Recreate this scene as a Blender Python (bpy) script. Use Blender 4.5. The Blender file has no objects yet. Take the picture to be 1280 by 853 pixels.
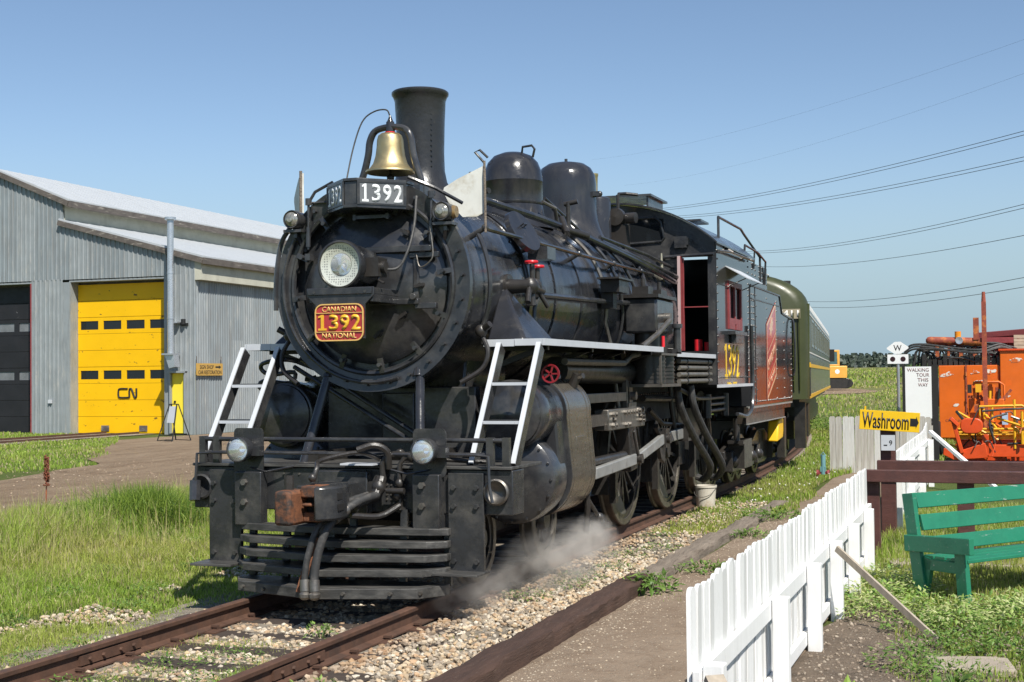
import bpy, bmesh, math, random
import numpy as np
from mathutils import Vector, Matrix, noise as mnoise

random.seed(7); rng = np.random.default_rng(11)
S = bpy.context.scene
COL = S.collection
R = math.radians

# ---------------------------------------------------------------- camera
CAM_POS = Vector((5.2671, -10.3978, 1.8315)); YAW, PITCH, ROLL = .3471, .0267, -.0102
def cam_axes():
    cy, sy = math.cos(YAW), math.sin(YAW)
    f = Vector((-sy*math.cos(PITCH), cy*math.cos(PITCH), math.sin(PITCH)))
    r = Vector((cy, sy, 0)); u = r.cross(f)
    return (r*math.cos(ROLL)+u*math.sin(ROLL), -r*math.sin(ROLL)+u*math.cos(ROLL), f)
_r, _u, _f = cam_axes()
cam_data = bpy.data.cameras.new('camera'); cam = bpy.data.objects.new('camera', cam_data); COL.objects.link(cam)
cam.matrix_world = Matrix(((_r.x, _u.x, -_f.x, CAM_POS.x), (_r.y, _u.y, -_f.y, CAM_POS.y), (_r.z, _u.z, -_f.z, CAM_POS.z), (0, 0, 0, 1)))
cam_data.sensor_width = 36; cam_data.lens = 1700/1280*36; cam_data.clip_end = 5000; cam_data.clip_start = .1
S.camera = cam

# ---------------------------------------------------------------- sky and sun
SUN_AZ = Vector((.70, -.71)).normalized(); SUN_EL = R(51)
W = bpy.data.worlds.new('World'); S.world = W; W.use_nodes = True
nt = W.node_tree; bg = nt.nodes['Background']
sky = nt.nodes.new('ShaderNodeTexSky'); sky.sky_type = 'NISHITA'; sky.sun_disc = False
sky.sun_elevation = SUN_EL; sky.sun_rotation = math.atan2(SUN_AZ.x, SUN_AZ.y)
sky.air_density = 1.0; sky.dust_density = .25; sky.ozone_density = 2.2; sky.altitude = 600
# summer haze greying the sky towards the horizon, the same all round
tcw = nt.nodes.new('ShaderNodeTexCoord'); sxyz = nt.nodes.new('ShaderNodeSeparateXYZ'); mr = nt.nodes.new('ShaderNodeMapRange'); mr.interpolation_type = 'SMOOTHSTEP'
mr.inputs[1].default_value = .0; mr.inputs[2].default_value = .19; mr.inputs[3].default_value = 1; mr.inputs[4].default_value = 0
mxw = nt.nodes.new('ShaderNodeMix'); mxw.data_type = 'RGBA'; mxw.inputs[7].default_value = (2.95, 4.05, 4.75, 1)
nt.links.new(tcw.outputs['Generated'], sxyz.inputs[0]); nt.links.new(sxyz.outputs['Z'], mr.inputs[0]); nt.links.new(mr.outputs[0], mxw.inputs[0]); nt.links.new(sky.outputs[0], mxw.inputs[6])
nt.links.new(mxw.outputs[2], bg.inputs[0]); bg.inputs[1].default_value = .083
sun_d = bpy.data.lights.new('sun', 'SUN'); sun = bpy.data.objects.new('sun', sun_d); COL.objects.link(sun)
sun_d.energy = 4.6; sun_d.angle = R(.53); sun_d.color = (1, .955, .87)
sd = Vector((SUN_AZ.x*math.cos(SUN_EL), SUN_AZ.y*math.cos(SUN_EL), math.sin(SUN_EL)))
sun.rotation_euler = sd.to_track_quat('Z', 'Y').to_euler(); sun.location = (30, -30, 40)
S.view_settings.view_transform = 'Standard'; S.view_settings.look = 'None'
S.view_settings.exposure = .58; S.view_settings.gamma = 1; S.view_settings.use_curve_mapping = False
S.cycles.max_bounces = 6; S.cycles.transparent_max_bounces = 12; S.cycles.volume_bounces = 2

# ---------------------------------------------------------------- materials
def new_mat(name):
    m = bpy.data.materials.new(name); m.use_nodes = True
    n = m.node_tree; return m, n, n.nodes['Principled BSDF']
def N(n, typ, **kw):
    o = n.nodes.new(typ)
    for k, v in kw.items(): setattr(o, k, v)
    return o
def c4(c): return (c[0], c[1], c[2], 1)
def mixc(n, fac, a, b, mode='MIX'):
    x = N(n, 'ShaderNodeMix', data_type='RGBA', blend_type=mode)
    for s, v in ((x.inputs[0], fac), (x.inputs[6], a), (x.inputs[7], b)):
        if isinstance(v, bpy.types.NodeSocket): n.links.new(v, s)
        elif isinstance(v, (int, float)): s.default_value = v
        else: s.default_value = c4(v)
    return x.outputs[2]
def noise_tex(n, scale, detail=5, rough=.6, co=None, stretch=None, obj=True):
    t = N(n, 'ShaderNodeTexNoise'); t.inputs['Scale'].default_value = scale
    t.inputs['Detail'].default_value = detail; t.inputs['Roughness'].default_value = rough
    if co is None:
        tc = N(n, 'ShaderNodeTexCoord'); co = tc.outputs['Object']
    if stretch:
        mp = N(n, 'ShaderNodeMapping'); mp.inputs['Scale'].default_value = stretch
        n.links.new(co, mp.inputs[0]); co = mp.outputs[0]
    n.links.new(co, t.inputs['Vector']); return t.outputs['Fac']
def ramp(n, fac, lo, hi):
    r = N(n, 'ShaderNodeMapRange'); r.inputs[1].default_value = lo; r.inputs[2].default_value = hi
    n.links.new(fac, r.inputs[0]); return r.outputs[0]
def rng_map(n, fac, a, b, lo=0., hi=1.):
    r = N(n, 'ShaderNodeMapRange'); r.inputs[1].default_value = lo; r.inputs[2].default_value = hi
    r.inputs[3].default_value = a; r.inputs[4].default_value = b
    n.links.new(fac, r.inputs[0]); return r.outputs[0]
def surf(name, col, rough=.5, metal=0., var=.2, scale=3., col2=None, lo=.55, hi=.75, scale2=8., bump=0., bscale=40.,
         rvar=.1, stretch=None, stretch2=None, coat=0., grime=None, glo=.5, ghi=.8, gscale=2., spec=.5, gstretch=None):
    """paint or stuff: tone variation, patches of a second colour (wear), dusty grime, fine relief"""
    m, n, b = new_mat(name)
    t1 = noise_tex(n, scale, 6, .6, stretch=stretch)
    c = mixc(n, rng_map(n, t1, 0, 1, .25, .75), [max(0, x*(1-var)) for x in col], [x*(1+var) for x in col])
    if grime is not None:
        t3 = noise_tex(n, gscale, 7, .65, stretch=gstretch); c = mixc(n, ramp(n, t3, glo, ghi), c, grime)
    if col2 is not None:
        t2 = noise_tex(n, scale2, 8, .68, stretch=stretch2); c = mixc(n, ramp(n, t2, lo, hi), c, col2)
    n.links.new(c, b.inputs['Base Color'])
    t4 = noise_tex(n, scale*2.3+1, 6, .7)
    n.links.new(rng_map(n, t4, max(.02, rough-rvar), min(1, rough+rvar), .3, .7), b.inputs['Roughness'])
    b.inputs['Metallic'].default_value = metal
    b.inputs['Specular IOR Level'].default_value = spec
    if coat: b.inputs['Coat Weight'].default_value = coat; b.inputs['Coat Roughness'].default_value = .08
    if bump:
        t5 = noise_tex(n, bscale, 6, .65, stretch=stretch)
        bp = N(n, 'ShaderNodeBump'); bp.inputs['Strength'].default_value = 1; bp.inputs['Distance'].default_value = bump
        n.links.new(t5, bp.inputs['Height']); n.links.new(bp.outputs[0], b.inputs['Normal'])
    return m
MT = {}
MT['black'] = surf('black_engine_paint', (.027, .0275, .030), .2, var=.45, scale=2.2, grime=(.082, .079, .074), glo=.45, ghi=.78, gscale=4, rvar=.12, bump=.0022, bscale=11, spec=.6)
MT['boiler'] = surf('boiler_jacket_paint', (.024, .025, .0295), .19, var=.45, scale=1.4, grime=(.065, .06, .055), glo=.48, ghi=.85, gscale=2.6, gstretch=(1, 2.2, .5), rvar=.16, bump=.006, bscale=3.2, col2=(.13, .12, .11), lo=.66, hi=.78, scale2=15, stretch2=(1, 1, .6))
MT['stackm'] = surf('smoke_stack_paint', (.024, .024, .025), .3, var=.3, scale=3, grime=(.05, .048, .045), glo=.55, ghi=.85, gscale=5, rvar=.12, col2=(.14, .12, .1), lo=.66, hi=.8, scale2=9, bump=.003, bscale=22)
MT['pilot'] = surf('pilot_black_paint', (.027, .0275, .029), .28, var=.35, scale=3, grime=(.085, .08, .072), glo=.47, ghi=.8, gscale=5, rvar=.14, bump=.002, bscale=26, col2=(.2, .18, .155), lo=.67, hi=.76, scale2=24)
MT['tend'] = surf('tender_black_gloss', (.026, .027, .030), .11, var=.25, scale=1.5, rvar=.035, bump=.0012, bscale=2.2, spec=.7)
MT['under'] = surf('running_gear_grime', (.029, .026, .0235), .34, var=.4, scale=4, grime=(.04, .034, .028), glo=.55, ghi=.85, gscale=6, bump=.003, bscale=30)
MT['slat'] = surf('pilot_slat_wood', (.036, .035, .033), .5, var=.25, scale=4, grime=(.12, .115, .105), glo=.42, ghi=.8, gscale=9, stretch=(1, 3, 3), gstretch=(.4, 2, 2), bump=.002, bscale=30)
MT['steel'] = surf('oiled_steel', (.20, .185, .165), .42, metal=.75, var=.25, scale=5, grime=(.09, .075, .06), glo=.5, ghi=.8, gscale=7, bump=.001, bscale=40)
MT['rod'] = surf('painted_steel_rod', (.30, .30, .285), .4, metal=.25, var=.2, scale=4, grime=(.1, .085, .07), glo=.55, ghi=.8, gscale=5)
MT['jacket'] = surf('cylinder_jacket_steel', (.2, .18, .15), .27, metal=.7, var=.45, scale=2.2, grime=(.2, .165, .125), glo=.4, ghi=.75, gscale=2.6, stretch=(1, .3, 3), bump=.003, bscale=8)
MT['tyre'] = surf('wheel_tyre_steel', (.14, .125, .105), .4, metal=.6, var=.3, scale=6, grime=(.07, .06, .05), gscale=8)
MT['white'] = surf('white_trim_paint', (.50, .52, .55), .4, var=.08, scale=4, col2=(.25, .25, .25), lo=.62, hi=.76, scale2=16)
MT['brass'] = surf('brass_bell', (.60, .48, .25), .42, metal=.9, var=.15, scale=5, grime=(.45, .34, .17), glo=.45, ghi=.8, gscale=6)
MT['chrome'] = surf('lamp_reflector', (.85, .85, .83), .12, metal=1, var=.05, scale=8, rvar=.05)
MT['red'] = surf('number_plate_red', (.36, .035, .04), .35, var=.15, scale=12)
MT['gold'] = surf('plate_gold_paint', (.72, .40, .03), .38, var=.1, scale=14)
MT['yellowpaint'] = surf('yellow_letter_paint', (.78, .48, .015), .4, var=.06, scale=12)
MT['redpaint'] = surf('red_valve_paint', (.62, .02, .03), .35, var=.12, scale=20)
MT['redsash'] = surf('red_window_sash', (.24, .045, .048), .45, var=.2, scale=8)
MT['rubber'] = surf('hose_rubber', (.035, .035, .035), .6, var=.3, scale=9, grime=(.12, .11, .10), glo=.5, ghi=.8, gscale=14)
MT['rust'] = surf('coupler_rust', (.16, .06, .025), .8, var=.4, scale=9, col2=(.035, .026, .022), lo=.48, hi=.62, scale2=7, bump=.006, bscale=35)
MT['railrust'] = surf('rail_side_rust', (.085, .042, .026), .75, var=.35, scale=7, col2=(.05, .03, .022), lo=.5, hi=.7, scale2=5, bump=.002, bscale=40)
MT['railtop'] = surf('rail_head_worn', (.20, .175, .16), .33, metal=.8, var=.25, scale=6, stretch=(3, .3, 1), col2=(.1, .055, .035), lo=.55, hi=.75, scale2=7)
MT['tie'] = surf('creosoted_tie', (.045, .032, .024), .85, var=.4, scale=6, stretch=(.4, 4, 4), col2=(.10, .08, .06), lo=.55, hi=.8, scale2=12, stretch2=(.4, 5, 5), bump=.01, bscale=22)
MT['timber'] = surf('weathered_edging_timber', (.058, .031, .021), .8, var=.4, scale=4, stretch=(4, .35, 4), col2=(.14, .1, .075), lo=.58, hi=.75, scale2=9, stretch2=(5, .5, 5), bump=.012, bscale=16)
MT['timbergrey'] = surf('grey_edging_timber', (.20, .165, .13), .88, var=.35, scale=4, stretch=(4, .35, 4), col2=(.09, .06, .045), lo=.52, hi=.7, scale2=9, stretch2=(5, .4, 5), bump=.014, bscale=16)
def glassmat(name, col=(.9, .95, .95), rough=.03, alpha=.35, spec=.6):
    m, n, b = new_mat(name); b.inputs['Base Color'].default_value = c4(col); b.inputs['Roughness'].default_value = rough
    b.inputs['Alpha'].default_value = alpha; b.inputs['Specular IOR Level'].default_value = spec; return m
MT['glass'] = glassmat('lamp_glass', alpha=.22)
MT['darkglass'] = surf('dark_window_glass', (.012, .014, .016), .06, var=.1, rvar=.02)
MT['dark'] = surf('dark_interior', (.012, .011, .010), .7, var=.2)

# ---------------------------------------------------------------- mesh helpers
def frame(d):
    d = Vector(d).normalized(); a = Vector((0, 0, 1)) if abs(d.z) < .9 else Vector((1, 0, 0))
    u = a.cross(d).normalized(); return u, d.cross(u), d
class MB:
    def __init__(s): s.v = []; s.f = []
    def add(s, vs, fs):
        n = len(s.v); s.v += [tuple(v) for v in vs]; s.f += [[i+n for i in f] for f in fs]; return s
    def box(s, x0, x1, y0, y1, z0, z1):
        return s.add([(x0, y0, z0), (x1, y0, z0), (x1, y1, z0), (x0, y1, z0), (x0, y0, z1), (x1, y0, z1), (x1, y1, z1), (x0, y1, z1)],
                     [(3, 2, 1, 0), (4, 5, 6, 7), (0, 1, 5, 4), (1, 2, 6, 5), (2, 3, 7, 6), (3, 0, 4, 7)])
    def bar(s, a, b, w, h, up=(0, 0, 1)):
        a = Vector(a); b = Vector(b); d = (b-a).normalized(); up = Vector(up)
        x = d.cross(up)
        if x.length < 1e-4: x = d.cross(Vector((0, 1, 0)))
        x.normalize(); z = x.cross(d); vs = []
        for p in (a, b):
            for i, j in ((-1, -1), (1, -1), (1, 1), (-1, 1)): vs.append(p+x*(w/2*i)+z*(h/2*j))
        return s.add(vs, [(0, 1, 2, 3), (7, 6, 5, 4), (0, 4, 5, 1), (1, 5, 6, 2), (2, 6, 7, 3), (3, 7, 4, 0)])
    def cyl(s, a, b, r, r2=None, n=14, cap=True):
        r2 = r if r2 is None else r2; a = Vector(a); b = Vector(b); u, w, d = frame(b-a); vs = []
        for p, q in ((a, r), (b, r2)):
            for i in range(n):
                t = 2*math.pi*i/n; vs.append(p+u*(q*math.cos(t))+w*(q*math.sin(t)))
        fs = [(i, (i+1) % n, n+(i+1) % n, n+i) for i in range(n)]
        if cap: fs += [tuple(range(n-1, -1, -1)), tuple(range(n, 2*n))]
        return s.add(vs, fs)
    def lathe(s, prof, o=(0, 0, 0), axis='z', n=36, a0=0., a1=360., cap=True):
        o = Vector(o); vs = []; full = abs(a1-a0-360) < 1e-3; m = n if full else n+1
        for r, h in prof:
            for i in range(m):
                t = R(a0+(a1-a0)*i/n); c, q = r*math.cos(t), r*math.sin(t)
                vs.append(o+Vector({'z': (c, q, h), 'y': (c, h, q), 'x': (h, c, q)}[axis]))
        fs = []
        for k in range(len(prof)-1):
            for i in range(n):
                j = (i+1) % m; fs.append((k*m+i, k*m+j, (k+1)*m+j, (k+1)*m+i))
        if cap and full:
            if prof[0][0] > 1e-5: fs.append(tuple(range(m-1, -1, -1)))
            if prof[-1][0] > 1e-5: fs.append(tuple(range((len(prof)-1)*m, len(prof)*m)))
        return s.add(vs, fs)
    def tube(s, pts, r, n=8, sub=0, cap=True):
        P = [Vector(p) for p in pts]
        for _ in range(1 if sub else 0):
            Q = []; e = [P[0]*2-P[1]]+P+[P[-1]*2-P[-2]]
            for i in range(1, len(e)-2):
                p0, p1, p2, p3 = e[i-1:i+3]
                for k in range(sub):
                    t = k/sub
                    Q.append(.5*((2*p1)+(p2-p0)*t+(2*p0-5*p1+4*p2-p3)*t*t+(3*p1-p0-3*p2+p3)*t**3))
            Q.append(P[-1]); P = Q
        u = None; vs = []
        for i, p in enumerate(P):
            d = (P[min(i+1, len(P)-1)]-P[max(i-1, 0)]).normalized()
            if u is None: u, _, _ = frame(d)
            u = (u-d*u.dot(d)).normalized(); w = d.cross(u); rr = r[i*len(r)//len(P)] if isinstance(r, (list, tuple)) else r
            for k in range(n):
                t = 2*math.pi*k/n; vs.append(p+u*(rr*math.cos(t))+w*(rr*math.sin(t)))
        fs = []
        for i in range(len(P)-1):
            for k in range(n): fs.append((i*n+k, i*n+(k+1) % n, (i+1)*n+(k+1) % n, (i+1)*n+k))
        if cap: fs += [tuple(range(n-1, -1, -1)), tuple(range((len(P)-1)*n, len(P)*n))]
        return s.add(vs, fs)
    def prism(s, poly, a, b, axis='y'):
        """poly in the plane across axis: x->(y,z), y->(x,z), z->(x,y)"""
        n = len(poly); mk = {'x': lambda p, q, h: (h, p, q), 'y': lambda p, q, h: (p, h, q), 'z': lambda p, q, h: (p, q, h)}[axis]
        vs = [mk(p, q, a) for p, q in poly]+[mk(p, q, b) for p, q in poly]
        fs = [tuple(range(n-1, -1, -1)), tuple(range(n, 2*n))]+[(i, (i+1) % n, n+(i+1) % n, n+i) for i in range(n)]
        return s.add(vs, fs)
    def ball(s, c, r, n=10, sc=(1, 1, 1)):
        k = max(4, n//2); prof = [(math.sin(math.pi*i/k), -math.cos(math.pi*i/k)) for i in range(k+1)]
        t = MB().lathe(prof, (0, 0, 0), 'z', n, cap=False)
        return s.add([(c[0]+v[0]*r*sc[0], c[1]+v[1]*r*sc[1], c[2]+v[2]*r*sc[2]) for v in t.v], t.f)
    def bolts(s, pts, d, r=.018, h=.014, n=6):
        d = Vector(d).normalized()
        for p in pts:
            p = Vector(p); s.cyl(p-d*h*.3, p+d*h, r, r*.8, n)
        return s
    def mesh(s, name, mat, smooth=35):
        me = bpy.data.meshes.new(name); me.from_pydata(s.v, [], s.f); me.update()
        bm = bmesh.new(); bm.from_mesh(me); bmesh.ops.recalc_face_normals(bm, faces=bm.faces[:]); bm.to_mesh(me); bm.free()
        if smooth:
            me.polygons.foreach_set('use_smooth', [True]*len(me.polygons)); me.set_sharp_from_angle(angle=R(smooth))
        if mat: me.materials.append(MT[mat] if isinstance(mat, str) else mat)
        return me
    def pieces(s):
        par = list(range(len(s.v)))
        def find(i):
            while par[i] != i: par[i] = par[par[i]]; i = par[i]
            return i
        for f in s.f:
            for k in f[1:]: par[find(k)] = find(f[0])
        comp = {}
        for i in range(len(s.v)): comp.setdefault(find(i), []).append(i)
        cs = [[set(c), np.array([s.v[i] for i in c])] for c in comp.values()]; bb = [[c, p.min(0)-.004, p.max(0)+.004] for c, p in cs]
        done = False
        while not done:
            done = True
            for i in range(len(bb)):
                for j in range(i+1, len(bb)):
                    if (bb[i][1] <= bb[j][2]).all() and (bb[j][1] <= bb[i][2]).all():
                        bb[i] = [bb[i][0] | bb[j][0], np.minimum(bb[i][1], bb[j][1]), np.maximum(bb[i][2], bb[j][2])]; bb.pop(j); done = False; break
                if not done: break
        out = []
        for c, _, _ in bb:
            ix = {v: k for k, v in enumerate(sorted(c))}; m = MB(); m.v = [s.v[i] for i in sorted(c)]; m.f = [[ix[i] for i in f] for f in s.f if f[0] in c]; out.append(m)
        return out
    SPLIT = {'board_brackets': 'board_bracket', 'brake_hangers': 'brake_hanger', 'pilot_stays': 'pilot_stay', 'relief_valves': 'relief_valve', 'tender_steps': 'tender_step', 'drain_cocks': 'drain_cock', 'tube_supports': 'tube_support', 'posts': 'post', 'end_handrails': 'end_handrail', 'roof_vents': 'roof_vent', 'oil_cans': 'oil_can', 'door_jambs': 'door_jamb',
             'sander_valve': None, 'ash_pan': None, 'truck': None, 'crank_pin': None, 'number_box_stay': None, 'hose_fitting': None, 'dome_fitting': None, 'seam_strip': None, 'flue_base': None, 'axle': None, 'hanger': None, 'awning_stay': None, 'sill_edge': None, 'gangway_frame': None, 'underframe': None, 'jaw_shade_plate': None, 'lifting_handle': None, 'sand_hose': None, 'ash_pan_pipes': 'ash_pan_pipe'}
    def build(s, name, mat, parent=None, smooth=35, bevel=0, loc=None):
        if name in s.SPLIT:
            ps = s.pieces(); nm = s.SPLIT[name] or name; first = None
            for p in ps:
                o = p.build1(nm, mat, parent, smooth, bevel, loc); first = first or o
            return first
        o = s.build1(name, mat, parent, smooth, bevel, loc)
        if name.endswith(('bolts', 'rivets', 'seams')): o['kind'] = 'stuff'
        return o
    def build1(s, name, mat, parent=None, smooth=35, bevel=0, loc=None):
        o = bpy.data.objects.new(name, s.mesh(name, mat, smooth)); COL.objects.link(o); o.parent = parent
        if loc: o.location = loc
        if bevel:
            md = o.modifiers.new('bevel', 'BEVEL'); md.width = bevel; md.segments = 2; md.limit_method = 'ANGLE'; md.angle_limit = R(40)
        return o
def thing(name, label, cat, loc=(0, 0, 0), rz=0, group=None):
    o = bpy.data.objects.new(name, None); COL.objects.link(o); o.location = loc; o.rotation_euler = (0, 0, rz)
    o.empty_display_size = .2
    return tag(o, label, cat, group)
def tag(o, label, cat, group=None, kind=None):
    if label: o['label'] = label
    if cat: o['category'] = cat
    if group: o['group'] = group
    if kind: o['kind'] = kind
    return o
def inst(name, me, parent=None, loc=(0, 0, 0), rot=(0, 0, 0), scale=(1, 1, 1)):
    o = bpy.data.objects.new(name, me); COL.objects.link(o); o.parent = parent; o.location = loc; o.rotation_euler = rot; o.scale = scale; return o
def text(body, mat, parent, M4, w=None, h=None, extrude=.004, bold=0., name='lettering', tilt=0., space=1.):
    """flat lettering centred at M4's origin (x right, y up, z out of the surface), fitted to w x h"""
    cu = bpy.data.curves.new('t', 'FONT'); cu.body = body; cu.size = 1; cu.extrude = 0; cu.offset = bold; cu.resolution_u = 3; cu.space_character = space
    ob = bpy.data.objects.new('t', cu); COL.objects.link(ob); bpy.context.view_layer.update()
    me = bpy.data.meshes.new_from_object(ob.evaluated_get(bpy.context.evaluated_depsgraph_get()))
    bpy.data.objects.remove(ob); bpy.data.curves.remove(cu)
    n = len(me.vertices); co = np.zeros(n*3); me.vertices.foreach_get('co', co); co = co.reshape(-1, 3)
    mn, mx = co.min(0), co.max(0); co -= (mn+mx)/2
    sx = w/(mx[0]-mn[0]) if w else None; sy = h/(mx[1]-mn[1]) if h else None
    sx = sx or sy; sy = sy or sx; co[:, 0] *= sx; co[:, 1] *= sy; co[:, 0] += tilt*co[:, 1]; co[:, 2] = 0
    me.vertices.foreach_set('co', co.ravel())
    bm = bmesh.new(); bm.from_mesh(me)
    g = bmesh.ops.extrude_face_region(bm, geom=bm.faces[:])
    bmesh.ops.translate(bm, vec=(0, 0, extrude), verts=[v for v in g['geom'] if isinstance(v, bmesh.types.BMVert)])
    bm.transform(M4); bmesh.ops.recalc_face_normals(bm, faces=bm.faces[:]); bm.to_mesh(me); bm.free()
    me.name = name; me.materials.clear(); me.materials.append(MT[mat])
    o = bpy.data.objects.new(name, me); COL.objects.link(o); o.parent = parent; return o
def face_m(o, xdir, zdir):
    x = Vector(xdir).normalized(); z = Vector(zdir).normalized(); y = z.cross(x)
    return Matrix(((x.x, y.x, z.x, o[0]), (x.y, y.y, z.y, o[1]), (x.z, y.z, z.z, o[2]), (0, 0, 0, 1)))
def rrect(w, h, r, n=5):
    p = []
    for cx, cy, a in ((w/2-r, h/2-r, 0), (-w/2+r, h/2-r, 90), (-w/2+r, -h/2+r, 180), (w/2-r, -h/2+r, 270)):
        for i in range(n+1): p.append((cx+r*math.cos(R(a+90*i/n)), cy+r*math.sin(R(a+90*i/n))))
    return p
def local(mb, M4):
    mb.v = [tuple(M4 @ Vector(v)) for v in mb.v]; return mb
# ================================================================ GROUND, ROAD, PATH, TRACK
def sm(a, b, x):
    t = np.clip((x-a)/(b-a), 0, 1); return t*t*(3-2*t)
def gz(x, y):
    x = np.asarray(x, float); y = np.asarray(y, float)
    z = -.20+.08*sm(1.7, 2.4, x)
    z = z+.035*np.sin(x*.9+1.3)*np.sin(y*.7)*sm(-2.2, -4, x)*(1-sm(18, 30, y))
    z = z+np.clip(y-45, 0, None)*.0088
    return z
def cx(y): return -np.clip(np.asarray(y, float)-12, 0, None)**2/320.
def soil_mat():
    m, n, b = new_mat('grassy_soil')
    tc = N(n, 'ShaderNodeTexCoord'); co = tc.outputs['Object']
    big = noise_tex(n, .35, 5, .6, co); mid = noise_tex(n, 2.2, 6, .65, co); fine = noise_tex(n, 28, 6, .7, co); far = noise_tex(n, .05, 6, .65, co, stretch=(.5, 2, 1))
    c = mixc(n, rng_map(n, big, 0, 1, .35, .65), (.085, .125, .028), (.13, .155, .04))
    c = mixc(n, ramp(n, mid, .5, .75), c, (.15, .15, .05)); c = mixc(n, rng_map(n, fine, 0, .6, .35, .75), c, (.045, .06, .018))
    sep = N(n, 'ShaderNodeSeparateXYZ'); n.links.new(co, sep.inputs[0])
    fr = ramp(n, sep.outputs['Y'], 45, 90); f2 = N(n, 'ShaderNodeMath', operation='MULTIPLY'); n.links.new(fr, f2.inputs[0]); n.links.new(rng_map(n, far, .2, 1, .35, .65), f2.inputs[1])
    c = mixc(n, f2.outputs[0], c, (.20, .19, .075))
    n.links.new(c, b.inputs['Base Color']); b.inputs['Roughness'].default_value = .95; b.inputs['Specular IOR Level'].default_value = .15
    bp = N(n, 'ShaderNodeBump'); bp.inputs['Distance'].default_value = .05; n.links.new(fine, bp.inputs['Height']); n.links.new(bp.outputs[0], b.inputs['Normal']); return m
def dirt_mat(name, a, b_, c_, s1=.8, s2=4., peb=60., pebcol=(.3, .27, .23), bump=.02, stretch=None):
    m, n, b = new_mat(name); tc = N(n, 'ShaderNodeTexCoord'); co = tc.outputs['Object']
    big = noise_tex(n, s1, 6, .6, co, stretch=stretch); mid = noise_tex(n, s2, 7, .65, co, stretch=stretch); fine = noise_tex(n, 45, 5, .7, co)
    c = mixc(n, rng_map(n, big, 0, 1, .35, .65), a, b_); c = mixc(n, ramp(n, mid, .52, .75), c, c_)
    v = N(n, 'ShaderNodeTexVoronoi'); v.inputs['Scale'].default_value = peb; n.links.new(co, v.inputs['Vector'])
    hue = N(n, 'ShaderNodeSeparateColor'); n.links.new(v.outputs['Color'], hue.inputs[0])
    sel = N(n, 'ShaderNodeMath', operation='GREATER_THAN'); sel.inputs[1].default_value = .6; n.links.new(hue.outputs[0], sel.inputs[0])
    inn = N(n, 'ShaderNodeMath', operation='LESS_THAN'); inn.inputs[1].default_value = .34; n.links.new(v.outputs['Distance'], inn.inputs[0])
    mu = N(n, 'ShaderNodeMath', operation='MULTIPLY'); n.links.new(sel.outputs[0], mu.inputs[0]); n.links.new(inn.outputs[0], mu.inputs[1])
    m3 = N(n, 'ShaderNodeMath', operation='MULTIPLY'); n.links.new(mu.outputs[0], m3.inputs[0]); n.links.new(rng_map(n, hue.outputs[1], .2, 1), m3.inputs[1])
    c = mixc(n, m3.outputs[0], c, pebcol); n.links.new(c, b.inputs['Base Color']); b.inputs['Roughness'].default_value = .95; b.inputs['Specular IOR Level'].default_value = .2
    ad = N(n, 'ShaderNodeMath', operation='ADD'); n.links.new(fine, ad.inputs[0]); n.links.new(mu.outputs[0], ad.inputs[1])
    a2 = N(n, 'ShaderNodeMath', operation='ADD'); n.links.new(ad.outputs[0], a2.inputs[0]); n.links.new(rng_map(n, mid, 0, 2.5), a2.inputs[1])
    bp = N(n, 'ShaderNodeBump'); bp.inputs['Distance'].default_value = bump; n.links.new(a2.outputs[0], bp.inputs['Height']); n.links.new(bp.outputs[0], b.inputs['Normal']); return m
MT['soil'] = soil_mat()
MT['dirt'] = dirt_mat('dirt_road_earth', (.27, .19, .122), (.37, .275, .185), (.165, .108, .066), .7, 2.6, 22, (.40, .32, .23), .07, stretch=(1.8, .5, 1))
MT['path'] = dirt_mat('path_gravel', (.205, .152, .108), (.26, .2, .147), (.165, .118, .082), .9, 5, 55, (.31, .27, .215), .012)
MT['bed'] = dirt_mat('ballast_bed', (.26, .22, .17), (.34, .30, .24), (.15, .12, .085), 1.2, 6, 26, (.45, .41, .35), .03)
MT['yard'] = dirt_mat('bare_garden_soil', (.15, .115, .085), (.20, .155, .115), (.11, .085, .065), 1.2, 5, 45, (.32, .28, .23), .03)
def grid_obj(name, X, Y, Z, mat, parent=None):
    ny, nx = X.shape; vs = np.stack([X, Y, Z], -1).reshape(-1, 3); i = np.arange(ny-1)[:, None]*nx+np.arange(nx-1)[None]; i = i.ravel()
    me = bpy.data.meshes.new(name); me.from_pydata(vs.tolist(), [], np.stack([i, i+1, i+nx+1, i+nx], -1).tolist()); me.update()
    me.polygons.foreach_set('use_smooth', [True]*len(me.polygons)); me.materials.append(MT[mat])
    o = bpy.data.objects.new(name, me); COL.objects.link(o); o.parent = parent; return o
xs = np.concatenate([np.linspace(-1500, -60, 25)[:-1], np.linspace(-60, -12, 40)[:-1], np.linspace(-12, 8, 100)[:-1], np.linspace(8, 60, 40)[:-1], np.linspace(60, 1500, 25)])
ys = np.concatenate([np.linspace(-300, -12, 20)[:-1], np.linspace(-12, 20, 130)[:-1], np.linspace(20, 100, 70)[:-1], np.linspace(100, 2200, 40)])
GX, GY = np.meshgrid(xs, ys); g = grid_obj('ground', GX, GY, gz(GX, GY)-.012, 'soil'); g['kind'] = 'structure'
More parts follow.
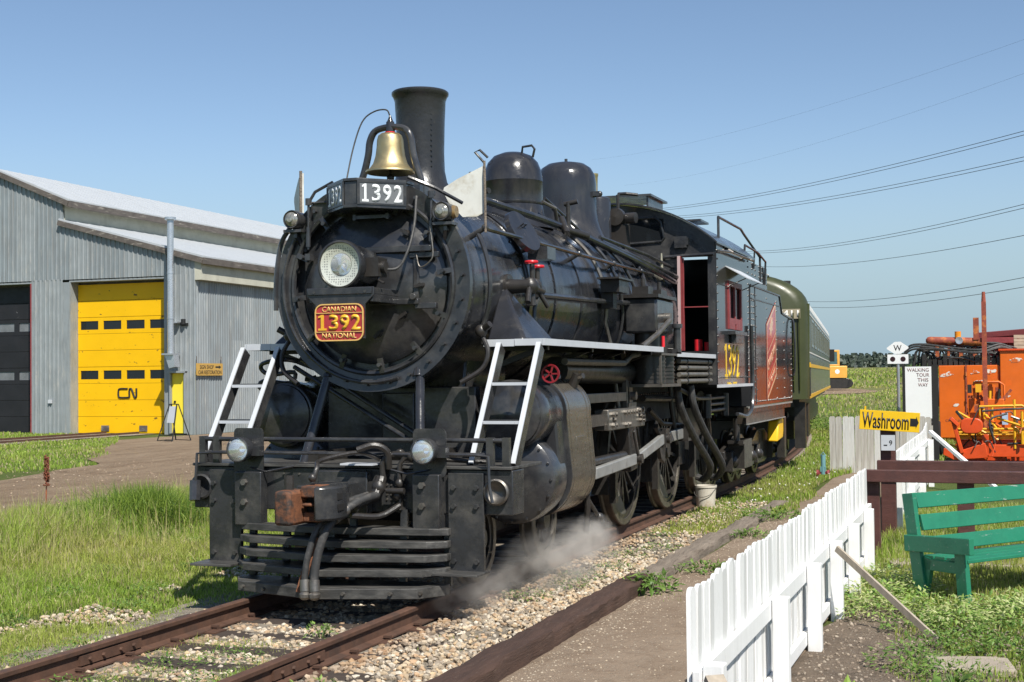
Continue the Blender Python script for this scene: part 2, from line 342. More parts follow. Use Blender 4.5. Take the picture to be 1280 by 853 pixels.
def strip(name, A, B, mat, m=14, n=60, dz=.004, jit=.15, kind='structure'):
    """sheet between two polylines, edges wandering a little"""
    def res(P):
        P = np.array(P, float); d = np.r_[0, np.cumsum(np.linalg.norm(np.diff(P, axis=0), axis=1))]; t = np.linspace(0, d[-1], n)
        return np.stack([np.interp(t, d, P[:, 0]), np.interp(t, d, P[:, 1])], -1)
    a, b = res(A), res(B); r = np.random.default_rng(abs(hash(name)) % 1000 if False else len(name)*7)
    def wob(): 
        w = r.normal(size=n); w = np.convolve(w, np.ones(5)/5, 'same'); return w[:, None]*jit
    d = (b-a)/np.maximum(1e-6, np.linalg.norm(b-a, axis=1))[:, None]; a = a+d*wob(); b = b+d*wob()
    s = np.linspace(0, 1, m)[None, :, None]; P = a[:, None]*(1-s)+b[:, None]*s
    o = grid_obj(name, P[..., 0], P[..., 1], gz(P[..., 0], P[..., 1])+dz, mat); o['kind'] = kind; return o
strip('dirt_road', [(-9.3, -8), (-8.3, 2), (-7.7, 6.0), (-7.6, 11.5), (-8.6, 20), (-9, 34), (-10, 44)], [(-17.5, -8), (-15.8, 5), (-13.9, 11.8), (-15.8, 17.5), (-20.5, 23.5), (-23.2, 29.0), (-22.9, 44)], 'dirt', 26, 90, .012, .35)
strip('path', [(2.15, -9), (2.15, 1), (2.2, 6), (2.3, 12), (2.2, 17.5)], [(3.92, -9), (3.9, 0), (3.9, 5), (3.8, 12), (3.6, 17.5)], 'path', 24, 120, .012, .03)
strip('garden_soil', [(3.9, -9), (3.9, -3), (3.92, 1.0), (3.95, 2.0)], [(6.5, -9), (5.6, -3), (5.0, -.3), (4.3, 1.9)], 'yard', 14, 60, .010, .12)
strip('gravel_yard', [(-26, 96), (-14, 93), (-6.5, 97), (-4.5, 103)], [(-26, 124), (-14, 122), (-7, 116), (-4.5, 107)], 'dirt', 12, 40, .02, 1.5)
tr_y = np.linspace(-9, 60, 140); bx = np.linspace(-1.75, 1.98, 14)
BX_, BY_ = np.meshgrid(bx, tr_y); BXc = BX_+cx(BY_); rw = 1.98-1.03*sm(5.5, 9, BY_); BX_ = np.where(BX_ > 0, BX_*rw/1.98, BX_); BXc = BX_+cx(BY_); edge = np.clip(np.minimum(BX_+1.75, rw-BX_)/.5, 0, 1)
grid_obj('ballast_bed', BXc, BY_, -.195+.028*edge+.01*np.sin(BX_*7+BY_*3), 'bed')['kind'] = 'structure'
# rails and ties
track = thing('railway_track', None, None, (0, 0, 0)); track['kind'] = 'structure'
RP = [(-.068, -.155), (.068, -.155), (.068, -.143), (.012, -.125), (.009, -.045), (.034, -.035), (.036, -.008), (.028, 0), (-.028, 0), (-.036, -.008), (-.034, -.035), (-.009, -.045), (-.012, -.125), (-.068, -.143)]
for s in (1, -1):
    yy = np.r_[-9, np.linspace(-4, 12, 9), np.linspace(14, 60, 24)]; V = []; F = []; n_ = len(RP)
    for y in yy: V += [(p+.7535*s+float(cx(y)), y, q) for p, q in RP]
    for k in range(len(yy)-1): F += [(k*n_+i, k*n_+(i+1) % n_, (k+1)*n_+(i+1) % n_, (k+1)*n_+i) for i in range(n_)]
    ro = MB().add(V, F).build('rail', 'railrust', track, smooth=30)
    ro.data.materials.append(MT['railtop'])
    for p in ro.data.polygons:
        if p.normal.z > .8 and p.center.z > -.006: p.material_index = 1
tm = []
for k in range(4):
    m = MB(); nx_ = 14; r = random.Random(k)
    P = [[(x, y+r.uniform(-.01, .01), z+(r.uniform(-.008, .006) if z > -.2 else 0)) for x in np.linspace(-1.28, 1.28, nx_)] for y, z in ((-.11, -.30), (-.115, -.165), (-.1, -.152), (.1, -.152), (.115, -.165), (.11, -.30))]
    m.v = [p for row in P for p in row]
    for a in range(6):
        b_ = (a+1) % 6
        for i in range(nx_-1): m.f.append((a*nx_+i, a*nx_+i+1, b_*nx_+i+1, b_*nx_+i))
    m.f += [tuple(a*nx_ for a in range(6)), tuple(a*nx_+nx_-1 for a in range(5, -1, -1))]; tm.append(m.mesh('tie', 'tie', 30))
tp = MB().box(-.17, .17, -.09, .09, -.156, -.146); tpm = tp.mesh('tie_plate', 'railrust', 0)
spm = MB().box(-.02, .02, -.014, .014, -.16, -.125).box(-.02, .035, -.02, .02, -.128, -.112).mesh('spike', 'railrust', 0)
TIES = [-4.4+.56*i for i in range(44)]
for i, y in enumerate(TIES):
    a = math.atan(float(cx(y+.1)-cx(y-.1))/.2); t = inst('tie', tm[i % 4], track, (float(cx(y))+random.uniform(-.05, .05), y, random.uniform(-.012, .002)), (0, 0, -a+random.uniform(-.02, .02)))
    if y < 2:
        for s in (1, -1):
            p = inst('tie_plate', tpm, track, (.7535*s, y, 0))
            for e in (1, -1): inst('spike', spm, p, (e*.092, e*.05, 0), (0, 0, 0 if e < 0 else math.pi))
for s in (1, -1):
    for d in (-.022, .022):
        m = MB().box(.7535*s+d-.012, .7535*s+d+.012, -2.6, -1.9, -.118, -.052).bolts([(.7535*s+d+.012*np.sign(d), y, -.085) for y in (-2.5, -2.35, -2.15, -2.0)], (np.sign(d), 0, 0), .018, .02); m.build('joint_bar', 'railrust', track)
# siding to the shed door
sid = thing('shed_siding', None, None, (0, 0, 0)); sid['kind'] = 'structure'
for s in (1, -1): MB().box(-26.8+.75*s-.035, -26.8+.75*s+.035, 8, 33.9, -.19, -.11).build('rail', 'railrust', sid)
strip('concrete_apron', [(-28.3, 8), (-28.3, 33.9)], [(-25.3, 8), (-25.3, 33.9)], 'bed', 10, 50, .016, .2)
# ================================================================ STEAM LOCOMOTIVE (rail top z=0, buffer beam front y=0, runs back along +y)
ZC = 2.66
loco = thing('steam_locomotive', 'black steam locomotive with brass bell and red number plate 1392 on its round front', 'locomotive')
# --- boiler and smokebox
sb = MB().lathe([(.0, .60), (.80, .60), (.80, .515), (.945, .50), (.945, .565), (.905, .57), (.905, 2.12), (.0, 2.12)], (0, 0, ZC), 'y', 72).build('smokebox', 'black', loco)
MB().bolts([(.875*math.cos(t), .50, ZC+.875*math.sin(t)) for t in [2*math.pi*(i+.3)/26 for i in range(26)]], (0, -1, 0), .02, .028).build('flange_bolts', 'black', sb)
MB().bolts([(.905*math.cos(t), y, ZC+.905*math.sin(t)) for y in (.66, 2.02) for t in [2*math.pi*i/44 for i in range(44)]], (0, 0, 1), .013, .012).build('rivets', 'black', sb)
door = MB().lathe([(.0, .40), (.12, .405), (.3, .425), (.48, .465), (.60, .515), (.665, .555), (.70, .575), (.70, .61)], (0, 0, ZC), 'y', 64).build('smokebox_door', 'black', loco)
MB().lathe([(.755, .515), (.765, .49), (.785, .485), (.80, .50), (.80, .53)], (0, 0, ZC), 'y', 64, cap=False).build('door_ring', 'black', door)
for a in range(8, 360, 30):
    t = R(a); c, q = math.cos(t), math.sin(t)
    p = Vector((.715*c, .50, ZC+.715*q)); m = MB().bar(p-Vector((c, 0, q))*.06+Vector((0, -.02, 0)), p+Vector((c, 0, q))*.07, .045, .03, (0, 1, 0))
    m.cyl(p+Vector((0, .03, 0)), p+Vector((0, -.07, 0)), .018); m.build('door_clamp', 'black', door)
hb = MB().bar((-.02, .43, ZC+.30), (.62, .43, ZC+.30), .05, .055).bar((.02, .42, ZC-.16), (.50, .42, ZC-.16), .05, .05).bar((.46, .44, ZC-.2), (.66, .44, ZC-.2), .05, .05).bar((.40, .45, ZC+.245), (.68, .45, ZC+.245), .04, .05)
hb.bar((.46, .45, ZC-.2), (.46, .46, ZC+.28), .05, .03, (0, 1, 0)).cyl((.46, .40, ZC-.12), (.46, .36, ZC-.12), .03); hb.build('door_hinge', 'black', door, bevel=.006)
for (x, z, r) in ((.34, ZC-.28, 35), (.10, ZC-.44, 40), (.36, ZC+.45, -30), (-.36, ZC+.1, 60), (.50, ZC-.02, 10)):
    y = .44+.1*((x*x+(z-ZC)**2)**.5); d = Vector((math.cos(R(r)), 0, math.sin(R(r))))
    MB().cyl((x, y+.06, z), (x, y-.06, z), .025).bar(Vector((x, y-.06, z))-d*.045, Vector((x, y-.06, z))+d*.045, .025, .03, (0, 1, 0)).build('door_dog', 'under', door)
MB().bar((-.13, .44, ZC+.60), (.22, .44, ZC+.60), .03, .03).bar((-.12, .52, ZC+.60), (-.12, .42, ZC+.60), .03, .05).bar((.2, .52, ZC+.60), (.2, .42, ZC+.60), .03, .05).build('grab_rail', 'black', door)
MB().tube([(.86*math.cos(R(a)), .475, ZC+.86*math.sin(R(a))) for a in range(150, 292, 6)], .017, 8).build('conduit', 'black', loco)
MB().tube([(-.78, .46, ZC+.55), (-.90, .5, ZC+.4), (-.95, .5, ZC+.1), (-.955, .5, ZC-.2)], .022, 8, sub=5).build('conduit', 'black', loco)
# boiler courses
bo = MB().lathe([(.895, 2.12), (.925, 2.14), (.935, 4.0), (1.0, 5.4), (1.0, 8.4)], (0, 0, ZC), 'y', 72, cap=False).build('boiler', 'boiler', loco)
for y, r in ((2.16, .93), (2.95, .937), (3.85, .94), (4.75, .975), (5.45, 1.006), (6.45, 1.006), (7.4, 1.006), (8.25, 1.006)):
    MB().lathe([(r-.004, y-.035), (r+.006, y-.033), (r+.006, y+.033), (r-.004, y+.035)], (0, 0, ZC), 'y', 72, cap=False).build('boiler_band', 'boiler', bo)
MB().bolts([((r_+.002)*math.cos(R(a)), y, ZC+(r_+.002)*math.sin(R(a))) for y, r_ in ((2.2, .928), (2.9, .932), (5.5, 1.0), (6.4, 1.0), (8.2, 1.0)) for a in range(-40, 221, 5)], (0, 0, 1), .009, .008).build('jacket_rivets', 'boiler', bo)
MB().bolts([(.86*math.cos(R(a)), 8.34, ZC+.86*math.sin(R(a))) for a in range(0, 181, 8)], (0, -1, 0), .012, .01).build('cab_rivets', 'black', bo)
MB().box(-.92, .92, 6.0, 8.34, 1.25, 2.7).build('firebox', 'dark', loco)
MT['coachpale'] = surf('faded_pink_paint', (.45, .33, .32), .5, var=.15)
MB().tube([(1.0, 6.2, 1.55), (1.0, 8.3, 1.5)], .04, 8).tube([(.98, 6.6, 1.4), (1.0, 7.2, 1.2), (1.02, 8.2, 1.15)], .03, 8).tube([(1.0, 7.6, 2.0), (1.02, 7.65, 1.4), (1.05, 7.8, .9)], .03, 8).build('ash_pan_pipes', 'under', loco)
MB().bolts([(.925, 6.1+.12*i, z) for i in range(18) for z in (1.6, 1.9, 2.2)], (1, 0, 0), .016, .02).build('stay_bolts', 'under', loco)
# saddle, frame
sp = [(-1.0, .95), (1.0, .95), (.95, 1.25), (.66, 1.45), (.56, 1.62), (.62, 2.1), (-.62, 2.1), (-.56, 1.62), (-.66, 1.45), (-.95, 1.25)]
MB().prism(sp, 1.25, 2.35, 'y').build('cylinder_saddle', 'black', loco, bevel=.02)
MB().box(-.56, -.42, .28, 10.6, .78, 1.2).box(.42, .56, .28, 10.6, .78, 1.2).box(-.5, .5, .3, .5, .75, 1.05).box(-.5, .5, 3.4, 3.6, .8, 1.2).box(-.6, .6, 4.5, 4.7, .7, 1.6).build('frame', 'under', loco)
MB().box(-.75, .75, 1.1, 1.22, .9, 1.75).box(-.16, .16, 1.05, 1.1, 1.1, 1.7).build('saddle_front', 'black', loco, bevel=.01)
# --- stack
st = MB().lathe([(.40, 3.50), (.36, 3.57), (.30, 3.64), (.255, 3.72), (.233, 3.83), (.228, 4.0), (.236, 4.30), (.246, 4.50), (.262, 4.545), (.276, 4.565), (.276, 4.588), (.262, 4.60), (.215, 4.60), (.205, 4.3), (.205, 3.6)], (0, 1.62, 0), 'z', 48, cap=False).build('smoke_stack', 'stackm', loco)
MB().bolts([(.234*math.cos(R(a)), 1.62+.234*math.sin(R(a)), z) for a in (-40,) for z in np.arange(3.85, 4.48, .05)], (.7, -.7, 0), .009, .008).build('rivets', 'stackm', st)
MB().bolts([(.37*math.cos(R(a)), 1.62+.37*math.sin(R(a)), 3.56) for a in range(0, 360, 24)], (0, 0, 1), .02, .03).build('base_bolts', 'black', st)
# --- bell on its yoke
BX, BY = 0, .93
bell = MB().lathe([(.0, 4.085), (.075, 4.08), (.098, 4.06), (.108, 4.02), (.112, 3.95), (.122, 3.87), (.142, 3.80), (.172, 3.755), (.202, 3.735), (.205, 3.72), (.195, 3.715), (.165, 3.74), (.12, 3.80), (.1, 3.9), (.0, 4.04)], (BX, BY, 0), 'z', 48, cap=False)
bell.v = [(v[0]*1.13, BY+(v[1]-BY)*1.13, v[2]) for v in bell.v]; bell = bell.build('bell', 'brass', loco)
MB().cyl((BX, BY, 3.9), (BX, BY, 3.68), .012).ball((BX, BY, 3.675), .036, 12).build('clapper', 'under', bell)
yk = MB().tube([(-.275, BY, 3.52), (-.275, BY, 3.62), (-.235, BY, 3.75), (-.20, BY, 3.90), (-.185, BY, 4.02), (-.14, BY, 4.11), (-.05, BY, 4.14), (.05, BY, 4.14), (.14, BY, 4.11), (.185, BY, 4.02), (.20, BY, 3.90), (.235, BY, 3.75), (.275, BY, 3.62), (.275, BY, 3.52)], .03, 10, sub=4)
yk.cyl((BX, BY, 4.08), (BX, BY, 4.19), .042, .034).cyl((BX, BY, 4.19), (BX, BY, 4.25), .028, .006); yk.box(-.30, .30, BY-.1, BY+.1, 3.50, 3.58); yk.v = [(v[0]*1.12, v[1], v[2]) for v in yk.v]; yk.build('bell_yoke', 'black', loco)
MB().tube([(0, BY, 4.24), (-.03, BY-.02, 4.30), (-.15, BY-.03, 4.29), (-.26, BY-.05, 4.2), (-.33, BY-.1, 3.95), (-.36, BY-.2, 3.60)], .007, 6, sub=6).build('bell_cord', 'rubber', loco)
MB().cyl((0, BY, 4.075), (0, BY, 4.095), .05).build('bell_nut', 'redpaint', bell)
def slab_one(mat, parent, M4, w, h, t):
    s = w*.17
    p = [(-w/2, -h/2), (w/2, -h/2), (w/2, -h/2+h*.13), (s, -h/2+h*.13), (s, h/2), (-s*.6, h/2), (-w/2, h/2-h*.1), (-w/2, h/2-h*.2), (-s, h/2-h*.16), (-s, -h/2+h*.13), (-w/2, -h/2+h*.13)]
    return local(MB().prism(p, 0, t, 'z'), M4).build('numeral', mat, parent, smooth=0)
# --- number lamp box
nb = MB(); pl = [(-.065, .10), (.065, .10), (.385, .42), (.385, .60), (-.385, .60), (-.385, .42)]
nb.prism([(p[0]*.97, p[1]+.015) for p in pl], 3.335, 3.535, 'z'); nb.prism(pl, 3.535, 3.562, 'z'); nb.prism(pl, 3.305, 3.335, 'z')
box = nb.build('number_box', 'black', loco, bevel=.004)
MT['numglass'] = surf('grey_number_glass', (.13, .135, .14), .25, var=.2, scale=6)
MT['numwhite'] = surf('white_number', (.72, .74, .74), .4, var=.1, scale=9)
for sgn in (1, -1):
    ctr = Vector((.225*sgn, .26-.0, 3.435)); xd = Vector((.707, .707*sgn, 0)); zd = Vector((.707*sgn, -.707, 0))
    M4 = face_m(ctr+zd*-.004, xd, zd)
    pane = local(MB().box(-.205, .205, -.092, .092, 0, .006), M4).build('number_pane', 'numglass', box)
    fr = MB()
    for x0, x1, y0, y1 in ((-.225, -.2, -.103, .103), (.2, .225, -.103, .103), (-.2, .2, .088, .103), (-.2, .2, -.103, -.088)): fr.box(x0, x1, y0, y1, -.004, .012)
    local(fr, M4).build('pane_frame', 'pilot', box)
    for k, ch in enumerate('1392'):
        if ch == '1': slab_one('numwhite', box, M4 @ Matrix.Translation((-.15, 0, .0065)), .06, .155, .003)
        else: text(ch, 'numwhite', box, M4 @ Matrix.Translation((-.150+.1*k, 0, .0065)), .078, .155, .003, .025, 'numeral')
MB().tube([(-.37, .5, 3.6), (-.55, .5, 3.52), (-.62, .5, 3.42)], .014, 6).tube([(-.37, .5, 3.42), (-.62, .5, 3.42)], .014, 6).tube([(.37, .5, 3.6), (.60, .55, 3.50), (.78, .75, 3.38)], .018, 6).build('number_box_stay', 'black', loco)
# --- headlight
HZ = 2.80
hl = MB().lathe([(.0, .42), (.13, .42), (.165, .36), (.185, .2), (.195, .0), (.205, -.02), (.212, -.08), (.205, -.11), (.19, -.115), (.185, -.09)], (0, 0, HZ), 'y', 48, cap=False).build('headlight', 'black', loco)
def perf():
    m, n, b = new_mat('perforated_reflector'); tc = N(n, 'ShaderNodeTexCoord'); v = N(n, 'ShaderNodeTexVoronoi'); v.inputs['Scale'].default_value = 46; v.inputs['Randomness'].default_value = .25
    n.links.new(tc.outputs['Object'], v.inputs['Vector']); f = ramp(n, v.outputs['Distance'], .28, .36)
    n.links.new(mixc(n, f, (.28, .28, .25), (.66, .67, .58)), b.inputs['Base Color']); b.inputs['Roughness'].default_value = .35; b.inputs['Metallic'].default_value = .3; return m
MT['perf'] = perf()
MB().lathe([(.185, -.095), (.16, -.088), (.10, -.075), (.098, -.04), (.09, -.04)], (0, 0, HZ), 'y', 40, cap=False).build('reflector_ring', 'perf', hl)
MB().lathe([(.0, .05), (.05, .03), (.085, -.03), (.098, -.075)], (0, 0, HZ), 'y', 32, cap=False).build('reflector', 'chrome', hl)
MB().lathe([(.098, -.078), (.07, -.1), (.0, -.108)], (0, 0, HZ), 'y', 32, cap=False).build('lens', 'glass', hl)
MB().ball((0, -.01, HZ), .022).build('bulb', 'white', hl)
MB().box(.17, .30, .02, .2, HZ-.1, HZ+.06).cyl((.3, .1, HZ-.02), (.34, .1, HZ-.02), .05).tube([(.3, .1, HZ-.05), (.28, .06, HZ-.13), (.34, .05, HZ-.16)], .012).build('headlight_bracket', 'under', hl)
MB().tube([(.3, .1, HZ-.04), (.40, .2, HZ-.02), (.47, .25, HZ+.12), (.49, .35, HZ+.35), (.47, .45, HZ+.62)], .013, 8, sub=5).build('lamp_cable', 'rubber', loco)
# --- number plate and its shelf
sh = MB().box(-.30, .30, -.115, .5, 2.545, 2.60)
sh.prism([(-.315, 2.605), (.315, 2.605), (.315, 2.535), (.235, 2.46), (.235, 2.17), (-.235, 2.17), (-.235, 2.46), (-.315, 2.535)], -.10, -.085, 'y')
sh.box(-.30, -.27, -.08, .5, 2.48, 2.545).box(.27, .30, -.08, .5, 2.48, 2.545); shelf = sh.build('plate_bracket', 'black', loco, bevel=.004)
MB().bolts([(-.24, -.10, 2.565), (.24, -.10, 2.565)], (0, -1, 0), .016, .02).build('bracket_bolts', 'pilot', shelf)
PM = face_m((0, -.102, 2.31), (1, 0, 0), (0, -1, 0))
plate = local(MB().prism(rrect(.455, .315, .07), 0, .012, 'z'), PM).build('number_plate', 'red', loco); plate['label'] = 'red number plate with gold numerals 1392'
rim = MB(); o = rrect(.455, .315, .07); q = rrect(.435, .295, .062); n_ = len(o)
rim.add([(p[0], p[1], z) for z in (.012, .021) for p in o]+[(p[0], p[1], z) for z in (.012, .021) for p in q], [])
rim.f = [(i, (i+1) % n_, n_+(i+1) % n_, n_+i) for i in range(n_)]+[(2*n_+i, 2*n_+(i+1) % n_, 3*n_+(i+1) % n_, 3*n_+i) for i in range(n_)]+[(n_+i, n_+(i+1) % n_, 3*n_+(i+1) % n_, 3*n_+i) for i in range(n_)]
rim.box(-.218, .218, .077, .083, .012, .021).box(-.218, .218, -.083, -.077, .012, .021)
MT['goldpale'] = surf('plate_pale_gold', (.66, .42, .13), .4, var=.12, scale=14)
local(rim, PM).build('plate_rim', 'goldpale', plate)
text('CANADIAN', 'goldpale', plate, PM @ Matrix.Translation((0, .112, .012)), .32, .045, .006, .008)
text('NATIONAL', 'goldpale', plate, PM @ Matrix.Translation((0, -.112, .012)), .32, .045, .006, .008)
for k, ch in enumerate('1392'):
    if ch == '1': slab_one('gold', plate, PM @ Matrix.Translation((-.158, 0, .012)), .075, .132, .009)
    else: text(ch, 'gold', plate, PM @ Matrix.Translation((-.155+.104*k, 0, .012)), .086, .132, .009, .02, 'numeral')
# --- marker lamps, flags
for sgn in (-1, 1):
    x, z, y = .73*sgn, 3.27, .44
    ml = MB().lathe([(.0, .16), (.06, .15), (.082, .1), (.085, -.05), (.078, -.065), (.068, -.06)], (x, y, z), 'y', 24, cap=False).build('marker_lamp', 'black', loco)
    MB().lathe([(.072, -.05), (.05, -.075), (.03, -.08), (.028, -.09), (.0, -.092)], (x, y, z), 'y', 20, cap=False).build('lens', surf('marker_lens', (.34, .33, .29), .12, metal=.55, var=.5, scale=40), ml)
    MB().lathe([(.06, .0), (.05, .03), (.0, .035)], (x+.075*sgn, y+.04, z), 'x', 16, cap=False).build('side_lens', surf('amber_lens', (.30, .20, .09), .14, metal=.4, var=.4, scale=40), ml) if sgn > 0 else None
    MB().cyl((x, y+.03, z-.07), (x, y+.03, z-.16), .02).box(x-.09, x+.09, y-.04, y+.1, z-.115, z-.09).bar((x, y+.03, z-.14), (x-.05*sgn, .55, z-.28), .03, .03).build('lamp_bracket', 'black', ml)
for p in ([(.60, .44, 3.15), (.63, .43, 2.92), (.60, .42, 2.84), (.51, .42, 2.80), (.47, .43, 2.92)],): MB().tube(p, .007, 6, sub=5).build('lamp_wire', 'steel', loco)
MT['flag'] = surf('white_flag_metal', (.62, .62, .57), .55, var=.12, scale=5, col2=(.42, .38, .30), lo=.5, hi=.75, scale2=6)
fl = MB(); a = Vector((.95, .86, 0)); d = Vector((-.36, .0, 0))
pr = [(0, 3.30), (0, 3.72), (.35, 3.68), (.70, 3.61), (1.02, 3.535), (1.05, 3.50), (.90, 3.40), (.60, 3.27), (.28, 3.27)]
fl.add([tuple(a+d*t+Vector((0, y+.06*math.sin(t*5), z))) for y in (0, .012) for t, z in pr], [tuple(range(9)), tuple(range(17, 8, -1))]+[(i, (i+1) % 9, 9+(i+1) % 9, 9+i) for i in range(9)])
fl.build('flag', 'flag', loco); MB().tube([(.96, .85, 3.12), (.95, .86, 3.76)], .012, 8).build('flag_staff', 'timbergrey', loco)
f2 = MB(); a = Vector((-.76, .62, 0)); d = Vector((-.20, .24, 0))
f2.add([tuple(a+d*t+Vector((o_, o_*.5, z))) for o_ in (0, .025) for t, z in pr], [tuple(range(9)), tuple(range(17, 8, -1))]+[(i, (i+1) % 9, 9+(i+1) % 9, 9+i) for i in range(9)])
f2.build('flag', 'flag', loco); MB().tube([(-.76, .62, 3.1), (-.76, .62, 3.74)], .014, 8).build('flag_staff', 'timbergrey', loco)
for sgn in (-1, 1):
    MB().cyl((.60*sgn, .47, 3.44), (.60*sgn, .46, 3.0), .012).cyl((.60*sgn, .462, 3.2), (.60*sgn, .46, 3.02), .022).cyl((.60*sgn, .47, 3.46), (.60*sgn, .47, 3.40), .03).box(.60*sgn-.025, .6*sgn+.025, .44, .52, 2.9, 2.96).build('lamp_rod', 'black', loco)
# --- domes, safety valves, turret, generator
d1 = MB().lathe([(.46, 3.52), (.40, 3.60), (.36, 3.70), (.345, 3.79), (.352, 3.80), (.352, 3.825), (.345, 3.83), (.345, 4.06), (.348, 4.065), (.345, 4.08), (.33, 4.19), (.29, 4.29), (.22, 4.365), (.12, 4.405), (.0, 4.415)], (0, 4.25, 0), 'z', 56, cap=False).build('sand_dome', 'boiler', loco)
MB().tube([(.14, 4.17, 4.38), (.16, 4.14, 4.45), (.27, 4.14, 4.46), (.30, 4.15, 4.42), (.27, 4.17, 4.33)], .014, 8).tube([(-.30, 4.1, 4.3), (-.40, 4.08, 4.42), (-.34, 4.08, 4.44), (-.25, 4.1, 4.35)], .014, 8).build('lifting_handle', 'black', d1)
d2 = MB().lathe([(.60, 3.50), (.52, 3.58), (.455, 3.70), (.41, 3.82), (.39, 3.95), (.385, 4.25), (.385, 4.30), (.37, 4.42), (.32, 4.51), (.24, 4.565), (.12, 4.59), (.0, 4.595)], (0, 6.28, 0), 'z', 56, cap=False).build('steam_dome', 'boiler', loco)
MB().cyl((0, 6.28, 4.58), (0, 6.28, 4.64), .02).box(.32, .46, 6.2, 6.32, 4.13, 4.19).ball((.45, 6.26, 4.16), .04).build('dome_fitting', 'black', d2)
tu = MB().lathe([(.22, 3.55), (.19, 3.7), (.185, 4.20), (.17, 4.26), (.12, 4.28), (.0, 4.28)], (.08, 7.42, 0), 'z', 28, cap=False).build('steam_turret', 'boiler', loco)
MB().lathe([(.07, 4.26), (.075, 4.34), (.062, 4.36), (.066, 4.56), (.072, 4.57), (.072, 4.60), (.0, 4.6)], (.03, 7.40, 0), 'z', 20, cap=False).build('whistle', 'brass', loco)
g = MB().lathe([(.0, -.16), (.12, -.15), (.13, -.05), (.10, 0), (.10, .14), (.0, .15)], (.28, 7.75, 4.02), 'y', 20, cap=False)
g.cyl((.28, 7.75, 4.1), (.28, 7.75, 4.34), .025).tube([(.28, 7.75, 4.3), (.28, 7.8, 4.36), (.34, 7.95, 4.38), (.5, 8.0, 4.36)], .022, 8).cyl((.42, 7.68, 4.0), (.56, 7.66, 4.0), .075).box(.15, .41, 7.65, 7.9, 3.6, 3.92); g.build('turbo_generator', 'under', loco)
# --- pipes on the boiler
def arc(y, a0, a1, r, n=14, y1=None, zc=ZC):
    y1 = y if y1 is None else y1
    return [(r*math.cos(R(a0+(a1-a0)*i/n)), y+(y1-y)*i/n, zc+r*math.sin(R(a0+(a1-a0)*i/n))) for i in range(n+1)]
def rail_on(z0, y0, y1, r=1.07, rad=.017, n=10):
    pts = []
    for i in range(n+1):
        y = y0+(y1-y0)*i/n; pts.append((math.sqrt(max(.01, r*r-(z0-ZC)**2)), y, z0))
    return pts
for sgn in (1, -1):
    hp = [(p[0]*sgn, p[1], p[2]) for p in rail_on(3.16, .85, 7.0)]; hp[-1] = (hp[-1][0], 7.0, 3.16)
    hr = MB().tube(hp, .023, 8).build('handrail', 'black', loco)
    for y in (.87, 2.3, 3.7, 5.1, 6.4):
        c = Vector((math.cos(R(28)), 0, math.sin(R(28))))
        m = MB().cyl((c.x*.88*sgn, y, ZC+c.z*.88), (c.x*1.08*sgn, y, ZC+c.z*1.08), .028, .022).ball((c.x*1.075*sgn, y, ZC+c.z*1.075), .035); m.build('handrail_stanchion', 'black', hr)
    MB().tube([(p[0]*sgn, p[1], p[2]) for p in arc(.87, 28, -24, .99, 12)], .022, 8).build('curved_pipe', 'black', loco)
    MB().tube([(.42*sgn, 4.05, 3.80), (.52*sgn, 4.2, 3.74)]+[(p[0]*sgn, p[1], p[2]) for p in arc(4.45, 62, -12, 1.0, 16, 4.6)]+[(1.0*sgn, 4.75, 2.2), (1.05*sgn, 4.9, 1.4)], .023, 8).build('sand_pipe', 'steel' if sgn > 0 else 'black', loco)
    MB().tube([(.40*sgn, 4.45, 3.78)]+[(p[0]*sgn, p[1], p[2]) for p in arc(5.0, 60, -25, 1.02, 16, 5.3)], .02, 8).build('sand_pipe', 'black', loco)
    MB().tube([(.30*sgn, 4.5, 3.9)]+[(p[0]*sgn, p[1], p[2]) for p in arc(5.4, 64, 5, 1.04, 14, 5.9)], .02, 8).build('sand_pipe', 'black', loco)
    MB().tube([(p[0]*sgn, p[1], p[2]) for p in arc(6.6, 55, 18, 1.05, 10, 6.4)]+[(1.12*sgn, 6.2, 2.85)], .03, 8).build('feed_pipe', 'black', loco)
MB().tube([(.36, 2.2, 3.62), (.42, 2.6, 3.60), (.62, 4.0, 3.52), (.86, 6.0, 3.33), (.95, 7.4, 3.2), (.97, 8.3, 3.12)], .04, 10, sub=4).build('steam_supply_pipe', 'boiler', loco)
MB().tube([(.66, 5.6, 3.48), (.9, 7.2, 3.30), (1.0, 8.3, 3.2)], .03, 8).tube([(.58, 5.8, 3.56), (.8, 7.3, 3.45), (.9, 8.33, 3.35)], .024, 8).build('cab_pipe', 'black', loco)
v = MB().cyl((.38, 2.3, 3.6), (.38, 2.1, 3.66), .055).box(.32, .46, 1.98, 2.12, 3.58, 3.78).cyl((.36, 2.05, 3.78), (.36, 2.05, 3.86), .03).cyl((.43, 2.05, 3.78), (.43, 2.05, 3.84), .03).cyl((.46, 2.04, 3.66), (.56, 2.0, 3.66), .028); v.build('blower_valve', 'under', loco)
MB().cyl((.30, 2.0, 3.62), (.30, 1.97, 3.62), .02).build('valve_tip', 'redpaint', loco)
j = MB().cyl((.60, 4.2, 3.62), (.74, 3.95, 3.42), .035).cyl((.70, 4.05, 3.47), (.85, 4.35, 3.42), .045).ball((.70, 4.05, 3.47), .06).cyl((.5, 4.6, 3.83), (.66, 4.62, 3.86), .03).cyl((.55, 4.6, 3.5), (.55, 4.6, 3.85), .028); j.build('sander_valve', 'under', loco)
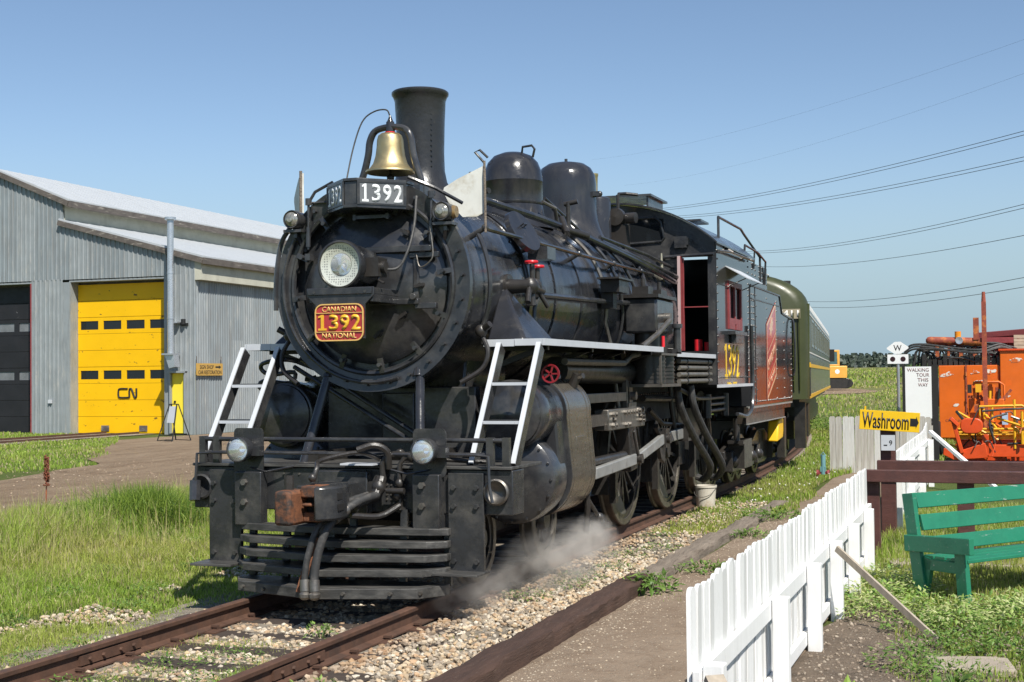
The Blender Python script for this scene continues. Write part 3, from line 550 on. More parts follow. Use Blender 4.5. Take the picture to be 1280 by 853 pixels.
# round lid leaning on the boiler side, check valve with red hand wheels
ax = Vector((.86, -.18, .50)).normalized(); c0 = Vector((.90, 1.95, 3.22))
lid = MB().cyl(c0, c0+ax*.05, .235, .225, 36)
u_, w_, _ = frame(ax); lid.tube([c0+ax*.05+w_*.05-u_*.03, c0+ax*.09+w_*.05-u_*.03, c0+ax*.09+w_*.05+u_*.03, c0+ax*.05+w_*.05+u_*.03], .008, 6)
lid.build('inspection_lid', 'boiler', loco); MB().box(.92, 1.12, 2.1, 2.36, 2.98, 3.1).bar((.9, 1.95, 3.2), (1.02, 2.2, 3.05), .04, .05).build('lid_bracket', 'black', loco)
cv = MB().cyl((.86, 1.55, 2.68), (1.14, 1.55, 2.68), .075, .06).cyl((.9, 1.55, 2.68), (.93, 1.55, 2.68), .12).ball((1.12, 1.58, 2.68), .085).cyl((1.12, 1.62, 2.68), (1.1, 1.95, 2.66), .05).cyl((1.13, 1.52, 2.66), (1.16, 1.4, 2.52), .025).cyl((1.1, 1.7, 2.7), (1.1, 1.7, 2.9), .025).cyl((1.1, 1.85, 2.7), (1.1, 1.85, 2.87), .025).ball((1.1, 1.78, 2.7), .07).cyl((1.1, 1.86, 2.66), (1.17, 1.95, 2.5), .022).cyl((1.12, 1.6, 2.66), (1.14, 1.6, 2.5), .03); cv.build('check_valve', 'under', loco)
for y, z in ((1.68, 2.915), (1.86, 2.885)):
    m = MB().lathe([(.05, -.01), (.062, -.012), (.066, 0), (.062, .012), (.05, .01)], (1.1, y, z), 'z', 18, cap=False)
    for k in range(5): m.bar((1.1, y, z), (1.1+.056*math.cos(k*1.256), y+.056*math.sin(k*1.256), z), .014, .012)
    m.build('hand_wheel', 'redpaint', loco)
hw = MB().lathe([(.07, -.01), (.085, -.012), (.088, 0), (.085, .012), (.07, .01)], (1.42, 1.25, 1.86), 'y', 20, cap=False)
for k in range(5): hw.bar((1.42, 1.25, 1.86), (1.42+.08*math.cos(k*1.256), 1.25, 1.86+.08*math.sin(k*1.256)), .016, .014)
hw.build('hand_wheel', surf('dark_red_wheel', (.2, .01, .015), .4), loco)
# outside steam pipe (triangular cover)
for sgn in (1, -1):
    c = MB(); A = [(.90, .98, 2.16), (.90, 1.85, 2.16), (.86, 1.46, 2.66)]; B = [(1.28, .98, 2.16), (1.28, 1.85, 2.16), (.92, 1.46, 2.68)]
    c.add([(p[0]*sgn, p[1], p[2]) for p in A+B], [(0, 1, 2), (5, 4, 3), (0, 3, 4, 1), (1, 4, 5, 2), (2, 5, 3, 0)]); c.build('steam_pipe_cover', 'boiler', loco, bevel=.03)
    MB().tube([(.95*sgn, .75, ZC-.45), (1.02*sgn, .72, ZC-.6), (.98*sgn, .68, ZC-.75), (.80*sgn, .62, ZC-.87)], .022, 8, sub=4).ball((.95*sgn, .74, ZC-.42), .06).cyl((.95*sgn, .74, ZC-.42), (1.05*sgn, .7, ZC-.36), .03).build('smokebox_drain', 'under', loco)
MB().tube([(1.02, 2.05, 2.63), (1.03, 3.0, 2.65), (1.04, 4.6, 2.68), (1.1, 5.9, 2.72)], .03, 8).tube([(1.02, 2.1, 2.62), (1.0, 2.05, 2.5), (.99, 2.05, 2.16)], .022, 8).build('injector_pipe', 'black', loco)
MB().box(1.0, 1.22, 4.35, 4.75, 2.78, 2.92).box(.98, 1.12, 4.45, 4.6, 2.6, 2.8).box(1.0, 1.26, 4.2, 4.85, 2.92, 2.94).build('mechanical_lubricator', 'under', loco)
# --- running boards with white edges
for sgn in (1, -1):
    def sx(a, b): return (min(a*sgn, b*sgn), max(a*sgn, b*sgn))
    x0, x1 = sx(.9, 1.475); rb = MB().box(x0, x1, .88, 5.25, 2.13, 2.165).build('running_board', 'black', loco)
    x0, x1 = sx(1.478, 1.50); e = MB().box(x0, x1, .86, 5.26, 2.11, 2.17)
    x0, x1 = sx(1.22, 1.476); e.box(x0, x1, .855, .878, 2.11, 2.17); x0, x1 = sx(.93, 1.214); e.box(x0, x1, .85, .878, 2.105, 2.168); e.build('white_edging', 'white', rb)
    x0, x1 = sx(1.0, 1.475); r2 = MB().box(x0, x1, 6.05, 8.36, 2.08, 2.115).build('running_board', 'black', loco)
    x0, x1 = sx(1.478, 1.50); MB().box(x0, x1, 6.02, 8.4, 2.065, 2.12).build('white_edging', 'white', r2)
    m = MB()
    for y in (1.2, 2.6, 3.8, 5.0, 6.3, 7.6): m.bar((.88*sgn, y, 1.92), (1.40*sgn, y, 2.11), .04, .05).bar((.88*sgn, y, 2.1), (1.42*sgn, y, 2.1), .04, .05)
    m.build('board_brackets', 'under', loco)
    MB().tube([(1.25*sgn, 2.2, 1.98), (1.25*sgn, 4.4, 1.98), (1.27*sgn, 4.6, 2.06), (1.27*sgn, 5.1, 2.1)], .035, 8).build('train_pipe', 'steel', loco)
    MB().tube([(1.02*sgn, 2.6, 1.9), (1.02*sgn, 8.2, 1.85)], .14, 14).build('air_reservoir', 'under', loco)
    # ladder up from the deck
    ld = MB()
    ladder = MB().bar((1.10*sgn, .14, 1.09), (1.105*sgn, .83, 2.10), .035, .12).build('ladder', 'black', loco)
    MB().bar((1.47*sgn, .14, 1.09), (1.47*sgn, .83, 2.10), .035, .12).build('stringer', 'black', ladder)
    for x in (1.10, 1.47):
        p0 = Vector((x*sgn, .14, 1.09)); p1 = Vector((x*sgn, .83, 2.10)); up = Vector((0, -.83, .56)); q = up.normalized()*.063
        MB().bar(p0+q, p1+q, .042, .012, up).build('stringer_edge', 'white', ladder)
    for t in (.36, .68):
        y = .14+.69*t; z = 1.09+1.01*t; a_, b_ = sx(1.12, 1.45)
        tr = MB().box(a_, b_, y-.05, y+.12, z-.012, z+.012)
        for k in range(5): tr.box(a_+.02, b_-.02, y-.04+.035*k, y-.025+.035*k, z+.012, z+.02)
        tr = tr.build('tread', 'pilot', ladder); MB().box(a_, b_, y-.062, y-.05, z-.014, z+.012).build('tread_edge', 'white', tr)
    # --- cylinders
    def hull(c1, r1, c2, r2, n=18):
        pts = []
        for i in range(n+1): a = R(-8+188*i/n); pts.append((c1[0]+r1*math.cos(a), c1[1]+r1*math.sin(a)))
        for i in range(n+1): a = R(180+188*i/n-8+0); pts.append((c2[0]+r2*math.cos(a), c2[1]+r2*math.sin(a)))
        return pts
    cy = [(p*sgn, q) for p, q in hull((1.14, 1.50), .315, (1.10, .92), .40)]
    cb = MB().prism(cy, 1.60, 2.38, 'y').build('cylinder', 'jacket', loco)
    MB().prism([((p-1.12*sgn)*.93+1.12*sgn, (q-1.2)*.93+1.2) for p, q in cy], 1.36, 1.62, 'y').build('cylinder_casting', 'black', cb, bevel=.02)
    for y in (1.61, 1.70, 2.27, 2.37):
        MB().prism([((p-1.12*sgn)*1.008+1.12*sgn, (q-1.2)*1.006+1.2) for p, q in cy], y-.012, y+.012, 'y').build('jacket_band', 'black' if y < 1.65 else 'jacket', cb)
    MB().lathe([(.30, 1.55), (.30, 1.22), (.312, 1.2), (.312, .98), (.30, .96), (.285, .955), (.28, .93), (.2, .90), (.06, .89), (.0, .87)], (1.14*sgn, 0, 1.50), 'y', 40, cap=False).build('valve_head', 'black', cb)
    MB().lathe([(.385, 1.5), (.385, 1.3), (.41, 1.28), (.41, 1.14), (.40, 1.09), (.36, 1.06), (.2, 1.03), (.0, 1.02)], (1.10*sgn, 0, .92), 'y', 44, cap=False).build('cylinder_head', 'black', cb)
    MB().bolts([(1.14*sgn+.26*math.cos(t), .955, 1.5+.26*math.sin(t)) for t in [2*math.pi*i/12 for i in range(12)]]+[(1.10*sgn+.375*math.cos(t), 1.065, .92+.375*math.sin(t)) for t in [2*math.pi*i/16 for i in range(16)]], (0, -1, 0), .014, .015).build('head_bolts', 'black', cb)
    x0, x1 = sx(1.452, 1.475); MB().box(x0, x1, 1.85, 2.1, 1.0, 1.27).build('inspection_plate', 'jacket', cb, bevel=.004)
    m = MB()
    for (x, y) in ((1.22, 1.78), (1.34, 2.16)): m.cyl((x*sgn, y, 1.74), (x*sgn+.05*sgn, y-.01, 1.86), .05, .04, 8).cyl((x*sgn+.03*sgn, y, 1.82), (x*sgn+.12*sgn, y-.03, 1.84), .028, None, 8).cyl((x*sgn, y+.06, 1.74), (x*sgn+.04*sgn, y+.06, 1.83), .03, None, 8)
    m.box(min(1.05*sgn, 1.2*sgn), max(1.05*sgn, 1.2*sgn), 1.7, 1.95, 1.8, 1.86); m.build('relief_valves', 'under', cb)
    m = MB().tube([(1.38*sgn, 2.42, 1.05), (1.39*sgn, 2.46, .55), (1.36*sgn, 2.5, .30)], .03, 8).tube([(1.40*sgn, 2.45, .62), (1.42*sgn, 2.75, .42), (1.42*sgn, 2.95, .33)], .02, 8).ball((1.42*sgn, 2.75, .42), .05).cyl((1.3*sgn, 2.9, .33), (1.5*sgn, 2.9, .33), .03); m.build('drain_cocks', 'under', cb)
    # --- crosshead, guides, rods
    x0, x1 = sx(1.08, 1.18); MB().box(x0, x1, 2.38, 4.75, 1.55, 1.65).build('guide_bar', 'steel', loco, bevel=.006)
    x0, x1 = sx(1.03, 1.19); MB().box(x0, x1, 3.95, 5.55, 1.235, 1.465).build('crosshead_guide', 'steel', loco, bevel=.01)
    MB().bolts([(1.19*sgn, y, z) for y, z in ((4.1, 1.41), (4.22, 1.41), (4.16, 1.35), (4.1, 1.29), (4.22, 1.29), (4.62, 1.42), (4.74, 1.42), (4.86, 1.42), (4.98, 1.42), (5.1, 1.42), (5.25, 1.43), (5.4, 1.43), (5.3, 1.36), (5.42, 1.36), (5.3, 1.31), (5.44, 1.31), (4.65, 1.28), (4.8, 1.28))], (sgn, 0, 0), .032, .035).build('guide_bolts', 'steel', loco)
    m = MB().box(x0, x1, 2.5, 3.9, 1.3, 1.42); m.cyl((1.1*sgn, 2.4, .92), (1.1*sgn, 4.9, .92), .045).box(*sx(1.0, 1.2), 2.55, 2.8, 1.42, 1.48).ball((1.2*sgn, 2.9, 1.40), .06).ball((1.2*sgn, 2.9, 1.26), .055); m.build('piston_rod', 'under', loco)
    ch = MB().prism([(4.9, 1.25), (5.25, 1.25), (5.3, .74), (5.0, .72)], *sx(1.0, 1.16), 'x'); ch.bar((1.19*sgn, 5.02, 1.2), (1.19*sgn, 5.28, .78), .03, .06); ch.build('crosshead', 'under', loco, bevel=.01)
    m = MB().box(*sx(1.0, 1.12), 5.1, 5.25, 1.46, 1.70).box(*sx(.98, 1.14), 5.0, 5.35, 1.46, 1.52).cyl((1.06*sgn, 5.2, 1.6), (1.18*sgn, 5.2, 1.6), .05).bar((1.1*sgn, 5.0, 1.45), (1.1*sgn, 4.95, 2.1), .05, .06).bar((1.1*sgn, 5.25, 1.6), (1.1*sgn, 5.1, 2.1), .03, .04).bar((1.1*sgn, 5.16, 1.6), (1.1*sgn, 5.0, 2.1), .02, .03); m.build('valve_gear_link', 'steel', loco)
    MB().prism([(3.45, .74), (3.45, .86), (5.15, .92), (5.15, .79)], *sx(1.12, 1.19), 'x').build('connecting_rod', 'rod', loco, bevel=.012)
    MB().prism([(5.2, .80), (5.2, .91), (6.55, 1.10), (6.55, .97)], *sx(1.13, 1.20), 'x').build('connecting_rod', 'rod', loco, bevel=.012)
    MB().prism([(6.72, .94), (6.72, 1.08), (8.1, 1.11), (8.1, .96)], *sx(1.02, 1.09), 'x').build('side_rod', 'rod', loco, bevel=.012)
    m = MB().box(*sx(1.05, 1.22), 6.48, 6.68, .92, 1.16).cyl((1.0*sgn, 6.58, 1.03), (1.26*sgn, 6.58, 1.03), .06).cyl((1.0*sgn, 5.22, .86), (1.24*sgn, 5.22, .86), .055).prism([(6.3, 1.0), (6.7, .98), (6.62, .72), (6.45, .78)], *sx(1.12, 1.17), 'x').box(*sx(1.0, 1.16), 8.05, 8.25, .93, 1.16).cyl((1.0*sgn, 8.15, 1.04), (1.22*sgn, 8.15, 1.04), .07).bar((1.14*sgn, 6.3, 1.2), (1.14*sgn, 6.6, 1.02), .05, .06); m.build('crank_pin', 'under', loco)
# --- wheels
def spoked(Rw, name, nsp, cw=True):
    w = MB().lathe([(.0, .07), (.10, .07), (.12, .04), (.12, -.10), (.0, -.10)], (0, 0, 0), 'x', 24, cap=False)
    w.lathe([(Rw-.135, .035), (Rw-.075, .035), (Rw-.075, -.08), (Rw-.135, -.08), (Rw-.135, .035)], (0, 0, 0), 'x', 56, cap=False)
    for k in range(nsp):
        t = 2*math.pi*k/nsp; w.bar((-.02, .09*math.cos(t), .09*math.sin(t)), (-.02, (Rw-.12)*math.cos(t), (Rw-.12)*math.sin(t)), .045, .05, (1, 0, 0))
    wm = w.mesh(name, 'under')
    ty = MB().lathe([(Rw-.078, .05), (Rw-.01, .05), (Rw, .04), (Rw+.002, -.04), (Rw+.03, -.055), (Rw+.03, -.085), (Rw-.078, -.085), (Rw-.078, .05)], (0, 0, 0), 'x', 64, cap=False).mesh('tyre', 'tyre')
    cm = None
    if cw:
        p = [((Rw-.11)*math.cos(R(a)), (Rw-.11)*math.sin(R(a))) for a in range(-52, 53, 8)]
        cm = MB().prism(p, -.05, .025, 'x').mesh('counterweight', surf('counterweight_paint', (.10, .095, .08), .45, var=.3))
    return wm, ty, cm
wm, ty, cm = spoked(.80, 'driving_wheel', 15)
for y in (5.9, 8.16, 10.4):
    for sgn in (1, -1):
        w = inst('driving_wheel', wm, loco, (.79*sgn, y, .80), (R(230), 0, 0 if sgn > 0 else math.pi)); inst('tyre', ty, w); inst('counterweight', cm, w)
    MB().cyl((-.78, y, .8), (.78, y, .8), .1).build('axle', 'under', loco)
wm, ty, _ = spoked(.39, 'pilot_wheel', 10, False)
for y in (.98, 2.78):
    for sgn in (1, -1):
        w = inst('pilot_wheel', wm, loco, (.79*sgn, y, .39), (0, 0, 0 if sgn > 0 else math.pi)); inst('tyre', ty, w)
    MB().cyl((-.78, y, .39), (.78, y, .39), .07).build('axle', 'under', loco)
MB().box(-.62, -.54, .6, 3.2, .35, .6).box(.54, .62, .6, 3.2, .35, .6).box(-.6, .6, 1.7, 2.1, .45, .65).build('pilot_truck', 'under', loco)
m = MB()
for sgn in (1, -1):
    for y in (5.0, 7.05, 9.3): m.box(min(.9*sgn, .98*sgn), max(.9*sgn, .98*sgn), y-.05, y+.05, .35, .95).box(min(.70*sgn, .9*sgn), max(.7*sgn, .9*sgn), y-.1, y-.02, .45, .75)
m.build('brake_hangers', 'under', loco)
MB().box(-.7, .7, 6.7, 7.4, .5, 1.3).box(-.85, .85, 8.8, 10.2, .55, 1.35).build('ash_pan', 'under', loco)
# --- air compressor, coolers, hoses under the cab
ac = MB().box(1.02, 1.42, 5.28, 6.14, 2.34, 2.76).build('air_compressor', 'black', loco, bevel=.03)
MB().box(.98, 1.45, 5.24, 6.18, 2.76, 2.80).box(1.1, 1.3, 5.35, 5.6, 2.8, 2.9).box(1.1, 1.36, 5.75, 6.05, 2.8, 2.88).cyl((1.2, 5.5, 2.85), (1.2, 5.5, 3.0), .03).cyl((1.3, 5.9, 2.8), (1.3, 5.9, 2.98), .025).cyl((1.15, 5.7, 2.8), (1.15, 5.7, 2.95), .02).build('compressor_head', 'under', ac)
m = MB()
for y in (5.5, 5.9):
    m.cyl((1.24, y, 2.1), (1.24, y, 2.36), .15, None, 20)
MB.build(m, 'compressor_body', 'under', ac)
for y in (5.47, 5.93):
    c = MB().cyl((1.25, y, 1.74), (1.25, y, 2.08), .21, None, 28)
    for k in range(6): c.cyl((1.25, y, 1.80+.045*k), (1.25, y, 1.815+.045*k), .22, None, 28)
    c.build('air_cylinder', 'under', ac)
MB().box(1.0, 1.49, 5.2, 6.2, 1.70, 1.735).box(1.0, 1.49, 5.2, 6.2, 2.075, 2.10).box(1.46, 1.485, 5.2, 5.23, 1.73, 2.08).build('compressor_frame', 'steel', ac)
MB().tube([(1.44, 5.65, 2.52), (1.50, 5.60, 2.50), (1.44, 5.2, 2.32), (1.36, 4.8, 2.17)], .032, 8).cyl((1.38, 5.66, 2.53), (1.50, 5.66, 2.53), .06).build('compressor_pipe', 'steel', ac)
MB().cyl((1.47, 6.1, 2.12), (1.47, 6.1, 2.42), .045).cyl((1.47, 6.1, 2.42), (1.47, 6.1, 2.47), .065).box(1.42, 1.5, 6.02, 6.2, 2.1, 2.16).build('governor', 'black', ac)
MB().cyl((1.49, 5.28, 2.17), (1.49, 5.28, 2.30), .02).build('red_handle', 'redpaint', ac)
cp = MB()
for x in (1.28, 1.43):
    for k in range(4): cp.cyl((x, 6.35, 1.76+.085*k), (x, 8.3, 1.76+.085*k), .03)
cp = cp.build('cooling_pipes', surf('cooler_pipe_paint', (.11, .10, .085), .45, var=.3, scale=5), loco)
m = MB()
for y in (6.75, 8.05):
    for x in (1.28, 1.43):
        for k in range(4): m.cyl((x, y-.02, 1.76+.085*k), (x, y+.02, 1.76+.085*k), .042, None, 10)
m.build('pipe_clamps', 'under', cp)
m = MB()
for k in range(3): m.cyl((1.25, 8.9, 1.5-.09*k), (1.25, 10.2, 1.5-.09*k), .028)
for y in (8.9, 10.2): m.cyl((1.25, y, 1.22), (1.25, y, 1.56), .06, None, 10)
m.tube([(1.3, 6.9, 1.66), (1.3, 8.0, 1.52), (1.28, 8.9, 1.5)], .03, 8); m.build('lower_cooler', 'under', loco)
for dx, dy in ((0, 0), (.10, .35)):
    MB().tube([(1.25+dx, 7.0+dy, 1.7), (1.28+dx, 7.1+dy, 1.4), (1.32+dx, 7.7+dy, 1.0), (1.34+dx, 8.3+dy, .72), (1.34+dx, 8.65+dy, .52), (1.22+dx, 8.8+dy, .36), (1.1+dx, 8.85+dy, .38)], .05, 10, sub=5).build('sand_hose', 'rubber', loco)
# --- cab
def arcroof(x): return 4.27-(2.29-math.sqrt(2.29**2-x*x))
cabp = [(x, arcroof(x)) for x in np.linspace(1.5, -1.5, 25)]
fw = MB()   # front wall built round door and window openings
def wall_strip(x0, x1, z0, z1t, y=8.35, t=.02): 
    n = max(1, int((x1-x0)/.1)); xs = np.linspace(x0, x1, n+1)
    for a, b in zip(xs[:-1], xs[1:]):
        za = arcroof(a) if z1t is None else z1t; zb = arcroof(b) if z1t is None else z1t
        fw.add([(a, y, z0), (b, y, z0), (b, y, zb), (a, y, za), (a, y+t, z0), (b, y+t, z0), (b, y+t, zb), (a, y+t, za)], [(0, 1, 2, 3), (7, 6, 5, 4), (0, 4, 5, 1), (3, 2, 6, 7), (0, 3, 7, 4), (1, 5, 6, 2)])
for s_ in (1, -1):
    for a, b, z0, z1 in ((1.40, 1.5, 1.7, None), (1.04, 1.4, 3.49, None), (1.04, 1.4, 1.7, 2.17), (.78, 1.04, 1.7, None), (.26, .78, 1.7, 3.74), (.26, .78, 4.05, None), (0, .26, 1.7, None)):
        x0, x1 = (a, b) if s_ > 0 else (-b, -a)
        z1_ = z1
        if (a, z0) == (.26, 4.05): wall_strip(x0, x1, 4.05, None)
        else: wall_strip(x0, x1, z0, z1_)
cabw = fw.build('cab_front_wall', 'black', loco, smooth=0)
MB().box(.26, .78, 8.36, 8.365, 3.74, 4.06).build('front_window', 'darkglass', cabw)
wf = [(.25, 3.75), (.27, 4.04), (.30, 4.07), (.66, 4.07), (.74, 4.0), (.79, 3.78), (.75, 3.73), (.30, 3.71), (.25, 3.75)]
MB().tube([(x, 8.34, z) for x, z in wf], .018, 8).build('window_rim', 'pilot', cabw)
MB().box(.95, 1.12, 8.26, 8.34, 3.62, 3.78).box(1.1, 1.14, 8.28, 8.34, 3.66, 3.76).cyl((.8, 8.30, 3.5), (1.5, 8.30, 3.52), .024).cyl((.72, 8.3, 3.48), (.8, 8.3, 3.5), .04).build('cab_front_fittings', 'black', cabw)
MB().tube([(.85, 7.9, 3.1), (.85, 7.9, 3.3)], .04, 10).cyl((.85, 7.9, 3.3), (.85, 7.9, 3.52), .025, .012).build('pop_valve', surf('pale_brass', (.42, .38, .28), .45, metal=.6), loco)
for x in (1.5, -1.52):
    sgn = 1 if x > 0 else -1
    w = MB()
    for y0, y1, z0, z1 in ((8.37, 9.12, 1.69, 3.71), (10.12, 10.9, 1.69, 3.71), (9.12, 10.12, 1.69, 2.62), (9.12, 10.12, 3.2, 3.71)): w.box(x, x+.02, y0, y1, z0, z1)
    cs = w.build('cab_side', 'tend' if 'tend' in MT else 'black', loco, smooth=0)
    MB().bolts([(x+(.02 if sgn > 0 else 0), y, 1.80) for y in np.arange(8.45, 10.9, .085)]+[(x+(.02 if sgn > 0 else 0), 8.42, z) for z in np.arange(1.9, 3.65, .12)]+[(x+(.02 if sgn > 0 else 0), 10.84, z) for z in np.arange(1.9, 3.65, .09)], (sgn, 0, 0), .014, .012).build('rivets', 'pilot', cs)
    wn = MB().box(x+.0, x+.015, 9.14, 10.1, 2.64, 3.18).build('cab_window', 'darkglass', cs)
    fr = MB(); xo = x+.021 if sgn > 0 else x-.02
    for y0, y1, z0, z1 in ((9.12, 9.2, 2.5, 3.2), (9.56, 9.64, 2.58, 3.2), (10.06, 10.14, 2.5, 3.2), (9.2, 9.56, 3.12, 3.2), (9.64, 10.06, 3.12, 3.2), (9.2, 9.56, 2.5, 2.66), (9.64, 10.06, 2.5, 2.66)): fr.box(xo, xo+.03*1, y0, y1, z0, z1)
    fr.build('window_sash', 'redsash', cs)
    aw = MB(); aw.add([(x, 9.02, 3.42), (x, 10.28, 3.42), (x+.34*sgn, 10.28, 3.22), (x+.34*sgn, 9.02, 3.22), (x, 9.02, 3.405), (x, 10.28, 3.405), (x+.34*sgn, 10.28, 3.205), (x+.34*sgn, 9.02, 3.205)], [(0, 1, 2, 3), (7, 6, 5, 4), (0, 3, 7, 4), (1, 5, 6, 2), (2, 6, 7, 3), (0, 4, 5, 1)])
    aw.build('awning', 'white', cs); MB().tube([(x, 9.1, 3.1), (x+.3*sgn, 9.1, 3.22)], .008, 6).tube([(x, 10.2, 3.1), (x+.3*sgn, 10.2, 3.22)], .008, 6).build('awning_stay', 'black', cs)
    x0, x1 = (x+.02, x+.13) if sgn > 0 else (x-.13, x)
    MB().box(x0, x1, 9.14, 10.1, 2.42, 2.47).box(x0+.02*(sgn > 0), x1-.02*(sgn > 0), 9.3, 9.9, 2.30, 2.42).build('arm_rest', 'black', cs)
    MB().box(x0, x0+.06, 8.3, 10.9, 1.66, 1.70).build('cab_sill', 'white', cs)
    M4 = face_m((x+(.0205 if sgn > 0 else -.0005), 9.43, 2.03), (0, sgn, 0), (sgn, 0, 0))
    for k, chh in enumerate('1392'): (slab_one('yellowpaint', cs, M4 @ Matrix.Translation((-.45, 0, 0)), .22, .5, .003) if chh == '1' else text(chh, 'yellowpaint', cs, M4 @ Matrix.Translation((-.45+.30*k, 0, 0)), .26, .50, .003, .02, 'numeral'))
    text('H6g 30%', 'yellowpaint', cs, M4 @ Matrix.Translation((0, -.335, 0)), .74, .075, .003, .02)
    MB().tube([(x+.06*sgn, 8.36, 3.56), (x+.09*sgn, 9.0, 3.60), (x+.09*sgn, 10.9, 3.62)], .022, 8).tube([(x+.02*sgn, 9.1, 3.66), (x+.12*sgn, 9.1, 3.6)], .02, 8).tube([(x+.02*sgn, 10.6, 3.66), (x+.12*sgn, 10.6, 3.6)], .02, 8).build('gutter_rail', 'steel', cs)
    MB().tube([(x+.06*sgn, 10.85, 2.6), (x+.07*sgn, 10.85, 1.5), (x+.05*sgn, 10.5, 1.22), (x+.0*sgn, 9.9, 1.25)], .03, 8, sub=4).build('cab_grab_iron', 'black', cs)
rf = MB(); rp = [(x, arcroof(x)+.0) for x in np.linspace(-1.56, 1.56, 27)]
rf.add([(x, y, arcroof(min(1.56, abs(x)))+dz) for y, dz in ((8.22, .005), (11.25, .005)) for x, _ in rp]+[(x, y, arcroof(min(1.56, abs(x)))+.03) for y in (8.22, 11.25) for x, _ in rp], [])
n_ = 27
for i in range(n_-1): rf.f += [(i, i+1, n_+i+1, n_+i), (2*n_+i, 3*n_+i, 3*n_+i+1, 2*n_+i+1), (i, 2*n_+i, 2*n_+i+1, i+1), (n_+i, n_+i+1, 3*n_+i+1, 3*n_+i)]
rf.f += [(0, n_, 3*n_, 2*n_), (n_-1, 3*n_-1, 4*n_-1, 2*n_-1)]
roof = rf.build('cab_roof', 'black', loco)
MB().box(-.55, .45, 8.95, 10.0, 4.47, 4.50).box(-.5, -.46, 9.0, 9.9, 4.25, 4.47).box(.37, .40, 9.0, 9.9, 4.22, 4.47).box(.5, .9, 10.3, 10.9, 4.22, 4.25).build('roof_hatch', 'black', roof)
MB().box(-1.48, 1.48, 8.4, 10.9, 1.66, 1.72).box(-1.0, 1.0, 8.42, 8.5, 1.7, 3.6).box(-.9, .9, 8.5, 9.0, 1.7, 2.9).box(-1.5, 1.5, 10.86, 10.9, 1.7, 2.3).build('cab_floor', 'dark', loco)
MB().box(1.00, 1.04, 8.22, 8.345, 2.18, 3.50).build('cab_door', 'redsash', cabw); MB().box(1.0, 1.04, 8.205, 8.22, 2.18, 3.5).build('door_edge', 'coachpale', cabw)
MB().box(1.045, 1.06, 8.33, 8.372, 2.18, 3.48).box(1.04, 1.40, 8.335, 8.355, 2.783, 2.797).build('door_frame', 'redsash', cabw)
MB().cyl((1.2, 8.6, 2.18), (1.2, 8.6, 2.34), .06).cyl((1.33, 8.62, 2.18), (1.33, 8.62, 2.30), .05).build('oil_cans', 'redpaint', loco)
MB().tube([(1.35, 9.4, 3.79), (1.35, 9.4, 4.16), (1.35, 11.2, 4.16), (1.35, 11.5, 4.1), (1.35, 13.0, 3.85), (1.35, 13.0, 3.4)], .02, 8).build('roof_handrail', 'black', roof)
# --- pilot, buffer beam and front deck
bb = MB().box(-1.5, 1.5, 0, .28, .71, 1.075).build('buffer_beam', 'pilot', loco, bevel=.008)
MB().box(-1.5, 1.5, -.03, .75, 1.08, 1.105).build('deck', 'slat', loco, bevel=.004)
for sgn, xa, xb in ((1, .95, 1.26), (-1, -1.32, -1.0)):
    s_ = MB().box(xa, xb, -.045, -.003, .25, 1.05).build('step_plate', 'pilot', loco, bevel=.004)
    MB().bolts([(x, -.045, z) for x in (xa+.05, xb-.06) for z in (.93, .78, .33)], (0, -1, 0), .026, .025).build('plate_bolts', 'pilot', s_)
    tr = MB().box(xa-.06, xb+.02, -.26, .04, .235, .255).build('foot_step', 'slat', s_, bevel=.003)
for sgn, xa, xb in ((1, .66, .90), (-1, -1.02, -.76)):
    s_ = MB().box(xa, xb, -.12, -.004, .58, 1.04).build('post_block', 'pilot', loco, bevel=.008)
    MB().bolts([((xa+xb)/2-.03, -.12, .95), ((xa+xb)/2-.03, -.12, .78)], (0, -1, 0), .034, .03).build('block_bolts', 'steel', s_)
for xa, xb, lx in ((.645, .94, .80), (-1.06, -.77, -.93)):
    pr_ = [(xa+(p[0]+.5)*(xb-xa), 1.215+p[1]*.4) for p in rrect(1, 1, .12)]
    s_ = MB().prism(pr_, -.06, -.045, 'y').build('lamp_board', 'pilot', loco)
    lp = MB().lathe([(.0, .05), (.06, .03), (.098, -.04), (.108, -.1), (.108, -.16), (.1, -.165), (.094, -.15)], (lx, -.06, 1.235), 'y', 32, cap=False).build('ditch_lamp', 'black', loco)
    MB().lathe([(.0, -.02), (.04, -.03), (.075, -.07), (.096, -.145)], (lx, -.06, 1.235), 'y', 28, cap=False).build('reflector', 'chrome', lp)
    MB().lathe([(.096, -.15), (.06, -.172), (.0, -.18)], (lx, -.06, 1.235), 'y', 28, cap=False).build('lens', 'glass', lp)
    MB().box(lx+.08, lx+.17, -.14, -.06, 1.18, 1.26).tube([(lx+.02, -.05, 1.08), (lx-.2*np.sign(lx), -.08, 1.04), (lx-.45*np.sign(lx), -.04, 1.09)], .01, 6).build('lamp_bracket', 'black', lp)
m = MB().cyl((-1.42, .02, 1.315), (1.46, .02, 1.315), .020).cyl((-1.40, .03, 1.20), (1.3, .03, 1.20), .015)
m.build('front_railing', 'black', loco)
for x in (-1.42, -1.28, 1.3, 1.44): MB().box(x-.03, x+.03, .0, .05, 1.09, 1.34).build('railing_post', 'black', loco)
MB().tube([(-1.30, -.06, 1.2), (-1.42, -.08, 1.19), (-1.43, -.09, .95), (-1.44, -.1, .82)], .014, 8).tube([(-1.45, -.06, .95), (-1.43, -.1, .78)], .05, 8).tube([(1.20, -.06, 1.2), (1.32, -.08, 1.19), (1.33, -.09, .95), (1.36, -.1, .82)], .014, 8).tube([(-1.3, -.05, 1.2), (1.2, -.05, 1.2)], .013, 8).build('uncoupling_lever', 'black', loco)
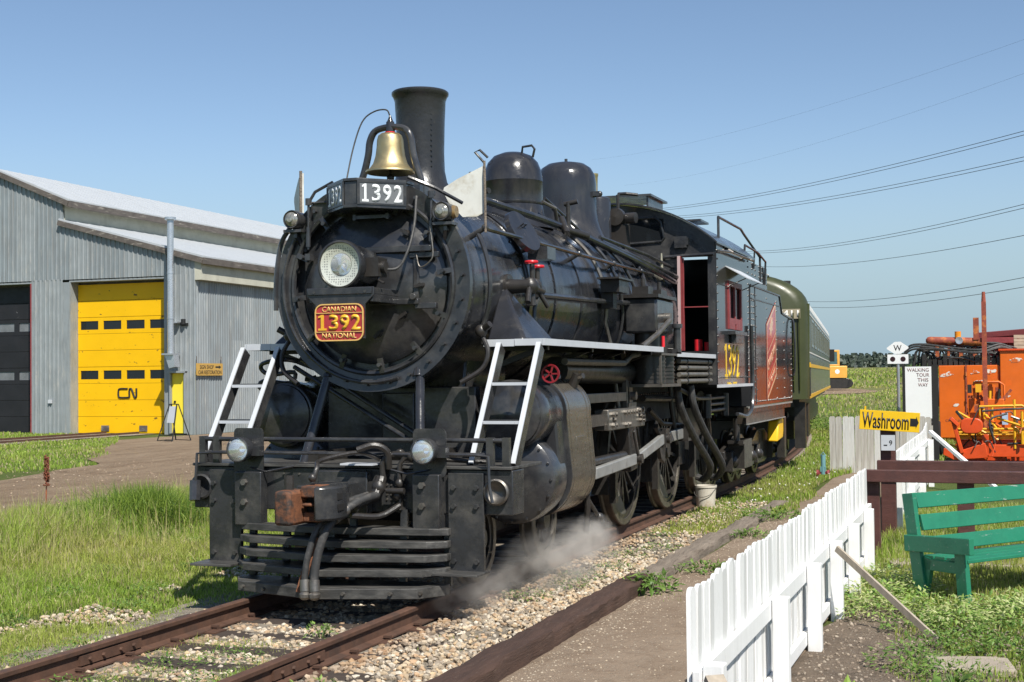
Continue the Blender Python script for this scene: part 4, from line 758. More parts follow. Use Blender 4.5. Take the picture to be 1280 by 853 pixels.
pk = MB().lathe([(.07, .0), (.105, -.01), (.11, -.05), (.095, -.06), (.085, -.04), (.05, -.01), (.0, .0)], (1.37, 0, .90), 'y', 28, cap=False); pk.build('pole_pocket', 'steel', bb)
pk = MB().lathe([(.07, .0), (.105, -.01), (.11, -.05), (.095, -.06), (.085, -.04), (.05, -.01), (.0, .0)], (-1.40, 0, .90), 'y', 28, cap=False); pk.build('pole_pocket', 'pilot', bb)
MB().bolts([(-1.28+.02*i, -.002, z) for i in (0,) for z in (1.0,)]+[(x, 0, z) for x in (.38, .42, .46, .50, .54) for z in (.82, .86, .90, .94)]+[(x, 0, .79) for x in (-.62, -.5, .44)]+[(x, 0, 1.02) for x in (-.6, -.45, .3)], (0, -1, 0), .011, .01).build('beam_bolts', 'steel', bb)
# pilot slats: V in plan, stepping forward towards the bottom
for z, tip, th, dep in ((.60, -.24, .058, .12), (.50, -.34, .058, .12), (.395, -.43, .058, .12), (.285, -.52, .058, .13), (.15, -.64, .085, .30)):
    e0 = -.06+.15*tip; c1 = tip*.62
    outl = [(-.97, e0), (-.82, c1), (0, tip), (.82, c1), (.97, e0)]; inn = [(p, e0+.09) for p, q in outl]
    V = [(p, q, h) for h in (z-th, z) for p, q in outl+inn]; F = []
    for i in range(4): F += [(i, i+1, 10+i+1, 10+i), (5+i, 15+i, 15+i+1, 5+i+1), (10+i, 11+i, 16+i, 15+i), (i, 5+i, 6+i, 1+i)]
    F += [(0, 10, 15, 5), (4, 9, 19, 14)]
    MB().add(V, F).build('pilot_slat', 'slat', loco, smooth=0, bevel=.006)
m = MB()
for x, y0, y1 in ((-.92, -.03, -.06), (.92, -.03, -.06), (-.55, -.08, -.36), (.55, -.08, -.36), (-.1, -.12, -.46), (.1, -.12, -.46)): m.bar((x, y0+.06, .74), (x, y1*.3+.04, .12), .06, .04, (0, 1, 0))
m.build('pilot_stays', 'pilot', loco)
MB().bolts([(-.5, -.53, .11), (.25, -.57, .11), (.62, -.47, .11), (-.75, -.44, .11), (.84, -.37, .11)], (0, -1, 0), .018, .02).build('toe_bolts', 'steel', loco)
# coupler
cpz = .84
def cshr(mb): mb.v = [(.03+(v[0]-.03)*.78, v[1]*.93, cpz+(v[2]-cpz)*.85) for v in mb.v]; return mb
kn = MB().box(-.21, .0, -.98, -.70, cpz-.19, cpz+.14).box(-.17, .04, -.82, -.55, cpz-.17, cpz+.18).box(-.2, .06, -.98, -.84, cpz-.04, cpz+.03)
coup = cshr(MB().prism([(-.11, -.66), (.17, -.66), (.18, -.5), (.13, -.40), (.12, 0.05), (-.12, .05), (-.13, -.45)], cpz-.14, cpz+.15, 'z')).build('coupler', 'rust', loco, bevel=.02)
coup['label'] = 'rusty brown front coupler'
cshr(MB().prism([(-.24, -.98), (-.05, -1.0), (-.02, -.86), (-.03, -.70), (-.20, -.66), (-.26, -.80)], cpz-.19, cpz+.13, 'z')).build('knuckle', 'rust', coup, bevel=.025)
cshr(MB().prism([(.17, -.92), (.24, -.9), (.34, -.80), (.36, -.62), (.30, -.45), (.17, -.45)], cpz-.15, cpz+.17, 'z')).build('guard_arm', 'pilot', coup, bevel=.02)
cshr(MB().box(-.03, .17, -.80, -.6, cpz-.17, cpz-.08).box(-.03, .17, -.84, -.6, cpz+.06, cpz+.17).box(.0, .12, -.86, -.7, cpz-.02, cpz+.01)).build('coupler_jaw', 'rust', coup, bevel=.012)
cshr(MB().box(-.04, .17, -.715, -.70, cpz-.08, cpz+.06).box(.353, .362, -.76, -.66, cpz-.06, cpz+.0).box(.345, .355, -.76, -.68, cpz+.04, cpz+.1)).build('jaw_shade_plate', 'dark', coup)  # dark plates stand in for the shade inside the coupler's holes
MB().box(-.16, .16, -.58, 0, cpz-.1, cpz+.13).box(-.22, .24, -.10, 0, .66, 1.06).build('coupler_shank', 'pilot', coup, bevel=.01)
MB().tube([(-.15, -.72, cpz+.1), (-.15, -.72, cpz+.22)], .04, 10).tube([(.03, -.66, cpz+.16), (.05, -.62, cpz+.28), (.02, -.5, cpz+.33), (.2, -.2, cpz+.38), (.34, -.06, cpz+.32)], .02, 8, sub=4).ball((.03, -.66, cpz+.2), .035).tube([(.2, -.2, 1.24), (.33, -.14, 1.28), (.42, -.08, 1.22), (.42, -.05, 1.08)], .028, 8, sub=4).build('lift_link', 'under', coup)
MB().box(.02, .32, -.16, .02, 1.11, 1.125).build('deck_sheet', 'white', loco)
# brake hoses
for k, (dx, dy) in enumerate(((0, 0), (-.085, .05))):
    h = MB().tube([(.36+dx, -.16, .87), (.28+dx, -.42, .82), (.18+dx, -.66, .67), (.115+dx, -.73, .45), (.09+dx, -.75, .27), (.10+dx, -.76, .17)], .034-.008*k, 12, sub=5).build('brake_hose', 'rubber', loco)
    MB().cyl((.09+dx, -.752, .24), (.10+dx, -.765, .15), .042).ball((.105+dx, -.775, .12), .05, 10, (1, 1.1, .8)).cyl((.20+dx, -.62, .71), (.25+dx, -.50, .78), .045).build('hose_fitting', 'steel', h)
MB().tube([(.36, -.08, 1.0), (.36, -.12, .94), (.34, -.16, .86), (.24, -.34, .8)], .05, 10).tube([(.36, -.04, .98), (.37, -.04, 1.14), (.48, -.03, 1.2), (.60, -.02, 1.17)], .03, 10, sub=4).tube([(.52, -.05, .74), (.52, -.05, 1.12), (.56, -.04, 1.17)], .022, 8).ball((.36, -.12, .93), .065).ball((.52, -.06, .96), .04).ball((.5, -.06, .86), .045).cyl((.42, -.1, .9), (.58, -.1, .9), .025).tube([(.24, -.4, .72), (.40, -.2, .70), (.52, -.06, .78)], .025, 8, sub=4).build('air_pipe', 'under', loco)
MB().tube([(.42, -.03, 1.17), (.9, .1, 1.15), (1.2, .2, 1.13)], .02, 8).ball((.62, -.02, 1.18), .05).ball((.5, 0, 1.2), .045).cyl((.66, .0, 1.16), (.66, .0, 1.27), .03).build('pipe_valve', 'under', loco)
MB().prism([(-.30, -.72), (-.23, -.70), (-.23, -.55), (-.30, -.6)], .1, .5, 'z').build('hose_hook', 'rust', loco) if False else None
MB().bar((-.06, -.72, .13), (.02, -.60, .56), .06, .02, (0, 1, .3)).build('hose_strap', 'rust', loco)
# braces from deck to smokebox
for sgn in (1, -1): MB().cyl((.56*sgn, .28, 1.09), (.44*sgn, .56, 1.92), .042).cyl((.44*sgn, .53, 1.84), (.43*sgn, .58, 1.96), .055).build('smokebox_brace', 'boiler', loco)
MB().cyl((-1.02, .95, 1.95), (.42, .62, 1.22), .022).cyl((-.98, 1.0, 2.03), (.52, .66, 1.24), .022).build('cross_brace', 'black', loco)
MB().tube([(-1.0, 1.0, 2.0), (-1.1, .9, 2.02), (-1.35, .95, 1.99), (-1.4, 1.0, 1.93), (-1.3, 1.0, 1.88), (-1.05, 1.0, 1.9), (-1.1, 1.0, 1.8), (-1.38, 1.0, 1.82), (-1.4, 1.0, 1.74), (-1.1, 1.0, 1.7)], .022, 8, sub=4).build('oil_pipe', 'black', loco)
# ================================================================ TENDER
tender = thing('tender', 'black riveted tender with red tilted leaf emblem, coupled behind the locomotive cab', 'tender', (0, 11.1, 0))
T0 = 11.1
def ty_(y): return y-T0
body = MB()
prof = [(11.15, 1.33), (15.55, 1.33), (15.55, 2.88), (14.35, 2.95), (14.1, 3.25), (11.15, 3.27)]
body.prism([(ty_(a), b) for a, b in prof], -1.5, 1.5, 'x'); tb = body.build('tank', 'tend', tender, smooth=0, bevel=.01)
seam = MB()
for s in (1, -1):
    x0, x1 = (1.5, 1.508) if s > 0 else (-1.508, -1.5)
    seam.box(x0, x1, ty_(11.55), ty_(11.58), 1.36, 3.27); seam.box(x0, x1, ty_(11.15), ty_(15.5), 3.02, 3.05) if False else None
    seam.bar((1.505*s, ty_(11.2), 3.05), (1.505*s, ty_(14.1), 3.05), .012, .02)
    pr2 = [(ty_(11.15), 3.27), (ty_(14.1), 3.25), (ty_(14.35), 2.95), (ty_(15.55), 2.88)]
    for a, b in zip(pr2[:-1], pr2[1:]): seam.bar((1.505*s, a[0], a[1]-.01), (1.505*s, b[0], b[1]-.01), .022, .028)
seam.build('seam_strip', 'pilot', tb)
rv = []
for s in (1, -1):
    for y in (11.25, 11.40, 11.47, 11.65, 12.7, 13.75, 14.6, 15.45):
        for z in np.arange(1.42, 3.2 if y < 14.2 else 2.85, .10 if y < 11.6 or y > 15 else .17): rv.append((1.5*s, ty_(y), z))
    for y in np.arange(11.7, 15.4, .16): rv.append((1.5*s, ty_(y), 1.4))
MB().bolts([p for p in rv if p[0] > 0], (1, 0, 0), .016, .01).bolts([p for p in rv if p[0] < 0], (-1, 0, 0), .016, .01).build('rivets', 'pilot', tb)
cb = MB()
for s in (1, -1): cb.box(min(1.33*s, 1.35*s), max(1.33*s, 1.35*s), ty_(11.2), ty_(13.7), 3.25, 3.70)
cb.box(-1.33, 1.33, ty_(11.2), ty_(11.23), 3.25, 3.70).box(-1.33, 1.33, ty_(13.67), ty_(13.7), 3.25, 3.70); cb.build('coal_bunker', 'tend', tender, smooth=0)
MB().bolts([(1.35, ty_(y), z) for y in (11.3, 11.55, 12.2, 12.5, 12.9, 13.2, 13.6) for z in np.arange(3.32, 3.68, .09)], (1, 0, 0), .018, .012).build('rivets', 'pilot', tender)
MB().box(-1.45, 1.45, ty_(11.1), ty_(15.6), 1.22, 1.32).box(1.30, 1.44, ty_(10.95), ty_(14.9), 1.06, 1.215).box(-1.44, -1.30, ty_(10.95), ty_(14.9), 1.06, 1.215).build('tender_frame', surf('brown_sill_paint', (.035, .028, .022), .3, var=.3), tender)
MB().box(1.42, 1.5, ty_(11.1), ty_(15.5), 1.30, 1.33).box(1.40, 1.46, ty_(11.0), ty_(14.9), 1.045, 1.06).build('sill_edge', 'rod', tender)
MT['emblem'] = surf('emblem_red', (.48, .06, .05), .14, var=.12, scale=5, rvar=.04)
MT['emblemgold'] = surf('emblem_gold', (.70, .42, .25), .2, var=.1, scale=5)
# tilted square emblem on both sides
for s in (1, -1):
    M4 = face_m((1.503*s, ty_(13.12), 2.25), (0, s, 0), (s, 0, 0)) 
    def para(w, h, sk): return [(-w/2, -h/2-sk*w/2), (w/2, -h/2+sk*w/2), (w/2, h/2+sk*w/2), (-w/2, h/2-sk*w/2)]
    e = local(MB().prism(para(1.0, 1.28, .42), 0, .003, 'z'), M4).build('emblem', 'emblem', tb)
    o = para(1.0, 1.28, .42); q = para(.9, 1.17, .42); rm = MB().add([(p[0], p[1], .0065) for p in o+q], [(i, (i+1) % 4, 4+(i+1) % 4, 4+i) for i in range(4)])
    for zz in (-.35, .12): rm.add([(-.45, zz-.19-.012, .0065), (.45, zz+.19-.012, .0065), (.45, zz+.19+.012, .0065), (-.45, zz-.19+.012, .0065)], [(0, 1, 2, 3)])
    local(rm, M4).build('emblem_border', 'emblemgold', e, smooth=0)
    leaf = [(0, -.15), (.03, -.02), (.16, -.05), (.13, .02), (.22, .1), (.15, .12), (.16, .2), (.07, .15), (.05, .22), (0, .32), (-.05, .22), (-.07, .15), (-.16, .2), (-.15, .12), (-.22, .1), (-.13, .02), (-.16, -.05), (-.03, -.02)]
    local(MB().prism([(p*.9, q*.9+.34+.35*p) for p, q in leaf], .0035, .0055, 'z'), M4).build('leaf', 'emblemgold', e, smooth=0)
    text('CANADIAN', 'emblemgold', e, M4 @ Matrix(((1, 0, 0, 0), (.42, 1, 0, -.115), (0, 0, 1, .0035), (0, 0, 0, 1))), .78, .2, .002, .01)
    text('NATIONAL', 'emblemgold', e, M4 @ Matrix(((1, 0, 0, 0), (.42, 1, 0, -.48), (0, 0, 1, .0035), (0, 0, 0, 1))), .78, .12, .002, .01)
wm2, ty2, _ = spoked(.43, 'truck_wheel', 12, False)
for yc in (12.0, 14.3):
    tr = MB()
    for s in (1, -1):
        x0, x1 = (1.0, 1.1) if s > 0 else (-1.1, -1.0)
        tr.prism([(ty_(yc-1.1), .62), (ty_(yc-.4), .85), (ty_(yc+.4), .85), (ty_(yc+1.1), .62), (ty_(yc+1.1), .42), (ty_(yc+.4), .25), (ty_(yc-.4), .25), (ty_(yc-1.1), .42)], x0, x1, 'x')
        for dy in (-.12, 0, .12): tr.cyl((1.05*s, ty_(yc+dy*1.3), .3), (1.05*s, ty_(yc+dy*1.3), .82), .06, None, 10)
        for dy in (-.82, .82): tr.box(min(1.0*s, 1.2*s), max(1.0*s, 1.2*s), ty_(yc+dy-.15), ty_(yc+dy+.15), .3, .62).ball((1.18*s, ty_(yc+dy), .46), .1)
    tr = tr.build('truck', 'under', tender, bevel=.01)
    for dy in (-.82, .82):
        for s in (1, -1):
            w = inst('truck_wheel', wm2, tr, (.79*s, ty_(yc+dy), .43), (0, 0, 0 if s > 0 else math.pi))
            inst('tyre', ty2, tr, (.79*s, ty_(yc+dy), .43), (0, 0, 0 if s > 0 else math.pi))
MB().prism([(ty_(14.35), .62), (ty_(14.95), .66), (ty_(15.15), .98), (ty_(14.9), 1.06), (ty_(14.5), 1.0)], 1.2, 1.4, 'x').build('yellow_journal_cover', surf('safety_yellow', (.80, .46, .01), .45, var=.1, scale=6), tender, bevel=.03)
MB().box(1.1, 1.36, ty_(11.2), ty_(11.9), .35, .8).box(1.15, 1.4, ty_(10.9), ty_(11.15), .75, .8).cyl((1.28, ty_(11.0), .8), (1.28, ty_(11.0), 1.15), .05).box(1.28, 1.42, ty_(15.0), ty_(15.2), .3, 1.05).tube([(1.3, ty_(15.3), .9), (1.3, ty_(15.5), .5), (1.3, ty_(15.9), .35)], .04, 8).build('tender_steps', 'under', tender)
MB().tube([(1.36, ty_(11.4), 3.66), (1.38, ty_(11.4), 3.92), (1.38, ty_(12.6), 3.90), (1.38, ty_(13.4), 3.80), (1.36, ty_(13.4), 3.4)], .018, 8).tube([(1.38, ty_(12.3), 3.90), (1.36, ty_(12.3), 3.6)], .015, 8).build('tender_handrail', 'black', tender)
MB().box(-.4, .5, ty_(13.7), ty_(14.6), 3.2, 3.42).cyl((.1, ty_(15.0), 2.9), (.1, ty_(15.0), 3.2), .3, None, 24).build('tank_hatch', 'black', tender)
MB().tube([(1.44, ty_(15.5), 2.85), (1.56, ty_(15.4), 2.8), (1.57, ty_(15.4), 1.9), (1.45, ty_(15.45), 1.8)], .018, 8, sub=4).build('grab_iron', 'black', tender)
rr = Vector((0, 0, 0))
coal = MB()
for i in range(140):
    coal.ball((random.uniform(-1.05, 1.05), ty_(random.uniform(11.3, 13.3)), 3.42+random.uniform(0, .14)), random.uniform(.06, .13), 6, (1, random.uniform(.6, 1), random.uniform(.6, 1)))
tag(coal.build('coal', surf('coal', (.008, .008, .008), .5, var=.3), tender, smooth=20), None, None, kind='stuff')
# ================================================================ COACH behind, swung left on the curve
coach = thing('passenger_coach', 'olive green passenger coach with yellow stripe and pale roof, coupled behind the tender', 'railway coach', (-.02, 17.8, 0), R(5.7))
MT['olive'] = surf('olive_coach_paint', (.045, .052, .013), .3, var=.2, scale=2, rvar=.06)
MT['olivedk'] = surf('olive_coach_roof', (.042, .047, .015), .4, var=.2, scale=2)
MT['coachgrey'] = surf('coach_side_paint', (.13, .14, .11), .22, var=.1, scale=2, rvar=.05)
MT['coachroof'] = surf('pale_coach_roof', (.60, .59, .55), .5, var=.1, scale=2, rvar=.05)
MT['coachyellow'] = surf('coach_yellow', (.75, .42, .02), .35, var=.06)
L = 24.0
def coach_prof():
    p = [(1.5, 1.32), (1.5, 3.22)]
    for a in range(8, 180, 8): p.append((1.5*math.cos(R(a)), 3.22+.76*math.sin(R(a))))
    return p+[(-1.5, 3.22), (-1.5, 1.32)]
lo = MB().prism([(1.5, 1.32), (1.5, 3.23), (-1.5, 3.23), (-1.5, 1.32)], .5, L, 'y').build('side_wall', 'coachgrey', coach, smooth=0)
MB().prism([p for p in coach_prof() if p[1] > 3.21], .5, L, 'y').build('roof', 'coachroof', coach)
for s in (1, -1):
    def sb_(a, b): return (a, b) if s > 0 else (-b, -a)
    MB().box(*sb_(1.50, 1.508), .5, L, 2.30, 3.10).build('window_band', 'olive', lo, smooth=0)
    MB().box(*sb_(1.508, 1.514), .52, L, 1.98, 2.06).build('stripe', 'coachyellow', lo, smooth=0); MB().box(*sb_(1.50, 1.515), .52, L, 1.32, 1.40).build('stripe', 'coachyellow', lo, smooth=0)
    MB().box(*sb_(1.508, 1.52), .5, L, 3.10, 3.13).box(*sb_(1.508, 1.516), .5, L, 2.28, 2.31).build('rail_moulding', 'coachroof', lo, smooth=0)
    for k in range(9):
        y = 2.2+2.35*k; w = MB().box(*sb_(1.509, 1.513), y, y+1.5, 2.5, 3.0).build('window', 'darkglass', lo, smooth=0)
        f = MB()
        for y0, y1, z0, z1 in ((y-.06, y, 2.44, 3.06), (y+1.5, y+1.56, 2.44, 3.06), (y, y+1.5, 3.0, 3.06), (y, y+1.5, 2.44, 2.5), (y+.72, y+.78, 2.5, 3.0)): f.box(*sb_(1.509, 1.522), y0, y1, z0, z1)
        f.build('window_frame', 'coachgrey', w, smooth=0)
end = MB(); pf = coach_prof(); n_ = len(pf)
end.add([(p[0]*k, y, 1.3+(p[1]-1.3)*k2) for y, k, k2 in ((.52, 1.012, 1.006), (.22, 1.0, 1.0), (.06, .94, .975), (.0, .86, .94)) for p in pf], [])
for k in range(3):
    for i in range(n_-1): end.f.append((k*n_+i, k*n_+i+1, (k+1)*n_+i+1, (k+1)*n_+i))
end.f.append(tuple(range(3*n_, 4*n_))); endo = end.build('end_wall', 'olivedk', coach, smooth=50)
MB().box(-.55, .55, -.35, .0, 1.3, 3.3).build('gangway', 'dark', endo, bevel=.03)
MB().box(-.6, -.5, -.38, -.3, 1.2, 3.35).box(.5, .6, -.38, -.3, 1.2, 3.35).box(-.6, .6, -.38, -.3, 3.27, 3.37).build('gangway_frame', 'olive', endo)
nbx = MB().box(.86, 1.36, -.05, .05, 2.98, 3.18).build('number_board', surf('beige_board', (.34, .29, .2), .5, var=.1), endo)
text('7411', 'coachroof', nbx, face_m((1.11, -.051, 3.08), (1, 0, 0), (0, -1, 0)), .44, .15, .003, .02)
m = MB()
for x in (1.22, 1.34):
    m.tube([(x, -.02, 1.5), (x, -.05, 3.1)], .016, 6)
for z in np.arange(1.7, 3.1, .25): m.tube([(1.0, -.03, z), (1.22, -.05, z)], .014, 6)
m.tube([(1.47, .3, 1.4), (1.50, .3, 3.3)], .045, 8); m.build('end_handrails', 'olive', endo)
MB().box(1.44, 1.535, .40, .56, 1.38, 2.0).build('corner_step', 'dark', coach); MB().box(1.42, 1.54, .38, .58, 1.98, 2.08).build('corner_stripe', 'coachyellow', coach)
MB().tube([(-.3, .2, 3.92), (-.1, .1, 4.1), (.55, .12, 4.0), (.72, .15, 3.9), (.72, .2, 3.75)], .015, 6).cyl((-.1, .6, 3.9), (-.1, .6, 4.15), .05).box(-.25, .1, .45, .75, 4.14, 4.3).box(-.2, .0, .4, .5, 4.3, 4.4).build('horn', 'under', coach)
m = MB()
for y in (3.0, 5.0, L-5, L-3):
    for s in (1, -1): m.cyl((.72*s, y, .46), (.84*s, y, .46), .46, None, 28)
m.box(-1.1, 1.1, 2.2, 5.8, .4, .8).box(-1.1, 1.1, L-5.8, L-2.2, .4, .8).box(-1.2, 1.2, 7.5, 16, .55, 1.3).box(-1.3, 1.3, .3, L, 1.15, 1.3).box(1.2, 1.42, .3, .9, .3, 1.25).box(1.3, 1.45, 1.2, 2.4, .5, 1.2); m.build('underframe', 'under', coach)
m = MB()
for y in (3.5, 8, 13, 18): m.cyl((.9, y, 3.75), (.9, y, 4.0), .12, None, 12)
m.build('roof_vents', 'dark', coach); MB().box(1.5, 1.68, L-.6, L-.3, 2.3, 2.75).build('marker_light', 'dark', coach)
# ================================================================ SHED
MT['metalwall'] = surf('weathered_steel_siding', (.245, .275, .29), .5, metal=.15, var=.12, scale=1.2, col2=(.34, .345, .33), lo=.55, hi=.72, scale2=2.5, stretch2=(2, 2, .4), grime=(.20, .195, .185), glo=.46, ghi=.72, gscale=3, gstretch=(4, 4, .2), rvar=.1)
MT['metalwall2'] = surf('weathered_steel_siding_pale', (.285, .31, .32), .5, metal=.15, var=.12, scale=1.4, col2=(.37, .37, .35), lo=.55, hi=.7, scale2=3, stretch2=(2, 2, .4), grime=(.20, .21, .21), glo=.5, ghi=.75, gscale=4, gstretch=(3, 3, .3), rvar=.1)
MT['roofmetal'] = surf('galvanised_roof', (.44, .46, .475), .5, metal=.1, var=.06, scale=1, grime=(.36, .365, .36), glo=.55, ghi=.8, gscale=1)
MT['cream'] = surf('cream_fascia', (.46, .45, .37), .6, var=.12, scale=1.5, grime=(.33, .31, .25), glo=.5, ghi=.8, gscale=2)
MT['fascia'] = surf('dark_weathered_fascia', (.10, .085, .075), .75, var=.4, scale=2, col2=(.3, .27, .23), lo=.55, hi=.7, scale2=4, stretch2=(1, .4, 3))
MT['dooryellow'] = surf('yellow_door_paint', (.80, .455, .004), .45, var=.06, scale=1, col2=(.17, .10, .02), lo=.625, hi=.645, scale2=3.2, stretch2=(.8, 1, 1.3), spec=.25)
MT['doorblack'] = surf('black_door_paint', (.012, .012, .015), .6, var=.3, scale=1.2, col2=(.3, .3, .3), lo=.70, hi=.73, scale2=3)
MT['brightyellow'] = surf('bright_yellow_door', (.84, .66, .05), .45, var=.05, spec=.25)
MT['galv'] = surf('galvanised_pipe', (.55, .57, .60), .3, metal=.7, var=.12, scale=3)
MT['blackpaint'] = surf('flat_black_paint', (.012, .012, .012), .5, var=.2)
shed = thing('railway_shed', 'large grey corrugated steel shed with a tall yellow door', 'shed', (-28, 40, -.2))
OX, OY, OZ = 28, -40, .2
def rel(mb): mb.v = [(v[0]+OX, v[1]+OY, v[2]+OZ) for v in mb.v]; return mb
YF = 33.6
def zroof(x):
    return 10.3-(abs(x+32.6))*.40 if abs(x+32.6) <= 3.3 else 8.17-(abs(x+32.6)-3.3)*.262
def sheet(x0, x1, z0, z1, y=YF, mat='metalwall', pitch=.21, dep=.028):
    m = MB(); xs_ = []; x = x0
    k = max(1, round((x1-x0)/pitch)); p = (x1-x0)/k
    for i in range(k): xs_ += [(x0+i*p, 0), (x0+i*p+.62*p, 0), (x0+i*p+.70*p, -dep), (x0+i*p+.92*p, -dep)]
    xs_.append((x1, 0)); n = len(xs_)
    top = [(z1(a) if callable(z1) else z1) for a, _ in xs_]
    m.v = [(a, y+d, z0) for a, d in xs_]+[(a, y+d, t) for (a, d), t in zip(xs_, top)]; m.f = [(i, i+1, n+i+1, n+i) for i in range(n-1)]
    return rel(m).build('wall_sheet', mat, shed, smooth=0)
DZ = 5.72
for i, x in enumerate(np.arange(-34.0, -23.4, .84)):
    x1 = min(x+.84, -23.3)
    sheet(x, x1, DZ+.1, zroof, mat='metalwall' if i % 3 else 'metalwall2')
for a, b in ((-30.8, -30.1), (-30.1, -29.32), (-24.66, -24.36), (-24.36, -23.68, ), (-23.68, -23.3)):
    sheet(a, b, 2.14 if a == -24.36 else -.2, DZ+.13, YF-.012, 'metalwall2')
for x in np.arange(-42.28, -34.05, .92): sheet(x, min(x+.92, -34.0), DZ+.1, zroof)
for a, b in ((-42.28, -41.2), (-41.2, -40.1), (-40.1, -39.0), (-39.0, -37.9), (-37.9, -36.8), (-36.8, -35.16)): sheet(a, b, -.2, DZ+.13, YF-.012, 'metalwall2')
rel(MB().box(-42.3, -42.2, 33.62, 62, -.2, 6.2)).build('far_wall', 'metalwall', shed); rel(MB().box(-35.9, -35.75, 33.7, 62, 7.6, 9.0)).build('clerestory_wall', 'cream', shed)
for i, y in enumerate(np.arange(33.6, 62, .84)):
    m = MB(); k = 5; P_ = []
    for j in range(k):
        q = .84/k; P_ += [(y+j*q, 0), (y+j*q+.6*q, 0), (y+j*q+.7*q, .028), (y+j*q+.9*q, .028)]
    P_.append((y+.84, 0)); n = len(P_)
    m.v = [(-23.3+d, a, -.2) for a, d in P_]+[(-23.3+d, a, 5.7) for a, d in P_]; m.f = [(j, j+1, n+j+1, n+j) for j in range(n-1)]
    rel(m).build('wall_sheet', 'metalwall' if i % 4 else 'metalwall2', shed, smooth=0)
    if i % 3 != 1:      # lower sheet lapped over the one above
        zt = (1.9, 2.6, 1.2, 3.4)[i % 4]; m = MB(); m.v = [(-23.288+d, a, -.2) for a, d in P_]+[(-23.284+d, a, zt) for a, d in P_]; m.f = [(j, j+1, n+j+1, n+j) for j in range(n-1)]
        rel(m).build('lapped_sheet', 'metalwall2' if i % 4 else 'metalwall', shed, smooth=0)
rel(MB().box(-23.32, -23.02, 33.58, 62, 5.62, 6.36)).build('eave_box', 'cream', shed)
rel(MB().box(-29.45, -29.3, 33.7, 62, 7.6, 9.0)).build('clerestory_wall', 'cream', shed)
rel(MB().box(-23.6, -23.24, 33.5, 33.65, -.2, 6.3)).build('corner_trim', 'metalwall2', shed) if False else None
def roof_slab(x0, z0, x1, z1, name, t=.07):
    n = 30; m = MB(); yy = (33.5, 62)
    m.add([(x0, yy[0], z0), (x1, yy[0], z1), (x1, yy[1], z1), (x0, yy[1], z0), (x0, yy[0], z0-t), (x1, yy[0], z1-t), (x1, yy[1], z1-t), (x0, yy[1], z0-t)], [(0, 1, 2, 3), (7, 6, 5, 4), (0, 4, 5, 1), (1, 5, 6, 2), (2, 6, 7, 3), (3, 7, 4, 0)])
    o = rel(m).build(name, 'roofmetal', shed, smooth=0); s = MB()
    for y in np.arange(33.55, 62, .75): s.bar((x0, y, z0+.004), (x1, y, z1+.004), .04, .022)
    rel(s).build('roof_seams', 'roofmetal', o, smooth=0)
    f = MB().bar((x1, yy[0]-.03, z1-.18), (x1, yy[1], z1-.18), .08, .24).bar((x0, yy[0]-.03, z0-.16), (x1-.02, yy[0]-.03, z1-.18), .06, .2); rel(f).build('fascia', 'fascia', o, smooth=0)
roof_slab(-32.6, 10.42, -28.95, 8.96, 'main_roof'); roof_slab(-32.6, 10.42, -36.3, 8.94, 'main_roof')
roof_slab(-29.45, 8.22, -22.86, 6.50, 'lean_to_roof'); roof_slab(-35.8, 8.22, -42.6, 6.42, 'lean_to_roof')
# yellow sectional door in its recess
DY = 34.05
def sect_door(x0, x1, mat, name, label, glass='dark'):
    d = thing(name, label, None); d.parent = shed
    if 'category' in d: del d['category']
    n = 9; hz = (DZ+.1)/n
    rel(MB().box(x0, x1, DY+.062, DY+.1, -.18, DZ)).build('door_backing', 'fascia', d, smooth=0)
    for k in range(n):
        z0 = -.18+hz*k
        if k in (3, 6): 
            w = (x1-x0)/4; m = MB().box(x0, x1, DY, DY+.06, z0, z0+.16).box(x0, x1, DY, DY+.06, z0+.50, z0+hz-.012)
            for i in range(4): m.box(x0+w*i, x0+w*i+.11*w, DY, DY+.06, z0+.16, z0+.50).box(x0+w*(i+1)-.11*w, x0+w*(i+1), DY, DY+.06, z0+.16, z0+.50)
            s = rel(m).build('door_section', mat, d, smooth=0)
            for i in range(4): rel(MB().box(x0+w*i+.11*w, x0+w*(i+1)-.11*w, DY+.03, DY+.04, z0+.16, z0+.50)).build('door_pane', glass, s, smooth=0)
        else: rel(MB().box(x0, x1, DY, DY+.06, z0, z0+hz-.012)).build('door_section', mat, d, smooth=0, bevel=.006)
    return d
yd = sect_door(-28.95, -24.68, 'dooryellow', 'yellow_door', 'tall yellow sectional door with two rows of dark panes', 'darkglass')
bd = sect_door(-35.1, -30.84, 'doorblack', 'black_door', 'scuffed black sectional door', surf('dusty_pane', (.16, .17, .18), .3, var=.3))
jm = MB()
for a, b in ((-28.96, -24.68), (-35.1, -30.84)): jm.box(a-.06, a, YF+.002, DY+.1, -.2, DZ).box(b, b+.06, YF+.002, DY+.1, -.2, DZ).box(a-.06, b+.06, YF+.002, DY+.1, DZ, DZ+.06)
rel(jm).build('door_jambs', 'metalwall2', shed, smooth=0)
rel(MB().box(-29.32, -28.98, YF-.03, YF+.02, -.2, DZ)).build('pilaster', 'metalwall2', shed); rel(MB().box(-30.86, -30.8, YF-.02, YF+.02, -.2, DZ)).build('door_edge_trim', 'redsash', shed)
